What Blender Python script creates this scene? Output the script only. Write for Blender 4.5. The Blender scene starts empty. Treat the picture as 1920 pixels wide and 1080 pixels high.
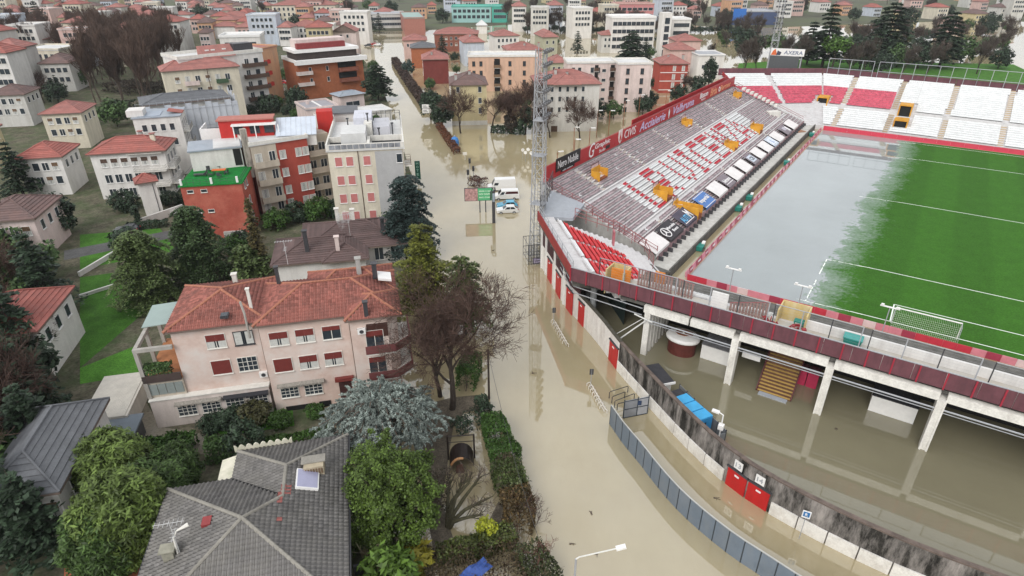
import bpy, math, random
from mathutils import Vector, Matrix, Euler
from math import radians as R, sin, cos, pi, atan2, hypot
random.seed(7)
sc = bpy.context.scene
C = sc.collection

# ---------------------------------------------------------------- camera
CAM_H = 42.6
FOC = 1160.0                       # focal length in photo pixels (1920 wide)
PITCH = R(28)
cd = bpy.data.cameras.new('camera'); cam = bpy.data.objects.new('camera', cd); C.objects.link(cam)
cd.sensor_width = 36; cd.lens = FOC/1920*36; cd.clip_start = .5; cd.clip_end = 6000
cam.location = (0, 0, CAM_H); cam.rotation_euler = (pi/2-PITCH, 0, 0)
sc.camera = cam
# ---------------------------------------------------------------- sky + sun (overcast)
SUN_EL, SUN_ROT = R(40), R(208)
w = bpy.data.worlds.new('World'); sc.world = w; w.use_nodes = True
nt = w.node_tree; bg = nt.nodes['Background']
sky = nt.nodes.new('ShaderNodeTexSky'); sky.sky_type = 'NISHITA'; sky.sun_disc = False
sky.sun_elevation = SUN_EL; sky.sun_rotation = SUN_ROT; sky.dust_density = 3; sky.air_density = 1.0
hs = nt.nodes.new('ShaderNodeHueSaturation'); hs.inputs['Saturation'].default_value = .16
nt.links.new(sky.outputs[0], hs.inputs['Color'])
ov = nt.nodes.new('ShaderNodeMix'); ov.data_type = 'RGBA'; ov.inputs[0].default_value = .72     # even cloud cover over the clear sky
ov.inputs[7].default_value = (6.6, 6.75, 7.0, 1); nt.links.new(hs.outputs[0], ov.inputs[6])
wtc = nt.nodes.new('ShaderNodeTexCoord'); cl_n = nt.nodes.new('ShaderNodeTexNoise'); cl_n.inputs['Scale'].default_value = 3.2; cl_n.inputs['Detail'].default_value = 5; cl_n.inputs['Roughness'].default_value = .55
nt.links.new(wtc.outputs['Generated'], cl_n.inputs['Vector']); cl_r = nt.nodes.new('ShaderNodeMapRange'); cl_r.inputs[1].default_value = .35; cl_r.inputs[2].default_value = .68; cl_r.inputs[3].default_value = .72; cl_r.inputs[4].default_value = 1.16
nt.links.new(cl_n.outputs['Fac'], cl_r.inputs[0]); cl_s = nt.nodes.new('ShaderNodeVectorMath'); cl_s.operation = 'SCALE'; nt.links.new(ov.outputs[2], cl_s.inputs[0]); nt.links.new(cl_r.outputs[0], cl_s.inputs['Scale']); nt.links.new(cl_s.outputs[0], bg.inputs['Color'])
bg.inputs['Strength'].default_value = .15
sl = bpy.data.lights.new('sun', 'SUN'); sun = bpy.data.objects.new('sun', sl); C.objects.link(sun)
sl.energy = 1.5; sl.angle = R(35); sl.color = (1, .97, .93)
sun.rotation_euler = (pi/2-SUN_EL, 0, pi-SUN_ROT)
sc.view_settings.view_transform = 'Standard'; sc.view_settings.look = 'None'
sc.view_settings.gamma = 1; sc.view_settings.use_curve_mapping = False
sc.view_settings.exposure = .36
sc.cycles.max_bounces = 5; sc.cycles.diffuse_bounces = 3; sc.cycles.glossy_bounces = 3
sc.cycles.transparent_max_bounces = 8; sc.cycles.caustics_reflective = False; sc.cycles.caustics_refractive = False
sc.cycles.use_denoising = True

# ---------------------------------------------------------------- helpers
def ray(x, y):
    u = (x-960)/FOC; v = (540-y)/FOC
    return u, cos(PITCH)+v*sin(PITCH), -sin(PITCH)+v*cos(PITCH)
def G(x, y, z=0.0):
    """point of the place seen at photo pixel (x, y) at height z"""
    r = ray(x, y); t = (z-CAM_H)/r[2]
    return Vector((r[0]*t, r[1]*t, z))
def HT(y, x0, y0):
    """height reached at pixel row y above the ground point seen at (x0, y0)"""
    Y = G(x0, y0).y; r = ray(x0, y); return CAM_H+r[2]*Y/r[1]
def frange(a, b, n): return [a+(b-a)*(i+.5)/n for i in range(n)]

class MB:
    def __init__(s): s.v = []; s.f = []; s.m = []; s.c = 0
    def poly(s, pts, mi=None):
        n = len(s.v); s.v += [tuple(p) for p in pts]; s.f.append(tuple(range(n, n+len(pts)))); s.m.append(s.c if mi is None else mi)
    def hexa(s, p):   # p: 8 points, bottom 4 ccw then top 4
        n = len(s.v); s.v += [tuple(q) for q in p]
        for f in ((3,2,1,0),(4,5,6,7),(0,1,5,4),(1,2,6,5),(2,3,7,6),(3,0,4,7)):
            s.f.append(tuple(n+i for i in f)); s.m.append(s.c)
    def box(s, x0, x1, y0, y1, z0, z1):
        s.hexa([(x0,y0,z0),(x1,y0,z0),(x1,y1,z0),(x0,y1,z0),(x0,y0,z1),(x1,y0,z1),(x1,y1,z1),(x0,y1,z1)])
    def cbox(s, c, sx, sy, sz, rz=0):
        ca, sa = cos(rz), sin(rz); P = []
        for dz in (-sz/2, sz/2):
            for dx, dy in ((-1,-1),(1,-1),(1,1),(-1,1)):
                x, y = dx*sx/2, dy*sy/2
                P.append((c[0]+x*ca-y*sa, c[1]+x*sa+y*ca, c[2]+dz))
        s.hexa(P)
    def beam(s, a, b, w, h, up=(0,0,1)):
        a, b = Vector(a), Vector(b); d = (b-a).normalized(); u = Vector(up)
        r = d.cross(u)
        if r.length < 1e-4: r = d.cross(Vector((1,0,0)))
        r.normalize(); u = r.cross(d)
        q = [(-w/2,-h/2),(w/2,-h/2),(w/2,h/2),(-w/2,h/2)]
        A = [a+r*x+u*y for x, y in q]; B = [b+r*x+u*y for x, y in q]
        n = len(s.v); s.v += [tuple(p) for p in A+B]
        for f in ((0,1,2,3),(7,6,5,4),(1,0,4,5),(2,1,5,6),(3,2,6,7),(0,3,7,4)):
            s.f.append(tuple(n+i for i in f)); s.m.append(s.c)
    def tube(s, pts, rad, n=6, cap=True):
        pts = [Vector(p) for p in pts]
        if not hasattr(rad, '__len__'): rad = [rad]*len(pts)
        base = len(s.v); ref = Vector((.31,.17,.93))
        for i, p in enumerate(pts):
            d = (pts[min(i+1, len(pts)-1)]-pts[max(i-1, 0)])
            d = d.normalized() if d.length > 1e-9 else Vector((0,0,1))
            r = d.cross(ref)
            if r.length < 1e-3: r = d.cross(Vector((1,0,0)))
            r.normalize(); u = r.cross(d)
            for k in range(n):
                a = 2*pi*k/n; s.v.append(tuple(p+(r*cos(a)+u*sin(a))*rad[i]))
        for i in range(len(pts)-1):
            for k in range(n):
                k2 = (k+1)%n
                s.f.append((base+i*n+k, base+i*n+k2, base+(i+1)*n+k2, base+(i+1)*n+k)); s.m.append(s.c)
        if cap:
            s.f.append(tuple(base+k for k in range(n-1,-1,-1))); s.m.append(s.c)
            s.f.append(tuple(base+(len(pts)-1)*n+k for k in range(n))); s.m.append(s.c)
    def prism(s, pts, z0, z1):
        """vertical extrusion of a 2D outline (ccw)"""
        n = len(pts)
        s.poly([(p[0],p[1],z1) for p in pts]); s.poly([(p[0],p[1],z0) for p in reversed(pts)])
        for i in range(n):
            p, q = pts[i], pts[(i+1)%n]
            s.poly([(p[0],p[1],z0),(q[0],q[1],z0),(q[0],q[1],z1),(p[0],p[1],z1)])
    def mesh(s, name, mats, smooth=False):
        me = bpy.data.meshes.new(name); me.from_pydata(s.v, [], s.f)
        if not isinstance(mats, (list, tuple)): mats = [mats]
        for m in mats: me.materials.append(m)
        if len(mats) > 1: me.polygons.foreach_set('material_index', s.m)
        if smooth: me.polygons.foreach_set('use_smooth', [True]*len(me.polygons))
        me.update(); return me

def link(name, data, parent=None, loc=(0,0,0), rz=0, mat4=None):
    o = bpy.data.objects.new(name, data); C.objects.link(o)
    if parent is not None: o.parent = parent
    if mat4 is not None: o.matrix_local = mat4
    else:
        o.location = loc
        if rz: o.rotation_euler = (0, 0, rz)
    return o
def part(name, mb, mats, parent, loc=(0,0,0), rz=0, smooth=False, stuff=False, label=None, mat4=None):
    me = mb.mesh(name, mats, smooth) if isinstance(mb, MB) else mb
    o = link(name, me, parent, loc, rz, mat4)
    if stuff: o['kind'] = 'stuff'
    if label: o['label'] = label
    return o
def tag(o, label, cat, group=None):
    o['label'] = label; o['category'] = cat
    if group: o['group'] = group
    return o
def thing(name, label, cat, loc=(0,0,0), rz=0, group=None):
    o = link(name, None, None, loc, rz); o.empty_display_size = .3
    return tag(o, label, cat, group)
def solid(name, label, cat, mb, mats, loc=(0,0,0), rz=0, group=None, smooth=False):
    return tag(part(name, mb, mats, None, loc, rz, smooth), label, cat, group)
def structure(name, mb, mats, smooth=False):
    o = part(name, mb, mats, None, smooth=smooth); o['kind'] = 'structure'; return o
def copy_tree(o, parent=None):
    c = o.copy(); C.objects.link(c)
    if parent is not None: c.parent = parent
    for ch in list(o.children): copy_tree(ch, c)
    return c

# ---------------------------------------------------------------- materials
_M = {}
def mat(name, col, rough=.75, var=.18, scale=1.5, spec=.3, dirt=None, dirt_amt=.5, dirt_scale=(1.2,1.2,.18), bump=0, bscale=20,
        island=0, metal=0, wave=None, fine=0):
    if name in _M: return _M[name]
    m = bpy.data.materials.new(name); m.use_nodes = True; t = m.node_tree; N = t.nodes; L = t.links
    b = N['Principled BSDF']; b.inputs['Roughness'].default_value = rough
    b.inputs['Specular IOR Level'].default_value = spec; b.inputs['Metallic'].default_value = metal
    g = N.new('ShaderNodeNewGeometry')
    no = N.new('ShaderNodeTexNoise'); no.inputs['Scale'].default_value = scale; no.inputs['Detail'].default_value = 6; no.inputs['Roughness'].default_value = .65
    L.new(g.outputs['Position'], no.inputs['Vector'])
    rp = N.new('ShaderNodeMapRange'); rp.inputs[1].default_value = .3; rp.inputs[2].default_value = .7
    rp.inputs[3].default_value = 1-var; rp.inputs[4].default_value = 1+var
    L.new(no.outputs['Fac'], rp.inputs[0])
    fac = rp.outputs[0]
    if island:
        ri = N.new('ShaderNodeMapRange'); ri.inputs[3].default_value = 1-island; ri.inputs[4].default_value = 1+island
        L.new(g.outputs['Random Per Island'], ri.inputs[0])
        mm = N.new('ShaderNodeMath'); mm.operation = 'MULTIPLY'; L.new(fac, mm.inputs[0]); L.new(ri.outputs[0], mm.inputs[1]); fac = mm.outputs[0]
    if fine:
        n2 = N.new('ShaderNodeTexNoise'); n2.inputs['Scale'].default_value = scale*9; n2.inputs['Detail'].default_value = 3
        L.new(g.outputs['Position'], n2.inputs['Vector'])
        r2 = N.new('ShaderNodeMapRange'); r2.inputs[1].default_value = .3; r2.inputs[2].default_value = .7; r2.inputs[3].default_value = 1-fine; r2.inputs[4].default_value = 1+fine
        L.new(n2.outputs['Fac'], r2.inputs[0])
        mm = N.new('ShaderNodeMath'); mm.operation = 'MULTIPLY'; L.new(fac, mm.inputs[0]); L.new(r2.outputs[0], mm.inputs[1]); fac = mm.outputs[0]
    vm = N.new('ShaderNodeVectorMath'); vm.operation = 'SCALE'; vm.inputs[0].default_value = col[:3]
    L.new(fac, vm.inputs['Scale']); out = vm.outputs[0]
    if dirt:
        mp = N.new('ShaderNodeMapping'); mp.inputs['Scale'].default_value = dirt_scale
        L.new(g.outputs['Position'], mp.inputs['Vector'])
        n3 = N.new('ShaderNodeTexNoise'); n3.inputs['Scale'].default_value = 1; n3.inputs['Detail'].default_value = 7; n3.inputs['Roughness'].default_value = .7
        L.new(mp.outputs[0], n3.inputs['Vector'])
        r3 = N.new('ShaderNodeMapRange'); r3.inputs[1].default_value = .42; r3.inputs[2].default_value = .68; r3.inputs[4].default_value = dirt_amt
        L.new(n3.outputs['Fac'], r3.inputs[0])
        mx = N.new('ShaderNodeMix'); mx.data_type = 'RGBA'; L.new(r3.outputs[0], mx.inputs[0]); L.new(out, mx.inputs[6]); mx.inputs[7].default_value = (*dirt, 1)
        out = mx.outputs[2]
    L.new(out, b.inputs['Base Color'])
    if bump:
        n4 = N.new('ShaderNodeTexNoise'); n4.inputs['Scale'].default_value = bscale; n4.inputs['Detail'].default_value = 4
        L.new(g.outputs['Position'], n4.inputs['Vector'])
        bp = N.new('ShaderNodeBump'); bp.inputs['Strength'].default_value = bump; bp.inputs['Distance'].default_value = .03
        L.new(n4.outputs['Fac'], bp.inputs['Height']); L.new(bp.outputs[0], b.inputs['Normal'])
    _M[name] = m; return m
def plaster(name, col, dirt=(.22,.19,.16), amt=.35): return mat(name, col, .85, .07, .5, .2, dirt, amt, (.7,.7,.12), fine=.04)
def leafm(name, col, isl=.55, var=.45, scale=.5): return mat(name, col, .55, var, scale, .25, island=isl)
def water(name, col, ior=1.5, rough=.03, bump=.06, bscale=.8, spec=.5, silt=None, amt=.4):
    m = mat(name, col, rough, .10, .06, spec, silt, amt, (.10,.035,.1))
    b = m.node_tree.nodes['Principled BSDF']; b.inputs['IOR'].default_value = ior
    N = m.node_tree.nodes; L = m.node_tree.links; g = N.new('ShaderNodeNewGeometry')
    n4 = N.new('ShaderNodeTexNoise'); n4.inputs['Scale'].default_value = bscale; n4.inputs['Detail'].default_value = 3
    L.new(g.outputs['Position'], n4.inputs['Vector'])
    bp = N.new('ShaderNodeBump'); bp.inputs['Strength'].default_value = bump; bp.inputs['Distance'].default_value = .05
    L.new(n4.outputs['Fac'], bp.inputs['Height']); L.new(bp.outputs[0], b.inputs['Normal'])
    return m

white = mat('white_paint', (.75,.74,.72), .5, .06)
offwhite = mat('off_white', (.68,.66,.61), .7, .08, dirt=(.3,.28,.25), dirt_amt=.3)
glass = mat('window_glass', (.035,.045,.055), .08, .4, .6, .6)
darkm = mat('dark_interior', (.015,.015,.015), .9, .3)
curtain = mat('curtain', (.5,.5,.47), .8, .15, 4)
concrete = mat('concrete', (.40,.39,.37), .85, .15, .8, .2, (.16,.15,.13), .5, fine=.08)
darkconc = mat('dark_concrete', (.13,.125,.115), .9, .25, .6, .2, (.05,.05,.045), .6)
steel = mat('grey_steel', (.33,.34,.36), .45, .12, 2, .5)
darksteel = mat('dark_steel', (.05,.05,.055), .5, .2, 2, .4)
stripwood = mat('brown_wood', (.16,.10,.06), .7, .25, 3)

# ---------------------------------------------------------------- text
_T = {}
def text_mesh(s, w, h, m, shear=0.0, ex=.01, bold=0.0):
    """flat lettering w metres wide and h high, standing in the xz plane, facing -y, lower left at the origin"""
    cu = bpy.data.curves.new('lettering', 'FONT'); cu.body = s; cu.extrude = ex; cu.shear = shear; cu.offset = bold; cu.resolution_u = 2
    o = bpy.data.objects.new('lettering', cu); C.objects.link(o)
    dg = bpy.context.evaluated_depsgraph_get(); dg.update()
    me = bpy.data.meshes.new_from_object(o.evaluated_get(dg)); bpy.data.objects.remove(o); bpy.data.curves.remove(cu)
    xs = [v.co.x for v in me.vertices]; ys = [v.co.y for v in me.vertices]
    x0, x1, y0, y1 = min(xs), max(xs), min(ys), max(ys)
    for v in me.vertices:
        c = v.co; v.co = ((c.x-x0)/(x1-x0)*w, -c.z, (c.y-y0)/(y1-y0)*h)
    me.materials.clear(); me.materials.append(m); me.name = 'lettering'; return me
# ================================================================ setting: ground, flood water, dry land
PHI = R(33.8); SO = Vector((26.35, 83.39, 0)); SRZ = pi/2-PHI      # stadium frame: x along the pitch, y away from it
SM = Matrix.Translation(SO) @ Matrix.Rotation(SRZ, 4, 'Z'); SMI = SM.inverted()
def SW(x, y, z=0): return SM @ Vector((x, y, z))
def SL(px, py, z=0): return SMI @ G(px, py, z)
def sthing(name, label, cat, loc=(0,0,0), rz=0, group=None): return thing(name, label, cat, SW(*loc), SRZ+rz, group)

mud = mat('muddy_ground', (.10,.085,.06), .9, .4, .35, .1, fine=.3)
mb = MB(); mb.poly([(-2500,-200,-.9),(2500,-200,-.9),(2500,5000,-.9),(-2500,5000,-.9)]); structure('ground', mb, mud)
w_flood = water('flood_water', (.37,.315,.195), 2.35, .02, .03, .7, .5, (.30,.235,.125), .45)
mb = MB(); mb.poly([(-2400,-150,0),(2400,-150,0),(2400,520,0),(-2400,520,0)]); structure('flood_water', mb, w_flood)
land = mat('garden_soil', (.115,.105,.075), .95, .45, .4, .1, dirt=(.05,.085,.03), dirt_amt=.8, dirt_scale=(.25,.25,.25), fine=.35)
edge = [(690,1500),(690,1080),(662,1000),(636,880),(626,800),(600,760),(640,735),(700,700),(752,640),(750,560),(765,480),(752,400),(772,330),(738,225),(712,150),(672,100),(660,84),(560,70)]
pts = [G(x, y) for x, y in edge]
pts = [(p.x, p.y) for p in pts]+[(-160,480),(-900,480),(-900,-100),(-10,-100)]
mb = MB(); mb.prism(pts, -.9, .14); structure('dry_land', mb, land)
far = mat('far_land', (.12,.12,.09), .95, .5, .02, .1, dirt=(.07,.10,.035), dirt_amt=.8, dirt_scale=(.02,.02,.02))
mb = MB(); mb.prism([(-2400,460),(-180,420),(-60,452),(60,540),(160,465),(330,520),(2400,480),(2400,4900),(-2400,4900)], -.85, .2); structure('far_land', mb, far)
far_hill = mat('far_hills', (.075,.085,.075), .95, .3, .01, .1)
mb = MB()
rr = random.Random(3); prev = None
for i in range(61):
    x = -3000+100*i; h = 60+70*abs(sin(i*.35))+rr.uniform(0,45)
    cur = ((x,3300,0),(x,3700,h),(x,4400,h*.7))
    if prev:
        mb.poly([prev[0],cur[0],cur[1],prev[1]]); mb.poly([prev[1],cur[1],cur[2],prev[2]])
    prev = cur
structure('hills', mb, far_hill)
grass_m = mat('lawn_grass', (.055,.15,.02), .9, .25, .6, .15, island=.3, fine=.3)
lawn = [[(150,440),(300,428),(330,470),(150,505)], [(150,520),(262,505),(300,560),(150,690)], [(376,792),(470,765),(548,762),(552,798),(420,818)], [(150,690),(250,650),(268,700),(150,720)]]
mb = MB()
for L_ in lawn: mb.poly([(G(x,y,.16).x, G(x,y,.16).y, .16) for x, y in reversed(L_)])
structure('lawn', mb, grass_m)
path_m = mat('garden_path', (.30,.27,.22), .95, .25, .5, .1, dirt=(.09,.085,.05), dirt_amt=.7, dirt_scale=(.5,.5,.5), fine=.2)
mb = MB(); P = [(150,860),(268,742),(300,800),(372,812),(470,838),(640,800),(640,812),(470,862),(300,842),(215,900)]
mb.poly([(G(x,y,.165).x, G(x,y,.165).y, .165) for x, y in reversed(P)]); structure('gravel_path', mb, path_m)
asph = mat('asphalt', (.10,.10,.10), .9, .2, .5, .15, fine=.15)
mb = MB(); mb.poly([(G(x,y,.165).x, G(x,y,.165).y, .165) for x, y in reversed([(120,470),(330,430),(345,395),(352,396),(352,440),(120,488)])]); structure('driveway', mb, asph)

# ---------------------------------------------------------------- pitch, half under water
def shore(x):
    T = [(-6,-16.2),(3,-16.3),(11.6,-17.2),(15.3,-15.9),(23.3,-17.0),(30,-17.2),(37.8,-17.9),(48.8,-16.8),(63.4,-18.3),(80,-18.9),(115,-19.4)]
    for (a, ya), (b, yb) in zip(T, T[1:]):
        if a <= x <= b: return ya+(yb-ya)*(x-a)/(b-a)
    return -18
from mathutils import noise as mn
def turf_z(x, y):
    d = shore(x)-y
    n = mn.noise((x*.22, y*.22, 3.1))*1.1+mn.noise((x*1.1, y*.6, 7.7))*.9+mn.noise((x*3.7,y*1.3,1.7))*1.0+mn.noise((x*9.1,y*4.3,5.7))*1.3
    return max(-.3, min(.17, .024*(d+n*1.15)))
pit = mat('pitch_turf', (.039,.122,.014), .9, .10, .5, .1, fine=.22)
nt_ = pit.node_tree; bs = nt_.nodes['Principled BSDF']; src = bs.inputs['Base Color'].links[0].from_socket
tc = nt_.nodes.new('ShaderNodeTexCoord'); sx = nt_.nodes.new('ShaderNodeSeparateXYZ'); nt_.links.new(tc.outputs['Object'], sx.inputs[0])
m1 = nt_.nodes.new('ShaderNodeMath'); m1.operation = 'MULTIPLY'; m1.inputs[1].default_value = pi/5.5; nt_.links.new(sx.outputs[1], m1.inputs[0])
m2 = nt_.nodes.new('ShaderNodeMath'); m2.operation = 'SINE'; nt_.links.new(m1.outputs[0], m2.inputs[0])
m3 = nt_.nodes.new('ShaderNodeMapRange'); m3.inputs[1].default_value = -.25; m3.inputs[2].default_value = .25; m3.inputs[3].default_value = .93; m3.inputs[4].default_value = 1.05; nt_.links.new(m2.outputs[0], m3.inputs[0])
vs = nt_.nodes.new('ShaderNodeVectorMath'); vs.operation = 'SCALE'; nt_.links.new(src, vs.inputs[0]); nt_.links.new(m3.outputs[0], vs.inputs['Scale']); gp_ = nt_.nodes.new('ShaderNodeNewGeometry'); sz_ = nt_.nodes.new('ShaderNodeSeparateXYZ'); nt_.links.new(gp_.outputs['Position'], sz_.inputs[0])
wn = nt_.nodes.new('ShaderNodeTexNoise'); wn.inputs['Scale'].default_value = 1.6; wn.inputs['Detail'].default_value = 8; wn.inputs['Roughness'].default_value = .75; nt_.links.new(gp_.outputs['Position'], wn.inputs['Vector'])
wa = nt_.nodes.new('ShaderNodeMath'); wa.operation = 'MULTIPLY_ADD'; wa.inputs[1].default_value = .16; nt_.links.new(wn.outputs['Fac'], wa.inputs[0]); nt_.links.new(sz_.outputs[2], wa.inputs[2])
wr = nt_.nodes.new('ShaderNodeMapRange'); wr.inputs[1].default_value = .085; wr.inputs[2].default_value = .20; wr.inputs[3].default_value = .85; wr.inputs[4].default_value = 0; nt_.links.new(wa.outputs[0], wr.inputs[0])
wm = nt_.nodes.new('ShaderNodeMix'); wm.data_type = 'RGBA'; wm.inputs[7].default_value = (.27,.33,.29,1); nt_.links.new(wr.outputs[0], wm.inputs[0]); nt_.links.new(vs.outputs[0], wm.inputs[6]); nt_.links.new(wm.outputs[2], bs.inputs['Base Color'])   # silt left on the soaked grass
mb = MB(); nx, ny = 340, 170
X = [-.2+109.5*i/nx for i in range(nx+1)]; Yv = [-9-.13*j for j in range(131)]+[-26-55*j/40 for j in range(1,41)]
for x in X:
    for y in Yv: mb.v.append((x, y, turf_z(x, y)))
for i in range(nx):
    for j in range(ny):
        a = i*(ny+1)+j; mb.f.append((a, a+1, a+ny+2, a+ny+1)); mb.m.append(0)
o = structure('pitch', mb, pit); o.location = SO; o.rotation_euler.z = SRZ
w_pitch = water('pitch_water', (.25,.285,.285), 2.7, .02, .02, .35)
mb = MB(); mb.poly([(-.3,-80,.006),(110.2,-80,.006),(110.2,-.15,.006),(-.3,-.15,.006)]); o = structure('pitch_water', mb, w_pitch); o.location = SO; o.rotation_euler.z = SRZ
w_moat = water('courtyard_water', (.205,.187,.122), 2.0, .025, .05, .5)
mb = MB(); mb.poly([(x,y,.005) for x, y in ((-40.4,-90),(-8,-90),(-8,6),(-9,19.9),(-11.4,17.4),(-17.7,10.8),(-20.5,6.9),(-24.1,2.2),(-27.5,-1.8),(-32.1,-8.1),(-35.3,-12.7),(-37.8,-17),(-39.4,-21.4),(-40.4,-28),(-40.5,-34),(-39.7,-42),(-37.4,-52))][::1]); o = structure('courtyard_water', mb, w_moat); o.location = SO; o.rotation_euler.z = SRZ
line_m = mat('pitch_line_paint', (.8,.85,.78), .8, .1, 2)
mb = MB()
def pline(x0, y0, x1, y1):
    n = max(2, int(hypot(x1-x0, y1-y0)/.6)); dx, dy = x1-x0, y1-y0; l = hypot(dx, dy); px, py = -dy/l*.08, dx/l*.08
    for i in range(n):
        a, b = i/n, (i+1)/n; q = []
        for t, s in ((a,1),(a,-1),(b,-1),(b,1)):
            x, y = x0+dx*t+px*s, y0+dy*t+py*s; q.append((x, y, max(turf_z(x, y),turf_z(x0+dx*t,y0+dy*t))+.012))
        if min(k[2] for k in q) > -.02: mb.poly(q)
g0, g1 = 2.4, 107.4
pline(g0,-10,g0,-70); pline(g0+16.5,-16.5,g0+16.5,-56.8); pline(g0,-16.5,g0+16.5,-16.5); pline(g0+52.5,-9,g0+52.5,-70); pline(g1-16.5,-16.5,g1-16.5,-56.8); pline(g1,-10,g1,-70); pline(g1-16.5,-16.5,g1,-16.5); pline(g0,-27,g0+5.5,-27); pline(g0+5.5,-27,g0+5.5,-46)
o = structure('pitch_markings', mb, line_m); o.location = SO; o.rotation_euler.z = SRZ

# ================================================================ stadium
seat_mauve = mat('mauve_seat', (.355,.285,.30), .55, .2, 1.2, .4, island=.35)
seat_white = mat('white_seat', (.70,.71,.71), .5, .06, .5, .4, island=.05)
seat_red = mat('red_seat', (.50,.035,.055), .5, .12, 1.2, .4, island=.2)
seat_pink = mat('faded_red_seat', (.55,.115,.165), .5, .12, 1.2, .4, island=.2)
step_m = mat('terrace_concrete', (.63,.62,.62), .85, .10, .8, .2, (.30,.28,.28), .5, (.8,.8,.8), fine=.1)
hoard_red = mat('red_hoarding', (.38,.018,.022), .5, .12, .25, .4)
maroon = mat('maroon_panel', (.145,.055,.068), .55, .22, .7, .4, (.06,.03,.035), .5)
redpaint = mat('red_paint', (.42,.02,.02), .5, .12, .8, .4)
amber = mat('amber_vomitory', (.60,.30,.03), .6, .18, 1, .3, (.35,.10,.03), .4, (.8,.8,.5))
rust_in = mat('rusty_floor', (.22,.07,.03), .8, .3, 1)
pinkrail = mat('rusty_pink_rail', (.27,.10,.10), .5, .15, 2, .4)
conc_w = mat('pale_beam_concrete', (.74,.72,.67), .85, .10, .6, .2, (.3,.27,.24), .35, (1.2,1.2,.6), fine=.1)

def seat(mb, x, y, z, face, w=.41, k=1.0):
    """one seat with a low back; (face) unit vector towards the pitch"""
    fx, fy = face; a = atan2(fy, fx)-pi/2*0
    mb.cbox((x, y, z+.28), .40*k, w, .09, a)
    mb.cbox((x-fx*.22*k, y-fy*.22*k, z+.42), .07, w, .30*k, a)

ST = sthing('stadium_stand', 'long sloping grandstand of mauve seats with big red letters on white seats', 'grandstand')
TR, RI = .855, .36
rows = []      # (y front, z, kind)
y, z = 5.3, 2.0
for i in range(5): rows.append((y, z, 'low')); y += TR; z += RI
y += 1.05
for i in range(9): rows.append((y, z, 'mid')); y += TR; z += RI
y += 1.15
for i in range(7): rows.append((y, z, 'top')); y += TR; z += RI
YT, ZT = y, z
XA, XB = 1.0, 108.6
for i, (yy, zz, k) in enumerate(rows):
    y1 = rows[i+1][0] if i+1 < len(rows) else YT+1.0
    mb = MB(); mb.box(XA, XB, yy, y1-.002, zz-.9, zz); part('terrace_step', mb, step_m, ST)
FONT = {'L':['1....']*6+['11111'],'R':['1111.','1...1','1...1','1111.','1.1..','1..1.','1...1'],'V':['1...1','1...1','1...1','1...1','1...1','.1.1.','..1..'],
 'I':['.111.','..1..','..1..','..1..','..1..','..1..','.111.'],'C':['.1111','1....','1....','1....','1....','1....','.1111'],'E':['11111','1....','1....','1111.','1....','1....','11111'],
 'N':['1...1','11..1','11..1','1.1.1','1..11','1..11','1...1'],'Z':['11111','....1','...1.','..1..','.1...','1....','11111'],'A':['..1..','.1.1.','.1.1.','1...1','11111','1...1','1...1']}
LX0, LX1 = 15.5, 79.0; txt = 'LR VICENZA'; cells = {}
cx = 0
for ch in txt:
    if ch == ' ': cx += 2; continue
    for r9 in range(9):
        for c_, q in enumerate(FONT[ch][(r9*7)//9]):
            if q == '1': cells[(cx+c_, 8-r9)] = 1
    cx += 6
NC = cx-1; cw = (LX1-LX0)/NC
vom = [(13.9,22.1,3.0,1.6),(20.6,12.4,2.6,2.6),(20.0,7.3,1.9,4.6),(60.0,22.6,2.6,1.6),(61.2,12.0,2.6,2.4),(81.8,11.6,2.6,2.4),(100.2,22.4,2.4,1.6)]
def in_vom(x, y):
    return any(abs(x-a) < w/2+.15 and -h/2-.2 < y-b < h/2+.2 for a, b, w, h in vom)
sm, sw_, sr = MB(), MB(), MB(); rs = random.Random(5)
gang = [(11.0,.6),(28.5,.6),(46,.6),(63.5,.6),(81,.6),(98,.6)]
mid_i = 0
for (yy, zz, k) in rows:
    n = int((XB-XA-.6)/.47)
    for j in range(n):
        x = XA+.5+j*.47
        if any(abs(x-gx) < gw for gx, gw in gang) and k != 'mid': continue
        if in_vom(x, yy+.45): continue
        if k == 'low' and yy < 7.2 and False: continue
        t = sm
        if k == 'mid' and LX0-2.5 < x < LX1+7:
            c_ = int((x-LX0)//cw); t = sr if (c_, mid_i) in cells and LX0 <= x < LX1 else sw_
        elif k != 'mid' and rs.random() < .012: t = sw_
        seat(t, x, yy+.5, zz, (0,-1))
    if k == 'mid': mid_i += 1
part('mauve_seats', sm, seat_mauve, ST, stuff=True); part('white_seats', sw_, seat_white, ST, stuff=True); part('red_seats', sr, seat_red, ST, stuff=True)
# pale nosing strips of every row
nose = mat('pale_nosing', (.72,.70,.69), .7, .1, 2)
for (yy, zz, k) in rows:
    mb = MB(); mb.box(XA, XB, yy-.06, yy+.14, zz-.06, zz+.035); part('nosing', mb, nose, ST)
# crush barriers and steps in the gangways
for gx, gw in gang:
    mb = MB(); mb.box(gx-.5, gx+.5, .15, .5, 0, .17); gme = mb.mesh('gangway_step', mat('gangway_concrete', (.47,.42,.37), .9, .15))
    for (yy, zz, k) in rows:
        if k != 'mid': link('gangway_step', gme, ST, (0, yy, zz))
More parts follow.
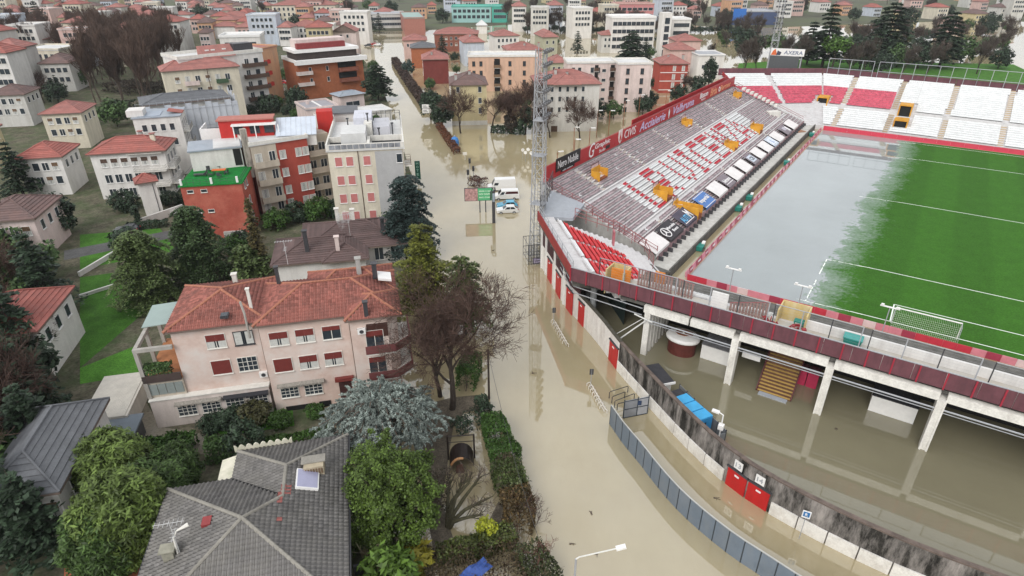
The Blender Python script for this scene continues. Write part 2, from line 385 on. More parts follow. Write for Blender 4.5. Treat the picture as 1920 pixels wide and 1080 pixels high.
# walkway, parapet, front wall
mb = MB(); mb.box(-1.5, XB+1, 2.3, 5.3, -.6, 1.25); part('walkway', mb, mat('walkway_concrete', (.50,.49,.46), .9, .15, .5, .1, (.25,.23,.2), .5), ST)
mb = MB(); mb.box(-1.5, XB+1, 2.05, 2.28, -.6, 1.45); part('front_wall', mb, darkconc, ST)
mb = MB(); mb.box(XA, XB, 5.02, 5.28, 1.25, 2.25); part('parapet', mb, mat('parapet_maroon', (.25,.16,.17), .8, .2, 1), ST)
for i in range(54):
    x = XA+i*2; mb = MB(); mb.box(x-.06, x+.06, 4.2, 5.0, 1.25, 1.95); part('bracket', mb, darksteel, ST)
# outer back wall, end wall, hoarding
mb = MB(); mb.box(XA, XB, YT+1.0, YT+1.35, -.9, ZT+.3); part('back_wall', mb, concrete, ST)
for xx, nm in ((XA-.25,'end_wall'),(XB+.02,'end_wall')):
    mb = MB(); x0, x1 = xx, xx+.23
    a = [(5.3,-.9),(YT+1,-.9),(YT+1,ZT),(5.3,2.0)]
    mb.hexa([(x0,a[0][0],a[0][1]),(x1,a[0][0],a[0][1]),(x1,a[1][0],a[1][1]),(x0,a[1][0],a[1][1]),(x0,a[3][0],a[3][1]),(x1,a[3][0],a[3][1]),(x1,a[2][0],a[2][1]),(x0,a[2][0],a[2][1])])
    part(nm, mb, concrete, ST)
for yaw_i in range(24):     # hoarding panels along the top row
    x0 = XA+.4+yaw_i*(XB-XA)/24; x1 = x0+(XB-XA)/24-.03
    mb = MB(); mb.box(x0, x1, YT+.72, YT+.86, ZT+.15, ZT+2.75); h_ = part('hoarding_panel', mb, hoard_red, ST)
mb = MB(); mb.tube([(XA,YT+.95,ZT+2.8),(XB,YT+.95,ZT+2.8)], .05, 6); part('hoarding_rail', mb, pinkrail, ST)
mb = MB(); mb.box(40, XB-1.5, YT+2.4, YT+2.55, ZT-.6, ZT+3.0); part('outer_hoarding', mb, hoard_red, ST)
wl = mat('hoarding_lettering', (.74,.72,.72), .6, .06); lil = mat('lilac_lettering', (.52,.46,.66), .6, .1); org = mat('orange_lettering', (.72,.30,.16), .6, .1)
HY = YT+.715; hz = ZT+.55
blk = mat('black_board', (.012,.012,.014), .4, .2)
mb = MB(); mb.box(5.0, 13.6, YT+.60, YT+.70, ZT+1.0, ZT+3.3); nb = part('black_board', mb, blk, ST)
mb = MB(); mb.box(6.8, 11.6, YT+.62, YT+.70, ZT+.55, ZT+.97); part('black_board', mb, blk, ST)
HM = lambda x, yo, z: (x, HY-yo, z)
def lett(s, x, z, w, h, m, yo=.0, shear=0, bold=0): return part('lettering', text_mesh(s, w, h, m, shear, .012, bold), None, ST, HM(x, yo, z))
lett('Nero Nobile', 5.6, ZT+1.5, 7.2, 1.3, wl, .13); lett('caffe italiano', 7.3, ZT+.66, 3.6, .22, wl, .12)
lett('G', 17.2, ZT+.45, 2.3, 2.6, wl, .02, .3); lett('Graphic', 19.6, ZT+1.35, 6.4, 1.2, wl, .02, .2, .01); lett('Studio', 21.4, ZT+.55, 2.6, .6, wl, .03)
mb = MB(); mb.box(24.2, 26.0, HY-.03, HY+.0, ZT+.6, ZT+1.25); part('black_board', mb, blk, ST)
mb = MB()
def shield(cx, w_, h0, h1, yo):
    o = [(-.5,1),(.5,1),(.52,.45),(.34,.16),(0,0),(-.34,.16),(-.52,.45)]
    q = [(cx+a*w_, HY-yo, h0+(h1-h0)*b) for a, b in o]; mb.poly(q)
    q2 = [(a, HY-.001, b) for a, _, b in q]
    for i in range(len(q)): mb.poly([q[i], q2[i], q2[(i+1)%len(q)], q[(i+1)%len(q)]])
shield(30.6, 1.7, ZT+.3, ZT+3.1, .05); part('shield_emblem', mb, mat('emblem_white', (.72,.62,.60), .6, .1), ST)
mb = MB(); mb.tube([(30.2,HY-.08,ZT+1.0),(30.6,HY-.08,ZT+2.2),(31.0,HY-.08,ZT+1.0)], .07, 4); mb.tube([(30.6,HY-.08,ZT+.8),(30.6,HY-.08,ZT+2.6)], .05, 4); part('emblem_mark', mb, redpaint, ST)
lett('CIVIS', 32.6, ZT+.8, 5.6, 1.7, wl, .02, .1)
lett('Acciaierie', 40.2, ZT+.6, 14.6, 1.9, lil, .02, .25, .015)
mb = MB()
q = [(56.9,HY-.04,ZT+2.7),(57.5,HY-.04,ZT+1.8),(57.2,HY-.04,ZT+.4),(56.9,HY-.04,ZT+.4),(56.5,HY-.04,ZT+1.8)]; mb.poly(q[::-1]); part('spear_emblem', mb, wl, ST)
lett('Valbruna', 59.6, ZT+.6, 14.4, 1.9, lil, .02, .25, .015)
lett('Bisson', 78.4, ZT+1.25, 6.4, 1.35, wl, .02, .15, .02); lett('Auto', 79.6, ZT+.55, 3.4, .6, wl, .02)
lett('Birba', 87.0, ZT+.5, 5.6, 2.1, org, .02, .1, .02); lett('Burmec', 95.5, ZT+.6, 9.5, 1.6, org, .02, .15, .02)
mb = MB(); mb.tube([(94.6+.6*cos(a), HY-.02, ZT+1.3+.6*sin(a)) for a in [i*pi/6 for i in range(13)]], .12, 4); part('ring_emblem', mb, wl, ST)
# vomitories
def vomitory(a, b, w, h, par, zf):
    zb = zf; t = .14
    v = part('vomitory', (lambda q: (q.box(a-w/2-t, a-w/2, b-h/2, b+h/2, zb-1.0, zb+1.35), q.box(a+w/2, a+w/2+t, b-h/2, b+h/2, zb-1.0, zb+1.35), q.box(a-w/2-t, a+w/2+t, b+h/2, b+h/2+t, zb-1.0, zb+1.75), q)[-1])(MB()), amber, par)
    q = MB(); q.box(a-w/2, a+w/2, b-h/2, b+h/2-.01, zb-.9, zb-.05); part('stair_floor', q, rust_in, v)
    q = MB(); q.tube([(a-w/2,b+h/2+.3,zb+1),(a-w/2,b+h/2+.3,zb+2.3),(a+w/2,b+h/2+.3,zb+2.3),(a+w/2,b+h/2+.3,zb+1)], .07, 5); part('sign_frame', q, mat('dark_red_frame', (.10,.02,.025), .5, .2), v)
    q = MB(); q.box(a-w/2+.25, a+w/2-.25, b+h/2+.26, b+h/2+.34, zb+1.75, zb+2.2); part('exit_sign', q, mat('pale_pink_sign', (.6,.45,.45), .6, .1), v)
def zrow(yv):
    zz = 2.0
    for (yy, z_, k) in rows:
        if yy <= yv: zz = z_
    return zz
for a, b, w_, h_ in vom: vomitory(a, b, w_, h_, ST, zrow(b))
# rails along the near end of the stand
for k in range(3):
    mb = MB(); mb.tube([(XA-.15, 5.3, 2.5+k*.5), (XA-.15, YT+.8, ZT+.6+k*.5)], .05, 5); part('end_rail', mb, pinkrail, ST)
for i in range(12):
    t = i/11; yy = 5.3+(YT-4.5)*t; zz = 2.0+(ZT-2.0)*t
    mb = MB(); mb.box(XA-.2, XA-.1, yy-.05, yy+.05, zz-.2, zz+1.65); part('rail_post', mb, pinkrail, ST)
for k in range(2):
    mb = MB(); mb.tube([(XB-.3, 5.3, 2.8+k*.5), (XB-.3, YT, ZT+.8+k*.5)], .06, 5); part('end_rail', mb, pinkrail, ST)
mb = MB()
for i in range(9): mb.box(XB-2.6, XB-.8, 12.6+i*1.2, 13.4+i*1.2, 5.6+i*.45, 6.25+i*.45)
part('white_blocks', mb, offwhite, ST)

# tarps lying over the lowest seat rows, each a thing
slope = atan2(RI, TR)
tarp_w = mat('white_tarp', (.70,.67,.66), .6, .08, .8, .3); tarp_k = mat('black_tarp', (.03,.025,.03), .5, .2, 1); tarp_b = mat('blue_tarp', (.07,.17,.42), .5, .15, .6)
tarp_n = mat('navy_tarp', (.06,.05,.075), .5, .15, .6); tarp_g = mat('grey_tarp', (.20,.17,.19), .6, .15, 1); tarp_i = mat('ice_blue_tarp', (.50,.55,.62), .6, .1, 1)
sky_b = mat('sky_blue_print', (.12,.38,.62), .5, .1)
def tarp(x, wd, m, label, art=None):
    t = sthing('tarp', label, 'tarp', (x, 5.05, 2.42), 0, 'advertising tarps over the lowest seat rows')
    mb = MB(); n = 8; LN = 3.15
    for i in range(n):
        for j in range(4):
            P = []
            for u, v in ((i/n,j/4),((i+1)/n,j/4),((i+1)/n,(j+1)/4),(i/n,(j+1)/4)):
                wv = .03*sin(u*9+x)+.03*sin(v*7+x*2)
                P.append((u*wd-wd/2, v*LN*cos(slope), v*LN*sin(slope)+.28+wv))
            mb.poly(P)
    mb.poly([(-wd/2,0,-.35),(wd/2,0,-.35),(wd/2,0,.26),(-wd/2,0,.26)])
    s = part('sheet', mb, m, t)
    if art:
        for a in art:
            kind = a[0]
            M4 = Matrix.Translation((0,0,.36)) @ Matrix.Rotation(slope+pi/2*0, 4, 'X')
            if kind == 't':
                _, s_, x0, v0, w_, h_, mm = a
                part('lettering', text_mesh(s_, w_, h_, mm, 0, .01, .02), None, s, mat4=M4 @ Matrix.Translation((x0, v0, .0)) @ Matrix.Rotation(-pi/2, 4, 'X'))
            elif kind == 'star':
                _, x0, v0, r_ = a; q = MB()
                q.tube([(x0+r_*cos(k*pi/10), v0+r_*sin(k*pi/10), 0) for k in range(21)], .085, 5)
                for k in range(3):
                    an = pi/2+k*2*pi/3; q.tube([(x0,v0,0),(x0+r_*cos(an), v0+r_*sin(an), 0)], [.14,.04], 5)
                part('star_emblem', q, wl, s, mat4=M4)
            elif kind == 'b':
                _, x0, x1, v0, v1, mm = a; q = MB(); q.box(x0, x1, v0, v1, -.05, -.005); part('printed_field', q, mm, s, mat4=M4)
    return t
tarp(2.6, 5.6, tarp_w, 'blank white tarp at the near end of the tarp row, left of the star emblem')
tarp(9.0, 5.9, tarp_k, 'black tarp with a white three pointed star in a ring and white lettering', [('star',-1.7,1.5,1.0),('t','Mercedes',-.5,1.55,3.0,.6,wl),('t','Benz',.2,.7,2.0,.55,wl)])
tarp(16.0, 5.4, tarp_n, 'dark tarp with jagged blue and white print, below the long amber stairway', [('t','AUTO',-2.1,.5,3.6,1.3,sky_b),('t','M',1.0,.6,1.2,2.0,wl),('b',-2.2,1.9,.28,.42,wl)])
tarp(26.3, 5.6, tarp_b, 'bright blue tarp with white lettering beside the amber stairway', [('t','imperial',-2.2,.9,4.3,1.2,wl),('b',-2.7,2.7,.05,.16,wl),('b',-2.7,2.7,2.85,2.97,wl)])
tarp(33.8, 5.6, tarp_w, 'blank white tarp just beyond the bright blue tarp')
tarp(39.9, 4.6, tarp_g, 'dark grey tarp with white lettering inside a rounded outline', [('t','Beltrame',-1.8,1.1,3.6,.9,wl),('b',-1.9,1.9,.6,.75,wl)])
tarp(45.4, 5.2, tarp_w, 'blank white tarp between the rounded-outline tarp and the next white tarp')
tarp(52.0, 5.4, tarp_w, 'second of two neighbouring blank white tarps, on the near side of the ring-sign tarp')
tarp(58.4, 4.2, tarp_g, 'grey tarp with pale framed ring sign between two white tarps', [('b',-1.4,1.4,.5,2.5,tarp_i),('t','CB',-1.0,.9,2.0,1.1,tarp_k)])
tarp(64.0, 5.0, tarp_w, 'blank white tarp just beyond the framed ring sign tarp')
tarp(70.6, 5.4, tarp_w, 'blank white tarp on the near side of the ice blue tarp')
tarp(76.3, 4.4, tarp_i, 'ice blue framed tarp between two white tarps', [('b',-1.7,1.7,.4,2.6,mat('pale_print', (.62,.66,.72), .6, .1)),('t','L',-.3,.8,.8,1.3,tarp_b)])
tarp(81.9, 5.4, tarp_w, 'blank white tarp just beyond the ice blue tarp')
tarp(90.4, 5.4, tarp_g, 'dull grey tarp with a pale bar, second from the far end', [('b',-1.0,1.0,1.2,2.4,mat('dull_print', (.42,.40,.45), .6, .1)),('b',1.3,2.2,.3,2.2,wl)])
tarp(97.6, 6.0, tarp_w, 'blank white tarp at the far end of the tarp row')

# ---------------------------------------------------------------- corner and near end stands
FX, FZ0, FZ1 = -22.9, 7.2, 9.0       # fascia of the near end
A_ = Vector((-8.6, 21.3, 0)); B_ = Vector((FX, 7.6, 0)); DIR = (B_-A_).normalized(); NRM = Vector((DIR.y, -DIR.x, 0))   # outward?
if NRM.dot(Vector((-1,1,0))) < 0: NRM = -NRM
INW = -NRM
CS = sthing('corner_stand', 'corner stand with bright red seats behind a red fascia above the flooded street', 'grandstand')
def fascia_panels(par, p, q, n, z0, z1, m, out, nm='fascia_panel'):
    for i in range(n):
        a = p.lerp(q, i/n); b = p.lerp(q, (i+1)/n); d = (b-a).normalized()*.02; t = out*.12
        mb = MB(); a2, b2 = a+d, b-d
        mb.hexa([(a2.x,a2.y,z0),(b2.x,b2.y,z0),(b2.x-t.x,b2.y-t.y,z0),(a2.x-t.x,a2.y-t.y,z0),(a2.x,a2.y,z1),(b2.x,b2.y,z1),(b2.x-t.x,b2.y-t.y,z1),(a2.x-t.x,a2.y-t.y,z1)])
        part(nm, mb, m, par)
brightred = mat('bright_red_fascia', (.30,.018,.022), .5, .15, .5, .4, (.10,.02,.02), .4)
fascia_panels(CS, A_, B_, 8, FZ0+.35, FZ1, brightred, NRM)
def rails(par, pts, hs, m=steel, r=.045, posts=True, pn=2.0, ph=None, z0=None):
    for h in hs:
        mb = MB(); mb.tube([(p.x, p.y, p.z+h) for p in pts], r, 5); part('rail', mb, m, par)
    if posts:
        for a, b in zip(pts, pts[1:]):
            n = max(1, int((b-a).length/pn))
            for i in range(n+1):
                p = a.lerp(b, i/n); mb = MB(); mb.box(p.x-.04, p.x+.04, p.y-.04, p.y+.04, p.z, p.z+(ph or max(hs))); part('rail_post', mb, m, par)
def d_s(p): q = Vector((p[0],p[1],0))-A_; return INW.dot(q), DIR.dot(q)
def PS(d, s, z=0): q = A_+INW*d+DIR*s; return Vector((q.x, q.y, z))
def row_span(d, margin=0):
    ss = [s*.2 for s in range(0, 150)]
    ok = [s for s in ss if (lambda p: p.x < -.4 and p.x > FX+1.4 and p.y > .9)(PS(d, s))]
    return (max(2.2, min(ok)), max(ok)) if ok else None
mb = MB(); q = [PS(.1,0),PS(.1,19.8),PS(2.4,19.0),PS(2.4,.5)]
mb.hexa([(p.x,p.y,7.4) for p in q]+[(p.x,p.y,8.0) for p in q]); part('deck', mb, step_m, CS)
sw_, sr = MB(), MB(); zc = 8.0
face = (INW.x, INW.y)
for i in range(17):
    d = 2.4+.82*i; zc = 7.9-.36*i; sp = row_span(d+.4)
    if not sp: continue
    a, b, c, e = PS(d,sp[0]), PS(d,sp[1]), PS(d+.82,sp[1]), PS(d+.82,sp[0])
    mb = MB(); mb.hexa([(p.x,p.y,zc-1.0) for p in (a,b,c,e)]+[(p.x,p.y,zc) for p in (a,b,c,e)]); part('terrace_step', mb, step_m, CS)
    if i > 10: continue
    n = int((sp[1]-sp[0]-.4)/.47)
    for j in range(n):
        s = sp[0]+.4+j*.47
        if abs(s-9.5) < .35 or abs(s-15.5) < .35: continue
        if s < 2.5+i*.55: continue
        p = PS(d+.45, s); seat(sw_ if i < 1 else sr, p.x, p.y, zc, face, .44, 1.25)
part('red_seats', sr, mat('vivid_red_seat', (.55,.02,.025), .45, .1, 1, .4, island=.15), CS, stuff=True); part('white_seats', sw_, seat_white, CS, stuff=True)
q = [PS(.35,s,8.0) for s in (.2,19.4)]; rails(CS, q, (.6,1.15,1.7), steel, .045, True, 2.6)
q = [Vector((-8.2,21.0,8.0)), Vector((-3.5,22.6,8.6)), Vector((.4,24.0,9.2))]; rails(CS, q, (.8,1.6,2.4,3.2), darksteel, .05, True, 1.2)
mb = MB(); mb.hexa([(-8.2,21.0,7.5),(-6.0,16.6,7.5),(.4,18,7.5),(.6,24.4,8.4),(-8.2,21.0,8.02),(-6.0,16.6,8.02),(.4,18,8.02),(.6,24.4,9.0)]); part('landing', mb, mat('grey_landing', (.33,.35,.38), .8, .1), CS)
q = [Vector((-6.5,16,8.0)), Vector((-3.5,10.0,5.9)), Vector((-2.2,6.2,3.6)), Vector((-5.0,3.6,2.6))]; rails(CS, q, (.7,1.3,1.9), pinkrail, .05, True, 1.6)
mb = MB(); mb.cbox((-5.8,9.8,6.3), 1.0, .25, 2.2, .6); part('gate_panel', mb, mat('faded_pink_gate', (.42,.14,.16), .6, .15), CS)
# underside of the corner: soffit, dark interior, beams
mb = MB(); q = [A_, B_, Vector((-2,2,0)), Vector((.6,22,0))]
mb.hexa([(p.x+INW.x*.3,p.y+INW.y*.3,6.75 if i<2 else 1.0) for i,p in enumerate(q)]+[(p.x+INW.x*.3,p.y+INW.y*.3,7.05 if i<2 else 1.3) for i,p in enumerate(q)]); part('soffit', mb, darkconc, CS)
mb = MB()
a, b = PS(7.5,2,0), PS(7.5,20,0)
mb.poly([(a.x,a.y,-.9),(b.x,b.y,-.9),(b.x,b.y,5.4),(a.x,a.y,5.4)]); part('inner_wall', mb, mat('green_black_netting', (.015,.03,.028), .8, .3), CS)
for s in (3.2,7.2,11.2,15.2,19.2):
    mb = MB(); a, b = PS(.5,s,6.55), PS(6.5,s,5.0); mb.beam(a, b, .5, .7); part('cantilever_beam', mb, darkconc, CS)
for s, dd in ((13.5,4.4),(15.2,4.8),(18.6,3.6),(19.4,3.2)):
    mb = MB(); p = PS(dd,s); mb.cbox((p.x,p.y,2.4), .6, .5, 6.6, .77); part('column', mb, mat('grey_pillar', (.30,.31,.31), .85, .2, 1, dirt=(.08,.08,.08)), CS)
for k, (z0, z1) in enumerate(((5.5,5.9),(4.7,5.0))):
    mb = MB(); mb.tube([PS(1.0,11,z0), PS(.7,19,z1), Vector((FX+.3,-2,z1+.2))], .07, 6); part('pipe', mb, steel, CS)

# ---- near end stand
NS = sthing('end_stand', 'near end stand on concrete columns with maroon panelled fascia, floodwater beneath', 'grandstand')
YN = -82
P0, P1 = Vector((FX, 7.6, 0)), Vector((FX, YN, 0))
fascia_panels(NS, P0, P1, 34, FZ0, FZ1-.05, maroon, Vector((-1,0,0)))
for i in range(41):
    yy = 7.6-i*2.2; mb = MB(); mb.box(FX-.02-.12, FX+.0-.121+.06, yy-.07, yy+.07, FZ0-.05, FZ1-.02)
    if yy > YN: part('fascia_rib', mb, mat('red_rib', (.33,.03,.05), .5, .1), NS)
mb = MB(); mb.tube([(FX,7.6,FZ1+.05),(FX,YN,FZ1+.05)], .07, 6); part('fascia_rail', mb, steel, NS)
mb = MB(); mb.box(FX+.1, -19.4, YN, 7.0, 7.2, 7.75); part('deck', mb, mat('deck_concrete', (.50,.48,.44), .8, .15, .5, .2, (.30,.24,.17), .6, (.5,.5,.5)), NS)
for i in range(16):
    x = -19.4+.84*i; z = 7.5-.37*i; mb = MB(); mb.box(x+.002, x+.84, YN, 1.0, z-1.0, z); part('terrace_step', mb, step_m, NS)
sw_ = MB()
for i in range(16):
    x = -19.4+.84*i+.4; z = 7.5-.37*i
    n = int(-YN/.47)
    for j in range(n):
        y = -2-j*.47
        if y < YN+1 or (-12.5 < y < -8.6 and i < 8) or (-18.8 < y < -15.4 and i < 10): continue
        seat(sw_, x, y, z, (1,0))
part('white_seats', sw_, seat_white, NS, stuff=True)
mb = MB(); mb.box(-19.75, -19.45, YN, -19.0, 7.75, 8.75); part('white_parapet', mb, mat('white_parapet', (.66,.65,.63), .8, .08, 1, .2, (.4,.38,.36), .4), NS)
def slat_fence(y0, y1, h0, h1, x, label):
    f = part('slatted_screen', (lambda q: (q.tube([(x,y0,7.75+h0),(x,y1,7.75+h1)], .06, 5), q.tube([(x,y0,8.0),(x,y1,8.0)], .04, 4), q)[-1])(MB()), pinkrail, NS)
    n = int(abs(y1-y0)/.34); 
    for i in range(n):
        t = (i+.5)/n; y = y0+(y1-y0)*t; h = h0+(h1-h0)*t
        q = MB(); q.box(x-.03, x+.03, y-.12, y+.12, 7.78, 7.75+h-.06); part('slat', q, mat('brown_pink_slat', (.26,.17,.15), .7, .25, 1.5), f)
slat_fence(-.2,-4.6,2.3,2.3,-20.6,''); slat_fence(-4.7,-7.0,2.2,1.9,-20.2,''); slat_fence(-11.2,-15.3,1.0,2.3,-20.4,'')
mb = MB(); mb.box(-20.6,-20.4,-11.0,-9.2,7.75,9.7); part('white_panel', mb, white, NS)
def ambox(y0, y1, x0=-20.2, x1=-17.6, zt=9.4):
    v = part('vomitory', (lambda q: (q.box(x0,x1,y0,y0+.15,6,zt), q.box(x0,x1,y1-.15,y1,6,zt), q.box(x1-.15,x1,y0+.15,y1-.15,6,zt), q)[-1])(MB()), mat('pale_amber', (.55,.42,.18), .7, .15, 1, .2, (.6,.55,.4), .6), NS)
ambox(-19.2,-16.2); ambox(1.2,3.6,-21.5,-19.2,9.3)
mb = MB(); mb.cbox((-20.9,1.8,8.6), .25, 2.4, 1.8, .15); part('orange_board', mb, mat('orange_board', (.6,.20,.03), .6, .15), NS)
mb = MB(); mb.cbox((-18.4,-2.2,8.2), .25, 1.2, 2.0, .05); part('orange_board', mb, mat('orange_board', (.6,.20,.03)), NS)
# tall mesh frames behind the fascia
FR = sthing('mesh_fence', 'tall thin grey fence frames standing behind the maroon fascia', 'fence', (FX+.5,0,7.75))
for (ya, yb) in ((4.0,-5.6),(-6.4,-15.6),(-16.2,-24.4),(-25.2,-34),(-35,-44),(-45,-54)):
    n = 4
    for i in range(n):
        y = ya+(yb-ya)*i/(n-1); mb = MB(); mb.box(-.05,.05,y-.05,y+.05,0,3.3); part('post', mb, darksteel if i in (0,2) else steel, FR)
    mb = MB(); mb.tube([(0,ya,3.3),(0,yb,3.3)], .05, 5); part('top_rail', mb, steel, FR)
    mb = MB()
    for k in range(9): mb.tube([(0,ya,.4+k*.33),(0,yb,.4+k*.33)], .006, 3, False)
    part('mesh_wires', mb, steel, FR)
# beams, columns, interior
for (ya, yb) in ((-2.3,-7.7),(-7.9,-12.8),(-13.4,-22.3),(-22.9,-32),(-32.6,-42),(-42.6,-52),(-52.6,-62)):
    mb = MB(); mb.box(FX-.05, FX+.55, yb, ya, 5.85, 6.75); part('edge_beam', mb, conc_w, NS)
for y in (-13.1,-22.6,-32.3,-42.3,-52.3,-62.3):
    col = part('column', (lambda q: (q.hexa([(FX-.15,y-.38,-.9),(FX+.75,y-.38,-.9),(FX+.75,y+.38,-.9),(FX-.15,y+.38,-.9),(FX-.25,y-.38,6.0),(FX+1.2,y-.38,6.0),(FX+1.2,y+.38,6.0),(FX-.25,y+.38,6.0)]), q)[-1])(MB()), conc_w, NS)
    q = MB(); q.box(FX-.30, FX-.12, y-.36, y-.2, -.9, 5.8); q.box(FX-.30, FX-.12, y+.2, y+.36, -.9, 5.8); part('column_rib', q, conc_w, col)
for k in range(7):
    x = FX+k*1.1; mb = MB(); mb.box(x, x+.55, -3.15, -2.45, -.9, 6.4-k*.25); part('column', mb, conc_w, NS)
mb = MB(); mb.tube([(FX-.1,-3,5.0),(FX-.1,-60,5.0)], .09, 6); part('pipe', mb, steel, NS)
mb = MB(); mb.tube([(FX-.05,-3,4.65),(FX-.05,-60,4.65)], .05, 6); part('pipe', mb, steel, NS)
mb = MB(); mb.tube([(FX-.2,-2.9,5.1),(FX-1.6,.6,1.2)], .09, 6); mb.tube([(FX-.2,-2.3,5.0),(FX-1.3,.3,2.6)], .05, 5); mb.tube([(FX-.3,-3.6,5.0),(FX-.6,-1.4,5.6)], .09, 6); part('brace', mb, mat('white_pipe', (.6,.6,.58), .6, .1), NS)
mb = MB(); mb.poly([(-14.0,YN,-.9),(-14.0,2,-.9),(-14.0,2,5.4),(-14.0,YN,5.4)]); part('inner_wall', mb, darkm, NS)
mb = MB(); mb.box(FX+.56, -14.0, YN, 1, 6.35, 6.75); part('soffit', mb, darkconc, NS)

# things below and behind
def px_rect(pts, z): return [SL(x, y, z) for x, y in pts]
t = sthing('kiosk', 'round dark red kiosk with a white domed roof stained rust brown under the stand', 'kiosk', (-19.6,-6.4,0))
mb = MB(); N_ = 28; el = lambda r, z: [(r*1.0*cos(a*2*pi/N_), r*1.25*sin(a*2*pi/N_), z) for a in range(N_)]
ring = [el(1.35,-.9), el(1.35,2.0)]
for i in range(N_): mb.poly([ring[0][i],ring[0][(i+1)%N_],ring[1][(i+1)%N_],ring[1][i]])
part('wall', mb, mat('dark_red_brown', (.10,.025,.02), .5, .2), t)
mb = MB(); ring = [el(1.62,1.95), el(1.66,2.15), el(1.5,2.4), el(.95,2.52), el(.01,2.6)]
for a, b in zip(ring, ring[1:]):
    for i in range(N_): mb.poly([a[i],a[(i+1)%N_],b[(i+1)%N_],b[i]])
part('roof', mb, white, t, smooth=True)
mb = MB(); o_ = [(-.5,-.3),(.2,-1.1),(.8,-.9),(.9,.1),(.75,.75),(-.1,1.0),(-.5,.5)]; mb.poly([(x,y,2.63) for x, y in o_]); mb.poly([(x,y,2.53) for x, y in o_][::-1])
for i in range(7):
    a, b = o_[i], o_[(i+1)%7]; mb.poly([(a[0],a[1],2.53),(b[0],b[1],2.53),(b[0],b[1],2.63),(a[0],a[1],2.63)])
part('rust_patch', mb, mat('rust', (.22,.08,.03), .9, .4, 2.5), t)
mb = MB(); mb.tube([(0,0,2.6),(0,0,2.8)], .13, 8); part('vent', mb, offwhite, t)
def cabin(label, x0, x1, y0, y1, h, roofm, nm='site_cabin'):
    t = sthing(nm, label, 'cabin', ((x0+x1)/2,(y0+y1)/2,0)); w_, d_ = x1-x0, y1-y0
    mb = MB(); mb.box(-w_/2,w_/2,-d_/2,d_/2,-.9,h); part('wall', mb, white, t)
    mb = MB(); n = int(d_/.3)
    for i in range(n): mb.box(-w_/2-.15, w_/2+.1, -d_/2+i*d_/n, -d_/2+i*d_/n+d_/n*.62, h+.02, h+.12)
    mb.box(-w_/2-.1, w_/2+.05, -d_/2-.05, d_/2+.05, h, h+.05); part('roof', mb, roofm, t); return t
cabin('white site cabin with grey corrugated roof beside the first column under the stand', -19.6,-16.8,-12.3,-8.8,1.95, mat('grey_sheet', (.22,.22,.23), .6, .2))
cabin('white site cabin with dark corrugated roof half hidden by the last visible column', -19.3,-16.5,-31.2,-27.0,2.0, mat('black_sheet', (.04,.04,.045), .6, .2))
t = sthing('stairway', 'yellow edged stairway rising from the floodwater under the end stand', 'stairs', (-22.0,-18.0,0))
for i in range(13):
    mb = MB(); mb.box(-.4+i*.3, -.1+i*.3, -1.75, 1.75, -.6+i*.27-.5, .15+i*.27); s_ = part('step', mb, mat('yellow_step', (.50,.33,.10), .7, .12), t)
    mb = MB(); mb.box(-.1+i*.3-.29, -.1+i*.3-.24, -1.74, 1.74, i*.27-.1, .13+i*.27); part('riser', mb, mat('brown_riser', (.12,.06,.035), .7, .2), s_, loc=(-.07,0,0))
for sgn in (-1,1):
    mb = MB(); mb.beam((-.5,sgn*1.82,.1),(3.6,sgn*1.82,3.7),.1,.5); part('stringer', mb, mat('dark_red_frame', (.1,.02,.025)), t)
mb = MB(); mb.box(-1.1,-.45,-1.5,1.5,-.6,.12); part('landing', mb, mat('grey_landing', (.33,.35,.38)), t)
for k, yy in enumerate((-19.9,-21.1)):
    t = sthing('portable_toilet', ['pink red portable toilet next to the yellow stairway, nearer of two','pink red portable toilet beside the concrete column, farther from the stairs'][k], 'toilet', (-18.0,yy,0), 0, 'portable toilets under the stand')
    mb = MB(); mb.box(-.55,.55,-.55,.55,-.9,2.0); part('body', mb, mat('toilet_pink', (.50,.04,.10), .5, .1), t)
    mb = MB(); mb.hexa([(-.6,-.6,2.01),(.6,-.6,2.01),(.6,.6,2.01),(-.6,.6,2.01),(-.45,-.45,2.25),(.45,-.45,2.25),(.45,.45,2.25),(-.45,.45,2.25)]); part('roof', mb, mat('toilet_dark', (.08,.02,.03), .5, .1), t)
    mb = MB(); mb.box(-.60,-.56,-.4,.4,-.8,1.8); part('door', mb, mat('toilet_pink', (.50,.04,.10)), t)
mb = MB(); mb.box(-17.6,-17.4,-19.6,-18.4+.0,-.9,2.6); o = solid('white_partition', 'white board partition between the yellow stairs and the pink toilets', 'partition', mb, white); o.location = SO; o.rotation_euler.z = SRZ
mb = MB(); mb.box(-20.4,-20.2,-15.6,-13.6,2.4,3.1); o = solid('hanging_board', 'pale blank board hung below the beam left of the yellow stairway', 'board', mb, white); o.location = SO; o.rotation_euler.z = SRZ

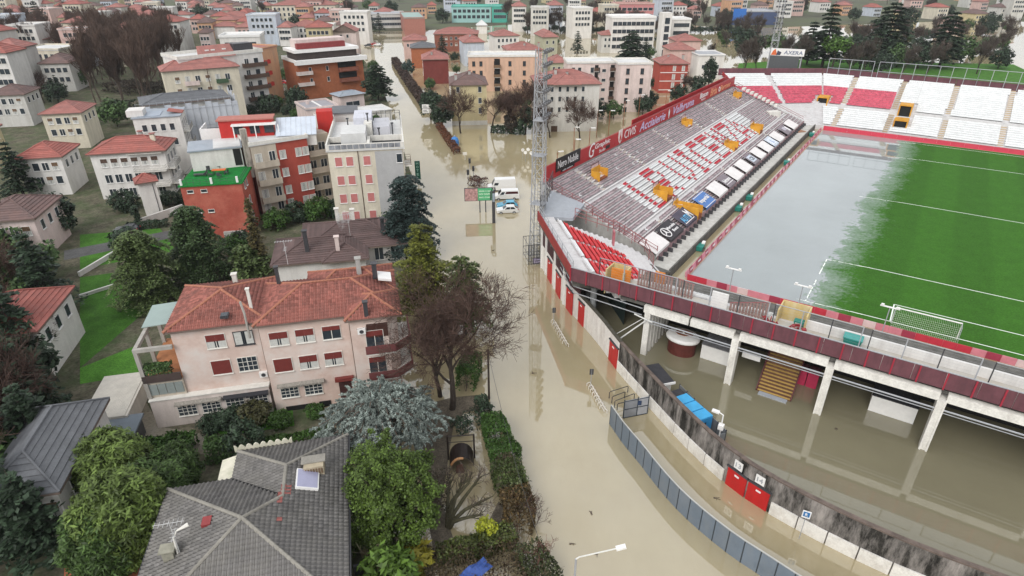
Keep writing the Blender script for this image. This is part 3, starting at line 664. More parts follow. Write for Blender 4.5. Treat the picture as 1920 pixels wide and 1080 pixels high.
# blue container, grey screens and the dark roofed hut behind the wall
c4 = px_rect([(1259,747),(1280,739),(1331,782),(1309,791)], 2.5)
cen = sum(c4, Vector())/4; ax = ((c4[3]+c4[2])/2-(c4[0]+c4[1])/2); Lc = ax.length; an = atan2(ax.y, ax.x)
t = sthing('blue_container', 'bright blue container with dark roof seams beside the curved stadium wall', 'container', (cen.x,cen.y,0), an); wd = 2.3
mb = MB(); mb.box(-Lc/2,Lc/2,-wd/2,wd/2,-.9,2.42); part('body', mb, mat('blue_dark_side', (.03,.20,.42), .5, .15), t)
for k in range(3):
    mb = MB(); mb.box(-Lc/2+k*Lc/3+.06, -Lc/2+(k+1)*Lc/3-.06, -wd/2-.03, wd/2+.03, 2.43, 2.55); part('roof_panel', mb, mat('sky_blue_roof', (.06,.36,.66), .5, .1), t)
mb = MB(); mb.box(Lc/2-.02, Lc/2+.05, -.5, .35, -.5, 2.0); part('door', mb, darkm, t)
mb = MB(); mb.box(-Lc/2-1.0,-Lc/2-.08,-wd/2,wd/2,-.9,2.3); o = sthing('dark_container', 'short black box standing at the far end of the blue container', 'container', (cen.x,cen.y,0), an); part('body', mb, darksteel, o)
mb = MB(); mb.box(-Lc/2-1.05,-Lc/2-.05,-wd/2-.05,wd/2+.05,2.31,2.4); part('lid', mb, mat('black_sheet', (.04,.04,.045)), o)
fp = px_rect([(1275,722),(1362,808)], 1.7); 
t = sthing('screen_fence', 'grey panel screen fence on the far side of the blue container', 'fence', (fp[0].x,fp[0].y,0), atan2(fp[1].y-fp[0].y, fp[1].x-fp[0].x)); Lf = (fp[1]-fp[0]).length
for i in range(6):
    mb = MB(); mb.box(i*Lf/6+.03,(i+1)*Lf/6-.03,-.03,.03,-.6,1.75); part('fence_panel', mb, mat('grey_screen', (.20,.21,.22), .6, .15), t)
for i in range(7): mb = MB(); mb.box(i*Lf/6-.03,i*Lf/6+.03,-.05,.05,-.6,1.85); part('fence_post', mb, darksteel, t)
mb = MB(); mb.box(Lf-.02,Lf+.02,-2.0,-.06,-.6,1.5); part('fence_panel', mb, mat('grey_screen', (.20,.21,.22)), t)
c4 = px_rect([(1207,686),(1228,681),(1258,716),(1236,722)], 2.6); cen = sum(c4, Vector())/4; ax = ((c4[3]+c4[2])/2-(c4[0]+c4[1])/2); Lc = ax.length; an = atan2(ax.y, ax.x)
t = sthing('ticket_hut', 'small hut with a black flat roof and white edge beside the wall', 'hut', (cen.x,cen.y,0), an)
mb = MB(); mb.box(-Lc/2+.2,Lc/2-.2,-.9,.9,-.9,2.4); part('wall', mb, offwhite, t)
mb = MB(); mb.box(-Lc/2,Lc/2,-1.15,1.15,2.41,2.58); part('roof', mb, mat('black_sheet', (.04,.04,.045)), t)
mb = MB(); mb.box(Lc/2+.005,Lc/2+.12,-1.2,1.2,2.36,2.62); part('gutter', mb, white, t)
mb = MB(); mb.box(Lc/2-.22,Lc/2-.16,-.7,-.2,-.5,1.6); part('door', mb, redpaint, t)
p = SL(1352,800,3.2); t = sthing('wall_lamp', 'white bracket lamp standing on the wall near the blue container', 'lamp', (p.x,p.y,0))
mb = MB(); mb.tube([(0,0,-.9),(0,0,4.6),(.3,.7,4.6)], .06, 6); part('bracket', mb, white, t); mb = MB(); mb.cbox((.3,.8,4.5), .35, .7, .2); part('lamp_head', mb, white, t); mb = MB(); mb.cbox((0,0,3.2), .5, .5, .5); part('junction_box', mb, white, t)

# ---------------------------------------------------------------- outer wall of the stadium
WP = [Vector((x, y, 0)) for x, y in ((-9.2,20.0),(-11.5,17.5),(-17.8,10.9),(-20.6,7.0),(-24.2,2.3),(-27.6,-1.7),(-32.2,-8.0),(-35.4,-12.6),(-37.9,-16.9),(-39.5,-21.3),(-40.5,-28.0),(-40.6,-34),(-39.8,-42),(-37.5,-52))]
def catmull(P, n=10):
    out = []
    for i in range(len(P)-1):
        p0, p1, p2, p3 = P[max(i-1,0)], P[i], P[i+1], P[min(i+2,len(P)-1)]
        for k in range(n):
            t = k/n; out.append(.5*((2*p1)+(p2-p0)*t+(2*p0-5*p1+4*p2-p3)*t*t+(3*p1-p0-3*p2+p3)*t**3))
    out.append(P[-1].copy()); return out
def resample(P, step):
    out = [P[0]]; acc = 0; L_ = [0]
    for a, b in zip(P, P[1:]): L_.append(L_[-1]+(b-a).length)
    n = int(L_[-1]/step); res = []
    for k in range(n+1):
        s = k*L_[-1]/n; i = max(j for j in range(len(L_)) if L_[j] <= s+1e-9); i = min(i, len(P)-2)
        t = (s-L_[i])/max(1e-9, L_[i+1]-L_[i]); res.append(P[i].lerp(P[i+1], t))
    return res
WR = resample(catmull(WP), 2.3)
SWL = sthing('stadium_wall', 'long curved stadium wall, white below and black stained concrete above, with red gates', 'wall')
w_white = mat('dirty_white_wall', (.76,.73,.70), .85, .08, .6, .2, (.30,.24,.21), .45, (.9,.9,.22), fine=.06)
w_dark = mat('stained_concrete', (.030,.028,.025), .9, .5, .8, .15, (.46,.42,.39), .72, (.9,.9,.22), fine=.35)
w_plinth = mat('white_plinth', (.78,.76,.72), .85, .08, .7, .2, (.25,.21,.16), .5, (.7,.7,.5), fine=.06)
w_upper = mat('maroon_shutter_panel', (.06,.025,.03), .7, .2)
def wseg(par, a, b, o0, o1, z0, z1, m, nm, gap=.0, loc_par=None):
    d = (b-a).normalized(); n = Vector((d.y,-d.x,0))       # outward (towards the street)
    if n.x > 0 and abs(n.x) > abs(n.y) or n.dot(Vector((-1,.3,0))) < 0: n = -n
    a2, b2 = a+d*gap, b-d*gap
    mb = MB(); q = [a2+n*o1, b2+n*o1, b2+n*o0, a2+n*o0]
    mb.hexa([(p.x,p.y,z0) for p in q]+[(p.x,p.y,z1) for p in q]); return part(nm, mb, m, par)
gates = {}; GC = []
for (px, py, wd, ht, num) in ((1034,527,2.2,3.4,''),(1052,553,2.2,3.4,''),(1072,584,2.2,3.4,''),(1090,607,1.6,3.2,''),(1145,683,2.2,2.8,''),(1371,922,2.0,2.1,'13'),(1411,951,2.0,2.1,'14')):
    p = SL(px, py); i = min(range(len(WR)-1), key=lambda k: ((WR[k]+WR[k+1])/2-p).length); gates[i] = (p, wd, ht, num); GC.append((p, wd))
for i in range(len(WR)-1):
    a, b = WR[i], WR[i+1]; mid = (a+b)/2
    corner = mid.x > -20.8; early = mid.y > -1.4
    H_ = 3.8
    if corner:
        wseg(SWL, a, b, -.25, 0, -.9, 3.9, w_white, 'wall_panel', .02)
        wseg(SWL, a, b, -.22, -.05, 3.92, 6.9, w_upper, 'upper_panel', .02)
        d = (b-a).normalized(); c = a; mb = MB(); mb.cbox((c.x, c.y, 3.0), .36, .36, 7.9, atan2(d.y,d.x))
        if min((c-g_[0]).length for g_ in GC) > 1.35: part('pilaster', mb, white, SWL)
    elif early:
        wseg(SWL, a, b, -.28, 0, -.9, H_, w_white, 'wall_panel', .006)
        wseg(SWL, a, b, -.36, .06, H_+.005, H_+.16, mat('mossy_coping', (.07,.065,.05), .9, .3), 'coping', .0)
    else:
        wseg(SWL, a, b, -.28, 0, -.9, H_-.05, w_dark, 'wall_panel', .006)
        if i not in gates: wseg(SWL, a, b, .003, .14, -.9, 1.35, w_plinth, 'plinth_panel', .05)
        wseg(SWL, a, b, -.36, .05, H_-.045, H_+.1, mat('rusty_coping', (.13,.10,.085), .9, .4, 1) , 'coping', .0)
    if i in gates:
        pg, wd, ht, num = gates[i]; d = (b-a).normalized(); mid = a+d*max(.2, min((b-a).length-.2, (pg-a).dot(d))); n_ = Vector((d.y,-d.x,0)); n_ = n_ if n_.dot(Vector((-1,.3,0))) > 0 else -n_
        g = wseg(SWL, mid-d*wd/2, mid+d*wd/2, .01, .12, -.9, ht, mat('red_gate_paint', (.48,.012,.014), .45, .06, .8, .4, (.25,.01,.01), .3), 'red_gate')
        wseg(SWL, mid-d*(wd/2+.15), mid+d*(wd/2+.15), .015, .2, ht+.02, ht+.16, darksteel, 'lintel')
        c = mid+n_*.14; mb = MB(); mb.cbox((c.x,c.y,ht-.45), .45, .06, .16, atan2(d.y,d.x)); part('gate_plate', mb, wl, g)
        if num:
            c = mid+n_*.06+d*-.1; an = atan2(-n_.y,-n_.x)-pi/2
            mb = MB(); mb.cbox((c.x,c.y,ht+.75), .85, .05, .9, an); pl = part('number_plate', mb, white, SWL)
            tm = text_mesh(num, .55, .5, mat('grey_number', (.35,.36,.38), .6, .1), 0, .004, .02)
            part('lettering', tm, None, pl, mat4=Matrix.Translation(c+n_*.04+Vector((0,0,ht+.5))) @ Matrix.Rotation(an, 4, 'Z') @ Matrix.Translation((-.27,0,0)))
# perimeter boards round the pitch
def boards(label, p, q, z, m_list, n, hgt=.9):
    p, q = Vector(p), Vector(q); d = (q-p); rz = atan2(d.y, d.x)
    t = sthing('perimeter_boards', label, 'advertising boards', (p.x,p.y,0), rz); L_ = d.length
    for i in range(n):
        x0, x1 = L_*i/n+.01, L_*(i+1)/n-.01; mb = MB()
        mb.hexa([(x0,-.05,-.2),(x1,-.05,-.2),(x1,.12,-.2),(x0,.12,-.2),(x0,.18,hgt),(x1,.18,hgt),(x1,.26,hgt),(x0,.26,hgt)])
        b_ = part('board_panel', mb, m_list[i % len(m_list)], t)
    return t
b_red = mat('led_red', (.50,.03,.06), .4, .1, 1, .4); b_pink = mat('led_pink', (.62,.22,.28), .4, .12, 1, .4); b_dk = mat('led_dark_red', (.34,.035,.075), .4, .15, 1, .4); b_white = mat('led_pale', (.68,.52,.54), .4, .1, 1, .4)
rb = random.Random(4)
b1 = boards('long row of pink and dark red boards along the flooded touchline', (0,0,0), (109.5,.2,0), 0, [b_pink,b_dk,b_pink,b_dk,b_dk,b_pink,b_dk], 73)
b2 = boards('row of red and pink boards behind the near goal line', (-.4,-82,0), (-.4,-.3,0), 0, [b_red,b_red,b_dk,b_pink,b_pink,b_white,b_pink,b_dk,b_pink,b_red,b_red], 55, 1.0)
b3 = boards('row of red boards with white lozenges behind the far goal', (110.4,0,0), (110.4,-82,0), 0, [b_red], 27, 1.15)
for i in range(8):
    mb = MB(); c = 6+i*10; mb.poly([(c-.5,.08,.5),(c,.02,.15),(c+.5,.08,.5),(c,.17,.95)]); mb.poly([(c-.5,.12,.5),(c,.2,.95),(c+.5,.12,.5),(c,.05,.15)]); part('lozenge_mark', mb, wl, b3)
for i in range(30):
    mb = MB(); c = 2+i*3.6; mb.box(c, c+1.2, -.01, .02, .35, .62); part('printed_mark', mb, wl if i%2 else b_white, b1, mat4=Matrix.Rotation(-.2,4,'X'))
# goal, bins and small pitch side things
t = sthing('goal', 'white goal frame with net at the near end of the grass', 'goal', (2.2,-30.8,0))
mb = MB(); mb.tube([(0,3.66,0),(0,3.66,2.44),(0,-3.66,2.44),(0,-3.66,0)], .09, 8); part('frame', mb, white, t)
mb = MB(); mb.tube([(0,3.66,2.44),(-1.2,3.66,2.3),(-2.2,3.66,0),(-2.2,-3.66,0),(-1.2,-3.66,2.3),(0,-3.66,2.44)], .04, 6); part('net_support', mb, steel, t)
mb = MB()
for i in range(37):
    y = -3.66+i*.2; mb.tube([(0,y,2.44),(-1.2,y,2.3),(-2.2,y,0)], .008, 3, False)
for k in range(11):
    f = k/10; mb.tube([(-1.2-f,-3.66,2.3-2.3*f),(-1.2-f,3.66,2.3-2.3*f)], .008, 3, False)
part('net', mb, white, t, stuff=True)
grn = mat('teal_plastic', (.02,.20,.16), .5, .15, 1)
def bench_shelter(x, y, label, rz=0):
    t = sthing('pitch_trolley', label, 'trolley', (x,y,0), rz, 'teal trolleys by the touchline')
    mb = MB(); mb.hexa([(-.9,-.5,.1),(.9,-.5,.1),(.9,.5,.1),(-.9,.5,.1),(-1,-.6,.9),(1,-.6,.9),(1,.6,.9),(-1,.6,.9)]); part('tub', mb, grn, t)
    mb = MB(); mb.cbox((.9,-.3,1.05), .9, .5, .25); part('white_lid', mb, white, t)
    for k in (-1,1): mb = MB(); mb.tube([(k*.6,-.62,.2),(k*.6,-.74,.2)], .2, 10); part('wheel', mb, darksteel, t)
for px, py, lab in ((1312,463,'teal trolley nearest the corner of the long boards'),(1385,390,'teal trolley halfway along the dark ditch, second from the near corner'),(1405,370,'small dark trolley with white lid third along the ditch'),(1475,305,'large teal trolley with white lid beside the far half of the ditch'),(1522,252,'teal trolley at the far corner below the dark stair opening')):
    p = SL(px, py, .5); bench_shelter(p.x, min(1.7, max(.8, p.y)), lab, .1)
p = SL(1595,650,8.2); t = sthing('wheeled_bin', 'teal wheeled bin on the deck behind the maroon fascia', 'bin', (FX+2.2,p.y,7.75))
mb = MB(); mb.hexa([(-.5,-.7,.1),(.5,-.7,.1),(.5,.7,.1),(-.5,.7,.1),(-.6,-.85,1.0),(.6,-.85,1.0),(.6,.85,1.0),(-.6,.85,1.0)]); part('body', mb, grn, t); mb = MB(); mb.box(-.62,.62,-.9,.9,1.01,1.12); part('lid', mb, mat('teal_pale', (.06,.30,.27), .5, .1), t)
p = SL(1503,575,8.2); t = sthing('folding_stool', 'small teal stool standing on the end stand', 'stool', (FX+3.2,p.y-.5,7.75)); mb = MB(); mb.box(-.4,.4,-.5,.5,.6,.75); part('seat', mb, grn, t); mb = MB(); mb.box(-.35,.35,-.45,-.4,0,.6); mb.box(-.35,.35,.4,.45,0,.6); part('leg', mb, grn, t)
def chair_pile(y, label, wd=1.4):
    t = sthing('seat_pile', label, 'seat pile', (FX+1.3,y,7.75), .2)
    rp = random.Random(int(y*7))
    for k in range(7): mb = MB(); mb.cbox((rp.uniform(-.5,.5),rp.uniform(-wd/2,wd/2),.15+.12*k), .45, .5, .1, rp.uniform(0,3)); mb.cbox((rp.uniform(-.5,.5),rp.uniform(-wd/2,wd/2),.25+.12*k), .1, .5, .3, rp.uniform(0,3)); part('loose_seat', mb, brightred, t)
chair_pile(-15.9, 'pile of loose red seats at the foot of the brown slatted screen'); chair_pile(-18.4, 'heap of loose red seats below the pale amber box', 2.0)
mb = MB(); mb.tube([(FX+.9,-19.2,8.0),(FX+.8,-23.4,7.95)], .09, 6); o = solid('red_pole', 'long red pole lying on the deck beside the heap of loose seats', 'pole', mb, mat('red_rib', (.33,.03,.05))); o.location = SO; o.rotation_euler.z = SRZ
for k, (px, py, lab) in enumerate(((1336,515,'white floodlight bracket over the near goal line, leftmost of three'),(1467,553,'white floodlight bracket over the near goal line, middle of three'),(1635,600,'white floodlight bracket over the near goal line by the goal'))):
    p = SL(px, py, 5); t = sthing('light_bracket', lab, 'light bracket', (-2.0,p.y-1.5,0)); mb = MB(); mb.tube([(0,0,-.5),(0,0,4.2)], .07, 6); part('mast', mb, steel, t); mb = MB(); mb.box(-.15,.15,-1.1,1.1,4.2,4.28); part('crossbar', mb, white, t)
    for s in (-1,1): mb = MB(); mb.cbox((0,s*.85,4.4), .3, .35, .2); part('lamp_head', mb, white, t)

# ---------------------------------------------------------------- far end stand
FS = sthing('far_stand', 'far end stand of white and red seat blocks with orange gangways', 'grandstand')
# rows run round a chamfered corner; every row is a polyline
def far_row(d):     # d = distance behind the front
    x = 111.3+d; c = 3.6+d*.26
    return [Vector((x-11.5-d*.25, c+8.5+d*.6, 0)), Vector((x, c-3, 0)), Vector((x+.6, -20, 0)), Vector((x-2.0, -82, 0))]
NROW = 25; TD = .98
fw, fr_ = MB(), MB()
def zfar(i): return 1.3+.36*i+(.9 if i >= 9 else 0)
gy = (-2.2,-15.0,-27.8,-40.6,-53.4,-66)
for i in range(NROW):
    d0, d1 = i*TD, (i+1)*TD+.01; a, b = far_row(d0), far_row(d1); z = zfar(i)
    for k in range(3):
        mb = MB(); q = [a[k], a[k+1], b[k+1], b[k]]; q = q if True else q
        mb.hexa([(p.x,p.y,z-1.3) for p in q]+[(p.x,p.y,z) for p in q]); part('terrace_step', mb, step_m, FS)
        L_ = (a[k+1]-a[k]).length; n = int(L_/.5); d = (a[k+1]-a[k]).normalized(); inn = Vector((d.y,-d.x,0)); inn = inn if inn.x < 0 or k == 0 and inn.dot(Vector((-1,-.8,0))) > 0 else -inn
        for j in range(n):
            p = a[k]+d*(j+.5)*L_/n-inn*.55
            if any(abs(p.y-g+i*.02) < .75 for g in gy) and k: continue
            if k == 0 and abs(j/n-.45) < .03: continue
            if k and -20.4 < p.y < -15.7 and 3 <= i < 13: continue
            if 1.2 < p.y < 5.4 and 9 <= i < 13 and p.x < 128: continue
            red = 9 <= i < 18 and p.y > -15.0
            if k == 0 and i < 9: continue
            seat(fr_ if red else fw, p.x, p.y, z, (inn.x, inn.y), .49, 1.45)
part('white_seats', fw, seat_white, FS, stuff=True); part('red_seats', fr_, seat_pink, FS, stuff=True)
gang_m = mat('sandy_gangway', (.46,.36,.24), .8, .15, 1)
for g in gy:
    for i in range(NROW):
        mb = MB(); r_ = far_row(i*TD+.1); x = r_[1].x+(r_[2].x-r_[1].x)*.5; z = zfar(i); 
        if abs(i-9) > 0: mb.box(x-.1, x+.5, g-.62-i*.02, g+.62-i*.02, z+.003, z+.2); part('gangway_step', mb, gang_m, FS)
def famber(y, i0, h=2.6, wd=3.0):
    r_ = far_row(i0*TD); x = r_[1].x; z = zfar(i0)
    v = part('vomitory', (lambda q: (q.box(x,x+4,y-wd/2-.3,y-wd/2,z-1.5,z+h), q.box(x,x+4,y+wd/2,y+wd/2+.3,z-1.5,z+h), q.box(x,x+4,y-wd/2,y+wd/2,z+h-.3,z+h), q)[-1])(MB()), amber, FS)
    q = MB(); q.box(x+.3,x+3.9,y-wd/2+.01,y+wd/2-.01,z-1.4,z+h-.4); part('opening', q, darkm, v)
famber(3.2, 9, 1.7, 2.4); famber(-18.0, 9, 1.8, 2.6); famber(-18.0, 3, 1.9, 2.8)
back = far_row(NROW*TD+1.2)
for k in range(3):
    n = (3,4,8)[k]
    for i in range(n):
        a, b = back[k].lerp(back[k+1], i/n), back[k].lerp(back[k+1], (i+1)/n); d = (b-a).normalized()*.03; a, b = a+d, b-d; mb = MB(); zt = zfar(NROW)
        t_ = Vector((d.y,-d.x,0)).normalized()*.2; t_ = t_ if t_.x > 0 else -t_; q = [a,b,b+t_,a+t_]; mb.hexa([(p.x,p.y,zt-.6) for p in q]+[(p.x,p.y,zt+1.5) for p in q]); part('back_panel', mb, maroon, FS)
zt = zfar(NROW)
for (k, f0, f1) in ((1,.05,.5),(1,.55,1.0),(2,.0,.2),(2,.2,.4),(2,.4,.6)):
    a, b = back[k].lerp(back[k+1], f0), back[k].lerp(back[k+1], f1); mb = MB(); n = 5
    for z in (zt+1.9, zt+4.6): mb.tube([(a.x-.8,a.y,z),(b.x-.8,b.y,z)], .08, 5)
    part('frame_rail', mb, steel, FS)
    for i in range(n):
        p = a.lerp(b, i/(n-1)); mb = MB(); mb.box(p.x-.88,p.x-.72,p.y-.07,p.y+.07,zt-1,zt+4.6); part('frame_post', mb, steel, FS)
# corner gap: dark void, red rails, rusty ramp
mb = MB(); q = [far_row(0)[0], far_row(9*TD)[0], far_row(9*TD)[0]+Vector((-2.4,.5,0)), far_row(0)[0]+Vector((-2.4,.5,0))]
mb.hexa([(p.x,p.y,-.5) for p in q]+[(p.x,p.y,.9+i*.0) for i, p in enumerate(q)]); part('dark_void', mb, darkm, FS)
for k in range(9):
    p = far_row((9+k*1.6)*TD)[0]; q = p+Vector((-1.6,.6,0)); z = zfar(9+k*1.6); mb = MB(); mb.tube([(p.x,p.y,z+.2),(p.x,p.y,z+1.3),(q.x,q.y,z+1.3),(q.x,q.y,z+.2)], .07, 5); part('red_rail', mb, brightred, FS)
p0, p1 = far_row(0)[0], far_row(24*TD)[0]
mb = MB(); mb.beam((p0.x-.4,p0.y,1.8),(p1.x-.4,p1.y,zfar(24)+.8), .2, 1.0); part('red_side_wall', mb, brightred, FS)
mb = MB(); mb.cbox((p0.x-3.0,p0.y-6.0,1.0), 9, 2.2, .8, -.6); part('ramp', mb, mat('rusty_ramp', (.30,.16,.10), .8, .25, 1), FS)
mb = MB(); mb.cbox((p0.x+1.4,p0.y+.2,4.6), 3.6, 2.0, 1.6, -.7); part('white_cabin', mb, offwhite, FS)

# scoreboard with banner
p = back[0].lerp(back[1], .55); p = SL(1466,140,9.5)
t = sthing('scoreboard', 'large dark grey scoreboard topped by a white lettered banner with an orange mark', 'scoreboard', (p.x,p.y,0), -1.35)
mb = MB(); mb.box(-4.6,4.2,-.4,.4,9.6,15.2); part('screen', mb, mat('dead_screen', (.085,.09,.095), .4, .06), t)
mb = MB(); mb.box(-4.6,5.4,-.25,.25,15.3,17.4); bn = part('banner', mb, mat('banner_white', (.72,.71,.69), .6, .06), t)
part('lettering', text_mesh('AXERA', 5.6, 1.1, mat('banner_grey', (.14,.17,.25), .6, .1), .1, .01, .015), None, bn, (-.7,-.27,15.75))
mb = MB(); mb.poly([(-4.5,-.265,15.4),(-2.6,-.265,15.4),(-3.3,-.265,17.3),(-4.0,-.265,16.6)]); part('logo', mb, mat('logo_orange', (.60,.13,.04), .6, .1), bn)
mb = MB(); mb.poly([(-2.9,-.266,15.4),(-1.7,-.266,15.4),(-1.4,-.266,16.3),(-2.6,-.266,16.8)]); part('logo', mb, mat('logo_dark', (.05,.05,.08), .6, .1), bn)
for x in (-4.8,0,4.8): mb = MB(); mb.box(x-.2,x+.2,.42,.8,-.9,16.5); part('leg', mb, steel, t)

# ---------------------------------------------------------------- floodlight masts
def mast(name, label, pos, H_, wb, wt, face, seed=0):
    t = thing(name, label, 'floodlight mast', pos, face)
    mb = MB(); nlev = 15; zs = [-.9+(H_-.5)*(1-(1-i/nlev)**1.0) for i in range(nlev+1)]
    W = lambda z: (wb+(wt-wb)*min(1, max(0,z)/H_))/2
    cs = ((-1,-1),(1,-1),(1,1),(-1,1))
    for c in cs:
        mb2 = MB(); mb2.beam((c[0]*W(0),c[1]*W(0),-.9),(c[0]*W(H_),c[1]*W(H_),H_), .12, .12); part('leg', mb2, steel, t)
    for z0, z1 in zip(zs, zs[1:]):
        for k in range(4):
            a, b = cs[k], cs[(k+1)%4]
            A0 = (a[0]*W(z0),a[1]*W(z0),z0); B1 = (b[0]*W(z1),b[1]*W(z1),z1); B0 = (b[0]*W(z0),b[1]*W(z0),z0); A1 = (a[0]*W(z1),a[1]*W(z1),z1)
            mb.beam(A0, B1, .05, .05); mb.beam(B0, A1, .05, .05); mb.beam(A1, B1, .05, .05)
    part('lattice', mb, mat('galvanised_lattice', (.42,.43,.44), .5, .1, 2, .5), t)
    mb = MB()
    for k in range(60): mb.box(-.2,.2,W(0)-.4,W(0)-.36,-.5+k*H_/60,-.44+k*H_/60)
    mb.box(-.24,-.2,.3,.34,-.9,H_); mb.box(.2,.24,.3,.34,-.9,H_); part('ladder', mb, darksteel, t)
    fr = MB()
    for k in range(6):
        z = H_-9.0+k*1.75; fr.beam((wt/2+.2,-1.6,z),(wt/2+.2,1.6,z), .12, .12); fr.beam((0,-.9,z-.2),(wt/2+.2,-.9,z), .08, .08); fr.beam((0,.9,z-.2),(wt/2+.2,.9,z), .08, .08)
    fr.box(-wt/2-.1,wt/2+.3,-1.2,1.2,H_-9.6,H_-9.5); part('lamp_frame', fr, steel, t)
    lm = MB(); lm.cbox((0,0,0), .28, .55, .5); lm.cbox((-.25,0,0), .3, .3, .28); lme = lm.mesh('lamp', [mat('lamp_housing', (.10,.10,.105), .4, .2, 2, .5)])
    for k in range(6):
        for j in range(4):
            o = part('lamp', lme, None, t, mat4=Matrix.Translation((wt/2+.45, -1.35+.9*j, H_-9.0+k*1.75)) @ Matrix.Rotation(.5, 4, 'Y'))
    for z in (9.5, 17.0):
        mb = MB(); mb.box(-W(z)-.2,W(z)+.2,-W(z)-.2,W(z)+.2,z,z+.06); part('platform', mb, steel, t)
        mb = MB(); 
        for zz in (z+.5,z+1.0): mb.tube([(-W(z)-.2,-W(z)-.2,zz),(W(z)+.2,-W(z)-.2,zz),(W(z)+.2,W(z)+.2,zz),(-W(z)-.2,W(z)+.2,zz),(-W(z)-.2,-W(z)-.2,zz)], .025, 4)
        part('platform_rail', mb, steel, t)
    return t
p = G(1007,486); T1 = mast('floodlight_mast', 'tall lattice floodlight mast rising from the flood at the stand corner', p, 31.8, 2.0, 1.2, R(-20))
cg = thing('mast_cage', 'dark mesh cage with a pale lettered board around the floodlight mast foot', 'cage', p, R(12))
for i in range(9):
    x = -1.9+i*.475
    for y in (-1.8,1.8): mb = MB(); mb.box(x-.03,x+.03,y-.03,y+.03,-.9,3.4); part('bar', mb, darksteel, cg)
for z in (.6,1.7,3.4):
    mb = MB(); mb.tube([(-1.9,-1.8,z),(1.9,-1.8,z),(1.9,1.8,z),(-1.9,1.8,z),(-1.9,-1.8,z)], .05, 4); part('rail', mb, darksteel, cg)
mb = MB()
for i in range(40):
    x = -1.9+i*.0975; mb.box(x-.008,x+.008,-1.83,-1.82,-.5,3.4)
for i in range(20): mb.box(-1.9,1.9,-1.835,-1.825,-.3+i*.19,-.285+i*.19)
part('mesh_wires', mb, darksteel, cg, stuff=True)
mb = MB(); mb.box(-1.2,1.1,-1.98,-1.9,.15,1.2); sg = part('lettered_board', mb, mat('dark_board', (.10,.09,.11), .6, .15), cg)
part('lettering', text_mesh('Zona\nSorvegl.', 2.0, .8, mat('lilac_lettering', (.52,.46,.66)), 0, .01, .02), None, sg, (-1.05,-1.99,.28))
mast('floodlight_mast', 'far lattice floodlight mast rising beside the grey scoreboard', G(1437,168), 30, 2.6, 1.7, R(-120))

# ---------------------------------------------------------------- street side of the stadium: curved panel fence, gates, racks
FP = [Vector((x, y, 0)) for x, y in ((10.13,50.06),(11.0,47.3),(12.23,44.3),(13.1,41.9),(14.17,39.38),(15.2,37.5),(16.43,35.67),(17.8,33.9),(19.27,32.38),(22,29.6),(26,26.5),(32,23))]
FPR = resample(catmull(FP, 8), 1.32)
pf = thing('panel_fence', 'long curved fence of blue grey metal panels standing in the flooded street', 'fence')
pf_m = mat('blue_grey_panel', (.135,.17,.215), .5, .12, .5, .4, (.22,.23,.24), .4, (.6,.6,.3)); pf_d = mat('panel_frame', (.04,.05,.06), .5, .1)
for a, b in zip(FPR, FPR[1:]):
    d = (b-a).normalized(); n = Vector((-d.y,d.x,0))*.03; a2, b2 = a+d*.05, b-d*.05; mb = MB(); q = [a2+n,b2+n,b2-n,a2-n]
    mb.hexa([(p.x,p.y,-.5) for p in q]+[(p.x,p.y,2.42) for p in q]); part('fence_panel', mb, pf_m, pf)
    mb = MB(); mb.cbox((a.x,a.y,.95), .075, .09, 3.1, atan2(d.y,d.x)); part('fence_post', mb, pf_d, pf)
    mb = MB(); mb.beam((a.x,a.y,2.47),(b.x,b.y,2.47), .10, .07); part('top_rail', mb, mat('pale_rail', (.42,.42,.40), .5, .1), pf)
gp = [G(1168,784), G(1193,779), G(1213,775)]
gt = thing('metal_gate', 'pair of grey metal gate leaves closing the gap beside the white wall', 'gate', gp[0], 0)
for a, b, m in ((gp[0],gp[1],mat('grey_gate', (.22,.23,.25), .5, .15)),(gp[1],gp[2],mat('pale_gate', (.34,.35,.38), .5, .15))):
    a2, b2 = a-gp[0], b-gp[0]; d = (b2-a2).normalized(); n = Vector((-d.y,d.x,0))*.03; mb = MB(); q = [a2+d*.06+n,b2-d*.06+n,b2-d*.06-n,a2+d*.06-n]
    mb.hexa([(p.x,p.y,-.5) for p in q]+[(p.x,p.y,2.25) for p in q]); lf = part('gate_leaf', mb, m, gt)
    for z in (.05,1.15,2.2): mb = MB(); mb.beam((a2.x,a2.y,z)-n*1.8 if False else (Vector((a2.x,a2.y,z))-n*1.9), Vector((b2.x,b2.y,z))-n*1.9, .06, .06); part('gate_bar', mb, pf_d, lf)
for p in gp: mb = MB(); q = p-gp[0]; mb.cbox((q.x,q.y,.8), .1, .1, 3.2); part('gate_post', mb, pf_d, gt)
mb = MB(); q = gp[1].lerp(gp[2],.15)-gp[0]; mb.cbox((q.x,q.y-.1,1.7), .4, .05, .55); part('notice', mb, mat('dark_blue_notice', (.03,.05,.10), .5, .1), gt)
rk = darksteel
for i, (a, b) in enumerate((((1143,735),(1178,724)),((1148,744),(1172,735)),((1153,752),(1190,738)),((1158,757),(1184,752)))):
    z = .85; A, B = G(*a, z), G(*b, z); t = thing('hoop_barrier', ['dark hoop barrier in the flood, farthest of four before the gate','short dark hoop barrier, second of four before the gate','long dark hoop barrier reaching the white wall, third of four','dark hoop barrier closest to the grey gate'][i], 'barrier', (A.x,A.y,0), 0, 'hoop barriers before the grey gate')
    mb = MB(); D = B-A; mb.tube([(0,0,-.6),(0,0,.8),(.0+D.x*.04,D.y*.04,.87),(D.x*.96,D.y*.96,.87),(D.x,D.y,.8),(D.x,D.y,-.6)], .045, 6); part('hoop', mb, rk, t)
white_r = mat('rack_white', (.66,.62,.56), .5, .12)
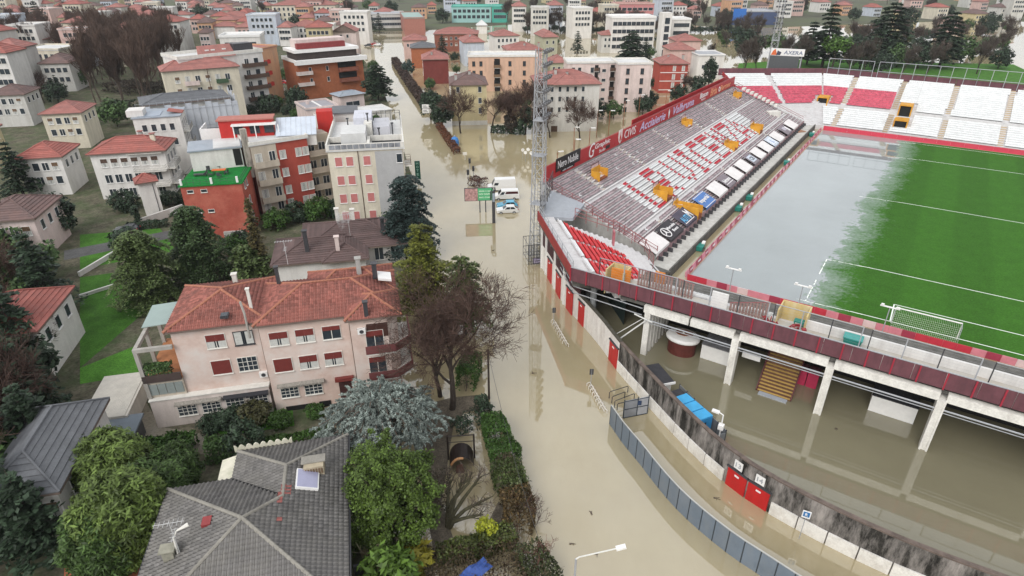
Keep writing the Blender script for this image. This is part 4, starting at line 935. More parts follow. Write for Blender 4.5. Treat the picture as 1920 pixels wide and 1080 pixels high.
def rack(p, q, n, label):
    A, B = G(*p), G(*q); d = B-A; t = thing('bicycle_rack', label, 'bicycle rack', A)
    for i in range(n):
        c = d*(i+.5)/n; e = d.normalized()*.42; mb = MB(); sgn = Vector((-d.y,d.x,0)).normalized()*.25
        mb.tube([c-e+sgn*-1+Vector((0,0,-.5)), c-e-sgn+Vector((0,0,.35)), c-e*.5+Vector((0,0,.62)), c+e*.5+Vector((0,0,.62)), c+e+sgn+Vector((0,0,.35)), c+e+sgn+Vector((0,0,-.5))], .05, 6); part('hoop', mb, white_r, t)
    mb = MB(); mb.tube([Vector((0,0,.2)), d+Vector((0,0,.2))], .04, 5); part('bar', mb, white_r, t)
rack((1037,605),(1062,650),8,'row of pale bicycle hoops sticking out of the flood, nearer the stand corner')
rack((1105,724),(1133,774),8,'row of pale bicycle hoops sticking out of the flood, nearer the grey gate')
for (px, py, top, lab) in ((1038,608,577,'dark rear of a street sign beside the farther bicycle hoops'),(1107,728,692,'dark rear of a street sign beside the nearer bicycle hoops')):
    A = G(px, py); h = HT(top, px, py); t = thing('street_sign', lab, 'street sign', A); mb = MB(); mb.tube([(0,0,-.8),(0,0,h)], .035, 6); part('post', mb, steel, t); mb = MB(); mb.box(-.22,.22,-.03,.03,h-.75,h); part('plate', mb, darksteel, t)
A = G(1498,1010); h = HT(962,1498,1010); t = thing('parking_sign', 'blue and white sign plate on a thin post before the white plinth', 'street sign', A, R(-25)); mb = MB(); mb.tube([(0,0,-.8),(0,0,h+.2)], .03, 6); part('post', mb, steel, t)
mb = MB(); mb.box(-.32,.32,-.03,.03,h-.55,h+.2); pl = part('plate', mb, white, t); mb = MB(); mb.box(-.24,.24,-.06,-.031,h-.38,h+.12); part('blue_field', mb, mat('sign_blue', (.03,.15,.36), .5, .1), pl)
part('lettering', text_mesh('R', .2, .3, white, 0, .005, .02), None, pl, (-.1,-.066,h-.28))
A = G(1077,1100); t = thing('street_lamp', 'pale street lamp with a long slanted arm over the flooded road', 'street lamp', A, 0); top = G(1080,1048,8.2); 
tp = Vector((top.x-A.x, top.y-A.y, 8.2)); hd = G(1158,1028,9.0); hp = Vector((hd.x-A.x, hd.y-A.y, 9.0))
base = Vector((tp.x, tp.y, -.9)); mb = MB(); mb.tube([base, tp], [.1,.07], 8); part('pole', mb, steel, t); mb = MB(); mb.tube([tp, tp.lerp(hp,.08)+Vector((0,0,.1)), hp], .05, 8); part('arm', mb, mat('pale_pole', (.6,.59,.55), .5, .08), t)
d = (hp-tp).normalized(); mb = MB(); mb.beam(hp-d*.1, hp+d*.55, .3, .16); part('lamp_head', mb, white, t)
# ================================================================ building kit
UP = Vector((0,0,1))
def tile_mat(name, col, isl=.22, dirt=None, amt=.4):
    m = mat(name, col, .8, .14, .8, .2, dirt, amt, (.5,.5,.5), island=isl, fine=.1)
    return m
t_red = tile_mat('red_clay_tile', (.275,.105,.084), .28, (.15,.075,.065), .6)
t_grey = tile_mat('grey_concrete_tile', (.155,.148,.142), .22, (.20,.19,.17), .6)
t_brown = tile_mat('brown_tile', (.125,.085,.08), .2, (.09,.07,.07), .5)
r_red = tile_mat('weathered_red_roof', (.33,.115,.095), .15, (.20,.10,.09), .6)
r_rose = tile_mat('rose_roof', (.34,.15,.13), .15, (.22,.12,.11), .6)
r_brown = tile_mat('dull_brown_roof', (.17,.11,.10), .15, (.11,.09,.09), .6)
r_grey = tile_mat('slate_grey_roof', (.14,.145,.155), .1)
r_white = mat('white_membrane_roof', (.62,.62,.61), .7, .10, .35, .2, (.38,.38,.37), .5, (.2,.2,.2))
r_met = mat('blue_grey_sheet_roof', (.27,.31,.36), .45, .12, .6, .4, (.36,.38,.40), .5, (.5,.5,.5))
_tile = {}
def tile_geo(w, l):
    k = (w, l)
    if k in _tile: return _tile[k]
    xs = [-.5,-.28,-.06,.12,.3,.5]; zs = [.0,.062,.075,.02,-.012,.012]; h = w/.33
    V = []; F = []
    for t in (0, 1):
        for x, z in zip(xs, zs): V.append((x*w*.95, -l*.47+t*l*1.0, z*h+.045-.05*t))
    for x in xs: V.append((x*w*.95, -l*.47, -.02))
    n = len(xs)
    for i in range(n-1): F.append((i, i+1, n+i+1, n+i)); F.append((2*n+i, 2*n+i+1, i+1, i))
    _tile[k] = (V, F); return _tile[k]
def inside(p, poly):
    c = False; n = len(poly)
    for i in range(n):
        a, b = poly[i], poly[(i+1)%n]
        if (a[1] > p[1]) != (b[1] > p[1]) and p[0] < (b[0]-a[0])*(p[1]-a[1])/(b[1]-a[1])+a[0]: c = not c
    return c
def tile_slope(poly, e0, e1, w, l):
    """matrices of the tiles that cover a planar roof slope; (e0, e1) its eave, left to right seen from outside"""
    e = (e1-e0).normalized(); n = (poly[1]-poly[0]).cross(poly[2]-poly[0]).normalized()
    if n.z < 0: n = -n
    s = n.cross(e).normalized(); s = s if s.z > 0 else -s
    P2 = [((p-e0).dot(e), (p-e0).dot(s)) for p in poly]
    x0, x1 = min(p[0] for p in P2), max(p[0] for p in P2); y0, y1 = min(p[1] for p in P2), max(p[1] for p in P2)
    M = []; R3 = Matrix((e, s, n)).transposed().to_4x4()
    for j in range(int((y1-y0)/l)+1):
        for i in range(int((x1-x0)/w)+1):
            c = (x0+(i+.5)*w, y0+(j+.5)*l)
            if inside(c, P2): M.append(Matrix.Translation(e0+e*c[0]+s*c[1]+n*.01) @ R3)
    return M
def tiled_roof(par, slopes, m, w, l, single=300, ridges=(), ridge_m=None, world=None):
    """par: roof object; slopes: list of (polygon, e0, e1); nearest tiles single, the rest one part"""
    V, F = tile_geo(w, l); allm = []
    for poly, e0, e1 in slopes: allm += tile_slope(poly, e0, e1, w, l)
    W = world if world is not None else Matrix.Identity(4)
    allm.sort(key=lambda q: ((W @ q.translation)-cam.location).length + (1000 if not (0 < (W @ q.translation).y) else 0))
    me = bpy.data.meshes.new('roof_tile'); me.from_pydata(V, [], F); me.materials.append(m); me.polygons.foreach_set('use_smooth', [True]*len(F)); me.update()
    vis = [q for q in allm if in_view(W @ q.translation)]; rest = [q for q in allm if not in_view(W @ q.translation)]
    for q in vis[:single]: link('roof_tile', me, par, mat4=q @ Matrix.Rotation(random.uniform(-.012,.012), 4, 'Z'))
    mb = MB()
    for q in vis[single:]+rest:
        b = len(mb.v)
        for v in V: mb.v.append(tuple(q @ Vector(v)))
        for f in F: mb.f.append(tuple(b+k for k in f)); mb.m.append(0)
    part('roof_tiles', mb, m, par, smooth=True, stuff=True)
    for a, b in ridges:
        n = max(1, int((b-a).length/.4)); d = (b-a)/n
        if ridge_m is None: ridge_m = m
        mb = MB(); mb.tube([(0,0,0),(0,0,d.length*1.06)], [.15,.125], 7, True); me2 = mb.mesh('ridge_tile', ridge_m)
        qd = d.to_track_quat('Z', 'X').to_matrix().to_4x4()
        for i in range(n): link('ridge_tile', me2, par, mat4=Matrix.Translation(a+d*i+Vector((0,0,.05))) @ qd)
def in_view(p):
    q = cam.matrix_basis.inverted() @ p
    if q.z > -1: return False
    x, y = q.x/-q.z*FOC, q.y/-q.z*FOC
    return -770 < x < 980 and -560 < y < 560
def courses(mb, E0, E1, T0, T1, n, lip=.09):
    for i in range(n):
        a, b = i/n, (i+1)/n
        l0, l1, u0, u1 = E0.lerp(T0,a), E1.lerp(T1,a), E0.lerp(T0,b), E1.lerp(T1,b)
        L0, L1 = l0+UP*lip, l1+UP*lip
        mb.poly([L0, L1, u1+UP*.004, u0+UP*.004] if (u1-u0).length > .05 else [L0, L1, u0+UP*.004]); mb.poly([l0, l1, L1, L0])
def hip_pts(x0, x1, y0, y1, z, rise):
    w, d = x1-x0, y1-y0
    if w >= d: a, b = Vector((x0+d/2,(y0+y1)/2,z+rise)), Vector((x1-d/2,(y0+y1)/2,z+rise))
    else: a, b = Vector(((x0+x1)/2,y0+w/2,z+rise)), Vector(((x0+x1)/2,y1-w/2,z+rise))
    c = [Vector((x0,y0,z)),Vector((x1,y0,z)),Vector((x1,y1,z)),Vector((x0,y1,z))]
    if w >= d: sl = [(c[0],c[1],a,b),(c[1],c[2],b,b),(c[2],c[3],b,a),(c[3],c[0],a,a)]
    else: sl = [(c[0],c[1],a,a),(c[1],c[2],a,b),(c[2],c[3],b,b),(c[3],c[0],b,a)]
    return c, a, b, sl
def hip_roof(par, x0, x1, y0, y1, z, rise, m, over=.5, pitch_len=.5, gable=False, fas=None):
    x0, x1, y0, y1 = x0-over, x1+over, y0-over, y1+over
    c, a, b, sl = hip_pts(x0, x1, y0, y1, z, rise)
    if gable:
        if x1-x0 >= y1-y0: a.x, b.x = x0, x1
        else: a.y, b.y = y0, y1
        if x1-x0 >= y1-y0: sl = [(c[0],c[1],a,b),(c[2],c[3],b,a)]
        else: sl = [(c[1],c[2],a,b),(c[3],c[0],b,a)]
    mb = MB(); mb.box(x0, x1, y0, y1, z-.22, z-.003)
    if gable:
        if x1-x0 >= y1-y0: ends = [(c[3]+Vector((over,0,0)),c[0]+Vector((over,0,0)),a+Vector((over,0,0))),(c[1]-Vector((over,0,0)),c[2]-Vector((over,0,0)),b-Vector((over,0,0)))]
        else: ends = [(c[0]+Vector((0,over,0)),c[1]+Vector((0,over,0)),a+Vector((0,over,0))),(c[2]-Vector((0,over,0)),c[3]-Vector((0,over,0)),b-Vector((0,over,0)))]
        for e in ends: mb.poly(e)
    r = part('roof', mb, fas or mat('eave_board', (.16,.12,.10), .7, .15), par)
    mb = MB()
    for E0, E1, T0, T1 in sl:
        n = max(4, int(((T0+T1)/2-(E0+E1)/2).length/pitch_len)); courses(mb, E0, E1, T0, T1, n)
    part('tile_courses', mb, m, r)
    mb = MB()
    for p, q in ((c[0],a),(c[3],a if x1-x0 >= y1-y0 else b),(c[1],b if x1-x0 >= y1-y0 else a),(c[2],b),(a,b)):
        if (p-q).length > .1 and not (gable and (p, q) != (a, b)): mb.tube([p+UP*.06, q+UP*.1], .11, 5)
    part('ridge', mb, m, r); return r

FRM = {}
def wmesh(w, h, style, fc):
    """window meshes: local x along the wall, -y outwards, origin at the sill centre"""
    k = (round(w,2), round(h,2), style, fc.name)
    if k in FRM: return FRM[k]
    t, pr = .055, .07; mb = MB()
    mb.box(-w/2-t, -w/2, -pr, .02, -t, h+t); mb.box(w/2, w/2+t, -pr, .02, -t, h+t); mb.box(-w/2, w/2, -pr, .02, h, h+t); mb.box(-w/2-.1, w/2+.1, -pr-.1, .02, -t-.05, -t+.0)
    mb.box(-w/2, w/2, -pr, .02, -t, 0)
    if style not in ('shut','dark') and w > .9: mb.box(-.035, .035, -.06, .02, 0, h)
    if style == 'grid':
        for f in (.25,.75): mb.box(-w/2+f*w-.02, -w/2+f*w+.02, -.06, .015, 0, h)
        for f in (.33,.66): mb.box(-w/2, w/2, -.058, .014, h*f-.02, h*f+.02)
    FRM[k] = (mb.mesh('window', fc), {}); d = FRM[k][1]
    q = MB(); q.poly([(-w/2,-.02,0),(w/2,-.02,0),(w/2,-.02,h),(-w/2,-.02,h)]); d['pane'] = q.mesh('pane', glass)
    if style in ('shut','half','third'):
        f = {'shut':1,'half':.5,'third':.33}[style]; q = MB(); n = max(3, int(h*f/.14))
        for i in range(n): z = h-h*f*(i+1)/n; q.box(-w/2+.005, w/2-.005, -.075, -.045, z+.012, z+h*f/n-.002)
        q.poly([(-w/2+.005,-.044,h-h*f),(w/2-.005,-.044,h-h*f),(w/2-.005,-.044,h),(-w/2+.005,-.044,h)]); d['shutter'] = q
    if style in ('half','curtain'):
        q = MB(); n = 10; 
        for i in range(n):
            x0, x1 = -w/2+w*i/n, -w/2+w*(i+1)/n
            if 4 <= i <= 5: continue
            q.poly([(x0,-.028-.01*(i%2),.02),(x1,-.028-.01*((i+1)%2),.02),(x1,-.028-.01*((i+1)%2),h*.97),(x0,-.028-.01*(i%2),h*.97)])
        d['curtain'] = q.mesh('curtain', curtain)
    if style == 'persian':
        q = MB()
        for sg in (-1,1):
            q.box(sg*(w/2+t+.02+w*.25)-w*.25, sg*(w/2+t+.02+w*.25)+w*.25, -.07, -.01, -.02, h+.02)
        d['shutter'] = q
    return FRM[k]
_sh = {}
def window(par, face, L, D, s, z, w, h, style='plain', fc=None, sc_=None, off=0.0):
    me, d = wmesh(w, h, style, fc or white)
    if face == 0: loc, rz = (s, -off, z), 0
    elif face == 1: loc, rz = (L+off, s, z), pi/2
    elif face == 3: loc, rz = (-off, D-s, z), -pi/2
    else: loc, rz = (L-s, D+off, z), pi
    f = link('window', me, par, loc, rz); link('pane', d['pane'], f)
    if 'shutter' in d:
        k = (me.name, (sc_ or stripwood).name)
        if k not in _sh:
            q = d['shutter']; _sh[k] = q.mesh('shutter', sc_ or stripwood)
        link('shutter', _sh[k], f)
    if 'curtain' in d: link('curtain', d['curtain'], f)
    return f
def bld(label, p, q, z, depth, wallm, roof, name='house', cat='house', yaw=None, group=None, base=-.9, L=None, over=.5, floors=None):
    P, Q = G(*p, z), G(*q, z); d = Q-P; an = atan2(d.y, d.x) if yaw is None else R(yaw)
    Lw = L or (d.x*cos(an)+d.y*sin(an))
    ov = over if roof[0] in ('hip','gable') else .12
    t = thing(name, label, cat, (P.x, P.y, 0), an, group)
    x0, x1, y0, y1 = ov, Lw-ov, ov, depth-ov
    mb = MB(); mb.box(x0, x1, y0, y1, base, z-.225); part('wall', mb, wallm, t)
    if roof[0] in ('hip','gable'): hip_roof(t, x0, x1, y0, y1, z, roof[1], roof[2], ov, roof[3] if len(roof) > 3 else .6, roof[0] == 'gable')
    else:
        mb = MB(); e = .25; mb.box(x0-e, x1+e, y0-e, y1+e, z-.22, z); r = part('roof', mb, roof[2], t)
        if roof[1] > 0:
            mb = MB(); h = roof[1]
            for b in ((x0-e,x1+e,y0-e,y0-e+.25),(x0-e,x1+e,y1+e-.25,y1+e),(x0-e,x0-e+.25,y0-e+.25,y1+e-.25),(x1+e-.25,x1+e,y0-e+.25,y1+e-.25)): mb.box(*b, z+.002, z+h)
            part('parapet', mb, wallm if len(roof) < 4 else roof[3], r)

    return dict(t=t, L=Lw, D=depth, z=z, x0=x0, x1=x1, y0=y0, y1=y1)
def wins(B, face, n, zs, w=1.1, h=1.4, style='plain', fc=None, sc_=None, m0=.12, m1=.12, skip=(), styles=None):
    W = B['L'] if face in (0,2) else B['D']; k = 0
    o = {0:B['y0'],1:B['x1']-B['L'],3:B['x0'],2:0}[face]
    for z in zs:
        for i in range(n):
            k += 1
            if (k-1) in skip: continue
            s = W*m0+(W*(1-m0-m1))*((i+.5)/n)
            st = styles[(k*7+i*3) % len(styles)] if styles else style
            if face == 0: window(B['t'], 0, W, 0, s, z, w, h, st, fc, sc_, -B['y0'])
            elif face == 1: window(B['t'], 1, B['x1'], 0, s, z, w, h, st, fc, sc_)
            elif face == 3: window(B['t'], 3, 0, B['D'], s, z, w, h, st, fc, sc_, -B['x0'])
def balcony(B, face, s0, s1, z, dp=1.2, m=None, rail=None, par_h=1.0, solid_=True):
    t = B['t']; m = m or white
    def tr(a, b, c, d, e, f):   # along s, outward o
        if face == 0: return (a, b, B['y0']-d, B['y0']-c, e, f)
        if face == 1: return (B['x1']+c, B['x1']+d, a, b, e, f)
        return (B['x0']-d, B['x0']-c, a, b, e, f)
    mb = MB(); mb.box(*tr(s0, s1, 0, dp, z-.18, z)); bo = part('balcony', mb, m, t)
    if solid_:
        mb = MB(); mb.box(*tr(s0, s1, dp-.1, dp, z+.002, z+par_h)); mb.box(*tr(s0, s0+.1, 0, dp-.1, z+.002, z+par_h)); mb.box(*tr(s1-.1, s1, 0, dp-.1, z+.002, z+par_h)); part('parapet', mb, rail or m, bo)
    else:
        mb = MB()
        for zz in (.95,.5,.1): mb.box(*tr(s0, s1, dp-.05, dp, z+zz, z+zz+.05)); mb.box(*tr(s0, s0+.05, 0, dp-.05, z+zz, z+zz+.05)); mb.box(*tr(s1-.05, s1, 0, dp-.05, z+zz, z+zz+.05))
        n = int((s1-s0)/.25)
        for i in range(n+1): a = s0+(s1-s0-.03)*i/n; mb.box(*tr(a, a+.03, dp-.045, dp-.005, z, z+.95))
        part('railing', mb, rail or darksteel, bo)
    return bo
def chimney(B, x, y, z, h=1.6, w=.7, m=None):
    mb = MB(); mb.box(x-w/2, x+w/2, y-w/2, y+w/2, z-1, z+h); c = part('chimney', mb, m or concrete, B['t'])
    mb = MB(); mb.box(x-w/2-.12, x+w/2+.12, y-w/2-.12, y+w/2+.12, z+h+.15, z+h+.28); mb.box(x-.12,x+.12,y-.12,y+.12,z+h,z+h+.15); part('chimney_cap', mb, r_rose, c)
def antenna(par, x, y, z, h=2.2):
    mb = MB(); mb.tube([(x,y,z-.4),(x,y,z+h)], .03, 5)
    for k in range(7): mb.tube([(x-.9+.28*k,y-.25-.02*k,z+h-.1),(x-.9+.28*k,y+.25+.02*k,z+h-.1)], .014, 4)
    mb.tube([(x-1,y,z+h-.1),(x+.9,y,z+h-.1)], .02, 4); mb.tube([(x,y-.6,z+h*.6),(x,y+.6,z+h*.6)], .02, 4)
    for k in range(4): mb.tube([(x-.2,y-.5+.33*k,z+h*.6),(x+.2,y-.5+.33*k,z+h*.6)], .014, 4)
    return part('antenna', mb, mat('aerial_metal', (.5,.5,.5), .4, .1), par)

# ================================================================ foreground grey roofed house
YAW = R(13.5)
E = G(652,815,6.0); gh = thing('villa', 'villa with a large grey tiled hip roof, nearest house at the lower left', 'house', (E.x,E.y,0), YAW)
Wg = Matrix.Translation((E.x,E.y,0)) @ Matrix.Rotation(YAW, 4, 'Z')
z0 = 6.0; k_ = .37; V3 = lambda u, v, z: Vector((u, v, z))
D_ = 17.0; A1, A2, A3, A4, A5, A6 = V3(0,0,z0), V3(-9,0,z0), V3(-9,-3.2,z0), V3(-13.7,-3.2,z0), V3(-13.7,-3.2-13.7,z0), V3(0,-16.9,z0)
N1, N2, N3 = V3(-4.5,-4.5,z0+4.5*k_), V3(-4.5,-7.7,z0+4.5*k_), V3(-6.85,-10.05,z0+6.85*k_)
slopes = [([A1,N1,N2,N3,A6],A6,A1),([A1,A2,N1],A1,A2),([A2,A3,N2,N1],A2,A3),([A3,A4,N3,N2],A3,A4),([A4,A5,N3],A4,A5),([A5,A6,N3],A5,A6)]
plaster_w = plaster('white_plaster', (.60,.56,.50)); brickred = mat('orange_brick_wall', (.38,.13,.06), .8, .15, 1)
mb = MB(); mb.prism([(-.7,-.7),(-8.3,-.7),(-8.3,-3.9),(-13,-3.9),(-13,-16.2),(-.7,-16.2)], -.9, z0-.2); part('wall', mb, plaster_w, gh)
mb = MB()
for poly, a, b in slopes:
    q = [p-UP*.03 for p in poly]; n = (q[1]-q[0]).cross(q[2]-q[0]); mb.poly(q if n.z > 0 else q[::-1])
for a, b in zip([A1,A2,A3,A4,A5,A6],[A2,A3,A4,A5,A6,A1]): mb.poly([a-UP*.2, b-UP*.2, b-UP*.03, a-UP*.03])
groof = part('roof', mb, mat('roof_underlay', (.05,.048,.045), .9, .2), gh)
t_greyr = tile_mat('pale_ridge_tile', (.26,.245,.215), .2, (.15,.14,.12), .6)
tiled_roof(groof, slopes, t_grey, .34, .36, 300, [(A1,N1),(A2,N1),(N1,N2),(N2,N3),(A4,N3),(A5,N3),(A6,N3)], t_greyr, Wg)
mb = MB(); mb.tube([A6-UP*.1+V3(.08,0,0), A1-UP*.1+V3(.08,0,0)], .09, 6); mb.tube([A4-UP*.1+V3(-.08,0,0),A5-UP*.1+V3(-.08,0,0)], .09, 6); part('gutter', mb, darksteel, gh)
mb = MB(); mb.tube([A3-UP*.0+V3(.1,-.1,.06), N2+V3(0,0,.06)], .09, 5); part('valley', mb, darkm, gh)
def gz(u): return z0-u*k_*-1*0+(-u)*k_      # height of the right slope at local u
def rlocal(px, py, z): return Wg.inverted() @ G(px, py, z)
# roof window panel, dormer chimney, hatch, antenna, wall details
p = rlocal(577,898,7.3); zc = z0-p.x*k_
M4 = Matrix.Translation((p.x,p.y,zc+.28)) @ Matrix.Rotation(math.atan(k_), 4, 'Y')
mb = MB(); mb.box(-.85,.85,-1.0,1.0,-.25,.02); sk = part('roof_light', mb, white, gh, mat4=M4)
mb = MB(); mb.box(-.75,.75,-.9,.9,.022,.05); part('pane', mb, mat('lilac_glass', (.30,.30,.42), .12, .15, .6, .7), sk)
p = rlocal(588,868,7.6); zc = z0-p.x*k_
mb = MB(); mb.box(p.x-.75,p.x+.75,p.y-.55,p.y+.55,zc-.8,zc+.75); c = part('dormer', mb, mat('beige_render', (.42,.36,.26), .85, .15, 1, .2, (.2,.17,.12), .5), gh)
mb = MB(); mb.box(p.x-.95,p.x+.9,p.y-.1,p.y+.75,zc+.76,zc+.85); part('dormer_roof', mb, t_greyr, c)
mb = MB()
for i in range(7): mb.box(p.x-.65+i*.2,p.x-.55+i*.2,p.y-.62,p.y-.56,zc+.1,zc+.6)
part('louvre', mb, stripwood, c)
redt = tile_mat('odd_red_tile', (.24,.085,.075), .2)
for (px, py, n) in ((538,912,6),(532,928,3),(530,975,1)):
    q = rlocal(px, py, 7.6)
    for i in range(n):
        u, v = q.x+.34*(i//3)-.2, q.y-.36*(i%3); zc = z0-u*k_
        V_, F_ = tile_geo(.34,.36); me = bpy.data.meshes.get('red_tile') 
        if me is None: me = bpy.data.meshes.new('red_tile'); me.from_pydata(V_,[],F_); me.materials.append(redt); me.update()
        sl_ = Vector((-1,0,k_)).normalized(); ee = Vector((0,1,0)); nn = Vector((k_,0,1)).normalized()
        link('roof_tile', me, groof, mat4=Matrix.Translation((u,v,zc+.05)) @ Matrix((ee,sl_,nn)).transposed().to_4x4())
q = rlocal(390,985,7.3); s45 = Vector((1,0,k_)).normalized(); mb = MB(); zc = z0+(13.7+q.x)*k_; mb.cbox((q.x,q.y,zc+.12), .6, .8, .25); part('roof_hatch', mb, mat('red_hatch', (.28,.05,.05), .5, .1), gh)
q = rlocal(335,1030,7.4); zc = z0+(13.7+q.x)*k_; a = antenna(gh, q.x, q.y, zc, 3.0)
mb = MB(); mb.tube([(q.x,q.y,zc+1.6),(q.x+.2,q.y+.1,zc+2.0),(q.x+.9,q.y+.4,zc+2.1)], [.04,.05,.16], 6); mb.tube([(q.x-.15,q.y,zc-.3),(q.x-.05,q.y,zc+1.6)], .07, 6); part('aerial_horn', mb, offwhite, a)
q = rlocal(316,1036,7.2); zc = z0+(13.7+q.x)*k_; mb = MB(); mb.box(q.x-.35,q.x+.35,q.y-.3,q.y+.3,zc-.5,zc+.65); c = part('chimney', mb, mat('mossy_chimney', (.26,.25,.20), .9, .25, 2), gh)
mb = MB(); mb.box(q.x-.5,q.x+.5,q.y-.42,q.y+.42,zc+.8,zc+.9); mb.box(q.x-.3,q.x-.2,q.y-.25,q.y+.25,zc+.65,zc+.8); mb.box(q.x+.2,q.x+.3,q.y-.25,q.y+.25,zc+.65,zc+.8); part('chimney_cap', mb, mat('mossy_chimney', (.26,.25,.20)), c)
mb = MB(); mb.box(.02,.25,-16.0,-13.3,-.9,3.6); part('brick_bay', mb, brickred, gh)
mb = MB(); mb.box(.02,1.0,-13.2,-12.9,1.5,3.6); mb.box(.02,.9,-11.6,-11.4,1.5,3.4); part('balcony_frame', mb, darksteel, gh)
# terrace with scalloped white awning at the notch
mb = MB(); n = 9
for i in range(n):
    x0, x1 = -14.2+i*.0, 0
o_ = rlocal(430,878,5.4); 
t = thing('terrace_awning', 'white scalloped awning at the back corner of the grey roofed villa', 'awning', Wg @ Vector((-9.15,-3.0,0)), YAW)
mb = MB()
for i in range(8):
    x0, x1 = -.1+i*.58, -.1+(i+1)*.58
    for k in range(4):
        a, b = k/4, (k+1)/4; za, zb_ = 6.22+.34*abs(cos(pi*a)), 6.22+.34*abs(cos(pi*b)); A2_, B2_ = x0+(x1-x0)*a, x0+(x1-x0)*b; mb.hexa([(A2_,3.08,5.9),(B2_,3.08,5.9),(B2_,3.2,5.9),(A2_,3.2,5.9),(A2_,3.08,za),(B2_,3.08,zb_),(B2_,3.2,zb_),(A2_,3.2,za)])
mb.hexa([(-1.3,-.2,5.0),(-.1,-.2,5.3),(-.1,3.3,5.3),(-1.3,3.3,5.0),(-1.3,-.2,5.08),(-.1,-.2,5.38),(-.1,3.3,5.38),(-1.3,3.3,5.08)]); part('canopy', mb, mat('awning_cream', (.66,.63,.52), .7, .1, 1, .2, (.25,.27,.15), .4), t)
mb = MB(); mb.tube([(-.2,.2,5.0),(-2.6,-.1,4.9),(-2.7,-.1,-.9)], .07, 6); part('pole', mb, white, t)
mb = MB(); mb.box(-3.4,.0,-.0,2.6,3.2,3.4); part('terrace_floor', mb, mat('dark_red_floor', (.12,.03,.03), .7, .2), t)
cl = solid('pink_cloth', 'pink cloth draped over the terrace rail under the white awning', 'cloth', (lambda q: (q.hexa([(-.35,-.25,0),(.35,-.25,0),(.3,.25,0),(-.3,.25,0),(-.12,-.1,1.2),(.3,-.12,.9),(.28,.12,.7),(-.1,.12,1.1)]), q)[-1])(MB()), mat('pink_cloth', (.50,.20,.25), .8, .2, 2), Wg @ Vector((-11.4,-1.6,3.4)))

# ================================================================ pink house
E = G(305,625,11.0); ph = thing('apartment_house', 'pink rendered house with red tiled hip roofs beside the bare street tree', 'house', (E.x,E.y,0), YAW)
Wp = Matrix.Translation((E.x,E.y,0)) @ Matrix.Rotation(YAW, 4, 'Z'); pl_ = lambda x, y, z: Wp.inverted() @ G(x, y, z)
pinkw = mat('pink_plaster', (.60,.46,.40), .85, .10, .35, .2, (.62,.57,.53), .9, (.35,.35,.35), fine=.03)
palew = plaster('pale_pink_plaster', (.66,.58,.54))
ZE = 11.0
mb = MB(); mb.box(.45,8.6,.45,8.6,-.9,ZE-.2); part('wall', mb, pinkw, ph)
mb = MB(); mb.box(8.62,17.3,-.45,8.0,-.9,ZE-.2); part('wall', mb, pinkw, ph)
mb = MB(); mb.prism([(17.32,-1.5),(21.0,-1.5),(22.0,-.6),(22.0,8.0),(17.32,8.0)], -.9, ZE-.2); part('wall', mb, pinkw, ph)
mb = MB(); mb.box(13,21.7,8.02,9.8,-.9,ZE-.2); part('wall', mb, pinkw, ph)
mb = MB(); mb.box(-3.0,8.3,-.25,.44,-.9,3.5); mb.box(-3.0,.44,.442,8.4,-.9,3.5); part('ground_floor', mb, palew, ph)
mb = MB(); mb.box(-3.05,17.3,-.5,-.26,3.3,3.55) if False else mb.box(-3.05,8.4,-.38,.43,3.52,3.62); part('cornice', mb, offwhite, ph)
rfs = []
def block(x0, x1, y0, y1, z, rise, par):
    c, a, b, sl = hip_pts(x0, x1, y0, y1, z, rise)
    mb = MB(); mb.box(x0, x1, y0, y1, z-.2, z-.02)
    for E0, E1, T0, T1 in sl: mb.poly([E0-UP*.02,E1-UP*.02,T1-UP*.02,T0-UP*.02] if (T1-T0).length > .05 else [E0-UP*.02,E1-UP*.02,T0-UP*.02])
    r = part('roof', mb, mat('eave_board', (.16,.12,.10)), par)
    S_ = [([E0,E1,T1,T0] if (T1-T0).length > .05 else [E0,E1,T0], E0, E1) for E0, E1, T0, T1 in sl]
    rid = [(c[0],a if True else b),(c[2],b),(a,b)]
    rid = [(c[0],a),(c[3],a),(c[1],b),(c[2],b),(a,b)] if x1-x0 >= y1-y0 else [(c[0],a),(c[1],a),(c[2],b),(c[3],b),(a,b)]
    return r, S_, [q for q in rid if (q[0]-q[1]).length > .2]
ridge_or = tile_mat('orange_ridge_tile', (.34,.145,.095), .2)
for (x0,x1,y0,y1,z,rise,sn) in ((0,9.6,0,10.0,ZE,1.6,90),(8.2,22.4,-.9,8.4,ZE+.05,1.85,140),(16.9,22.5,-2.0,3.6,ZE+.1,1.25,50),(12.9,22.3,3.6,10.2,ZE+.02,1.5,20)):
    r, S_, rid = block(x0,x1,y0,y1,z,rise,ph); tiled_roof(r, S_, t_red, .36, .40, sn, rid, ridge_or, Wp)
shut_red = mat('dark_red_shutter', (.17,.035,.03), .6, .12, 2)
for s, st in ((4.3,'half'),(6.9,'curtain')): window(ph, 0, 0, 0, s, 8.45, 1.75, 1.5, st, darksteel if st == 'curtain' else offwhite, shut_red, -.45)
for s, st in ((4.2,'shut'),(6.7,'grid')): window(ph, 0, 0, 0, s, 5.3, 1.8, 1.6, st, offwhite, shut_red, -.45)
for s in (.2,2.5,4.8,7.1): window(ph, 0, 0, 0, s, 1.3, 1.7, 1.25, 'grid', offwhite, None, .25)
for s, st in ((10.3,'half'),(12.8,'half'),(15.4,'third')): window(ph, 0, 0, 0, s, 8.4, 1.75, 1.5, st, offwhite, shut_red, .45)
for s, st in ((10.2,'shut'),(12.7,'half'),(15.2,'half')): window(ph, 0, 0, 0, s, 5.2, 1.75, 1.55, st, offwhite, shut_red, .45)
for s in (10.3,12.7): window(ph, 0, 0, 0, s, 1.9, 1.7, 1.2, 'grid', offwhite, None, .45)
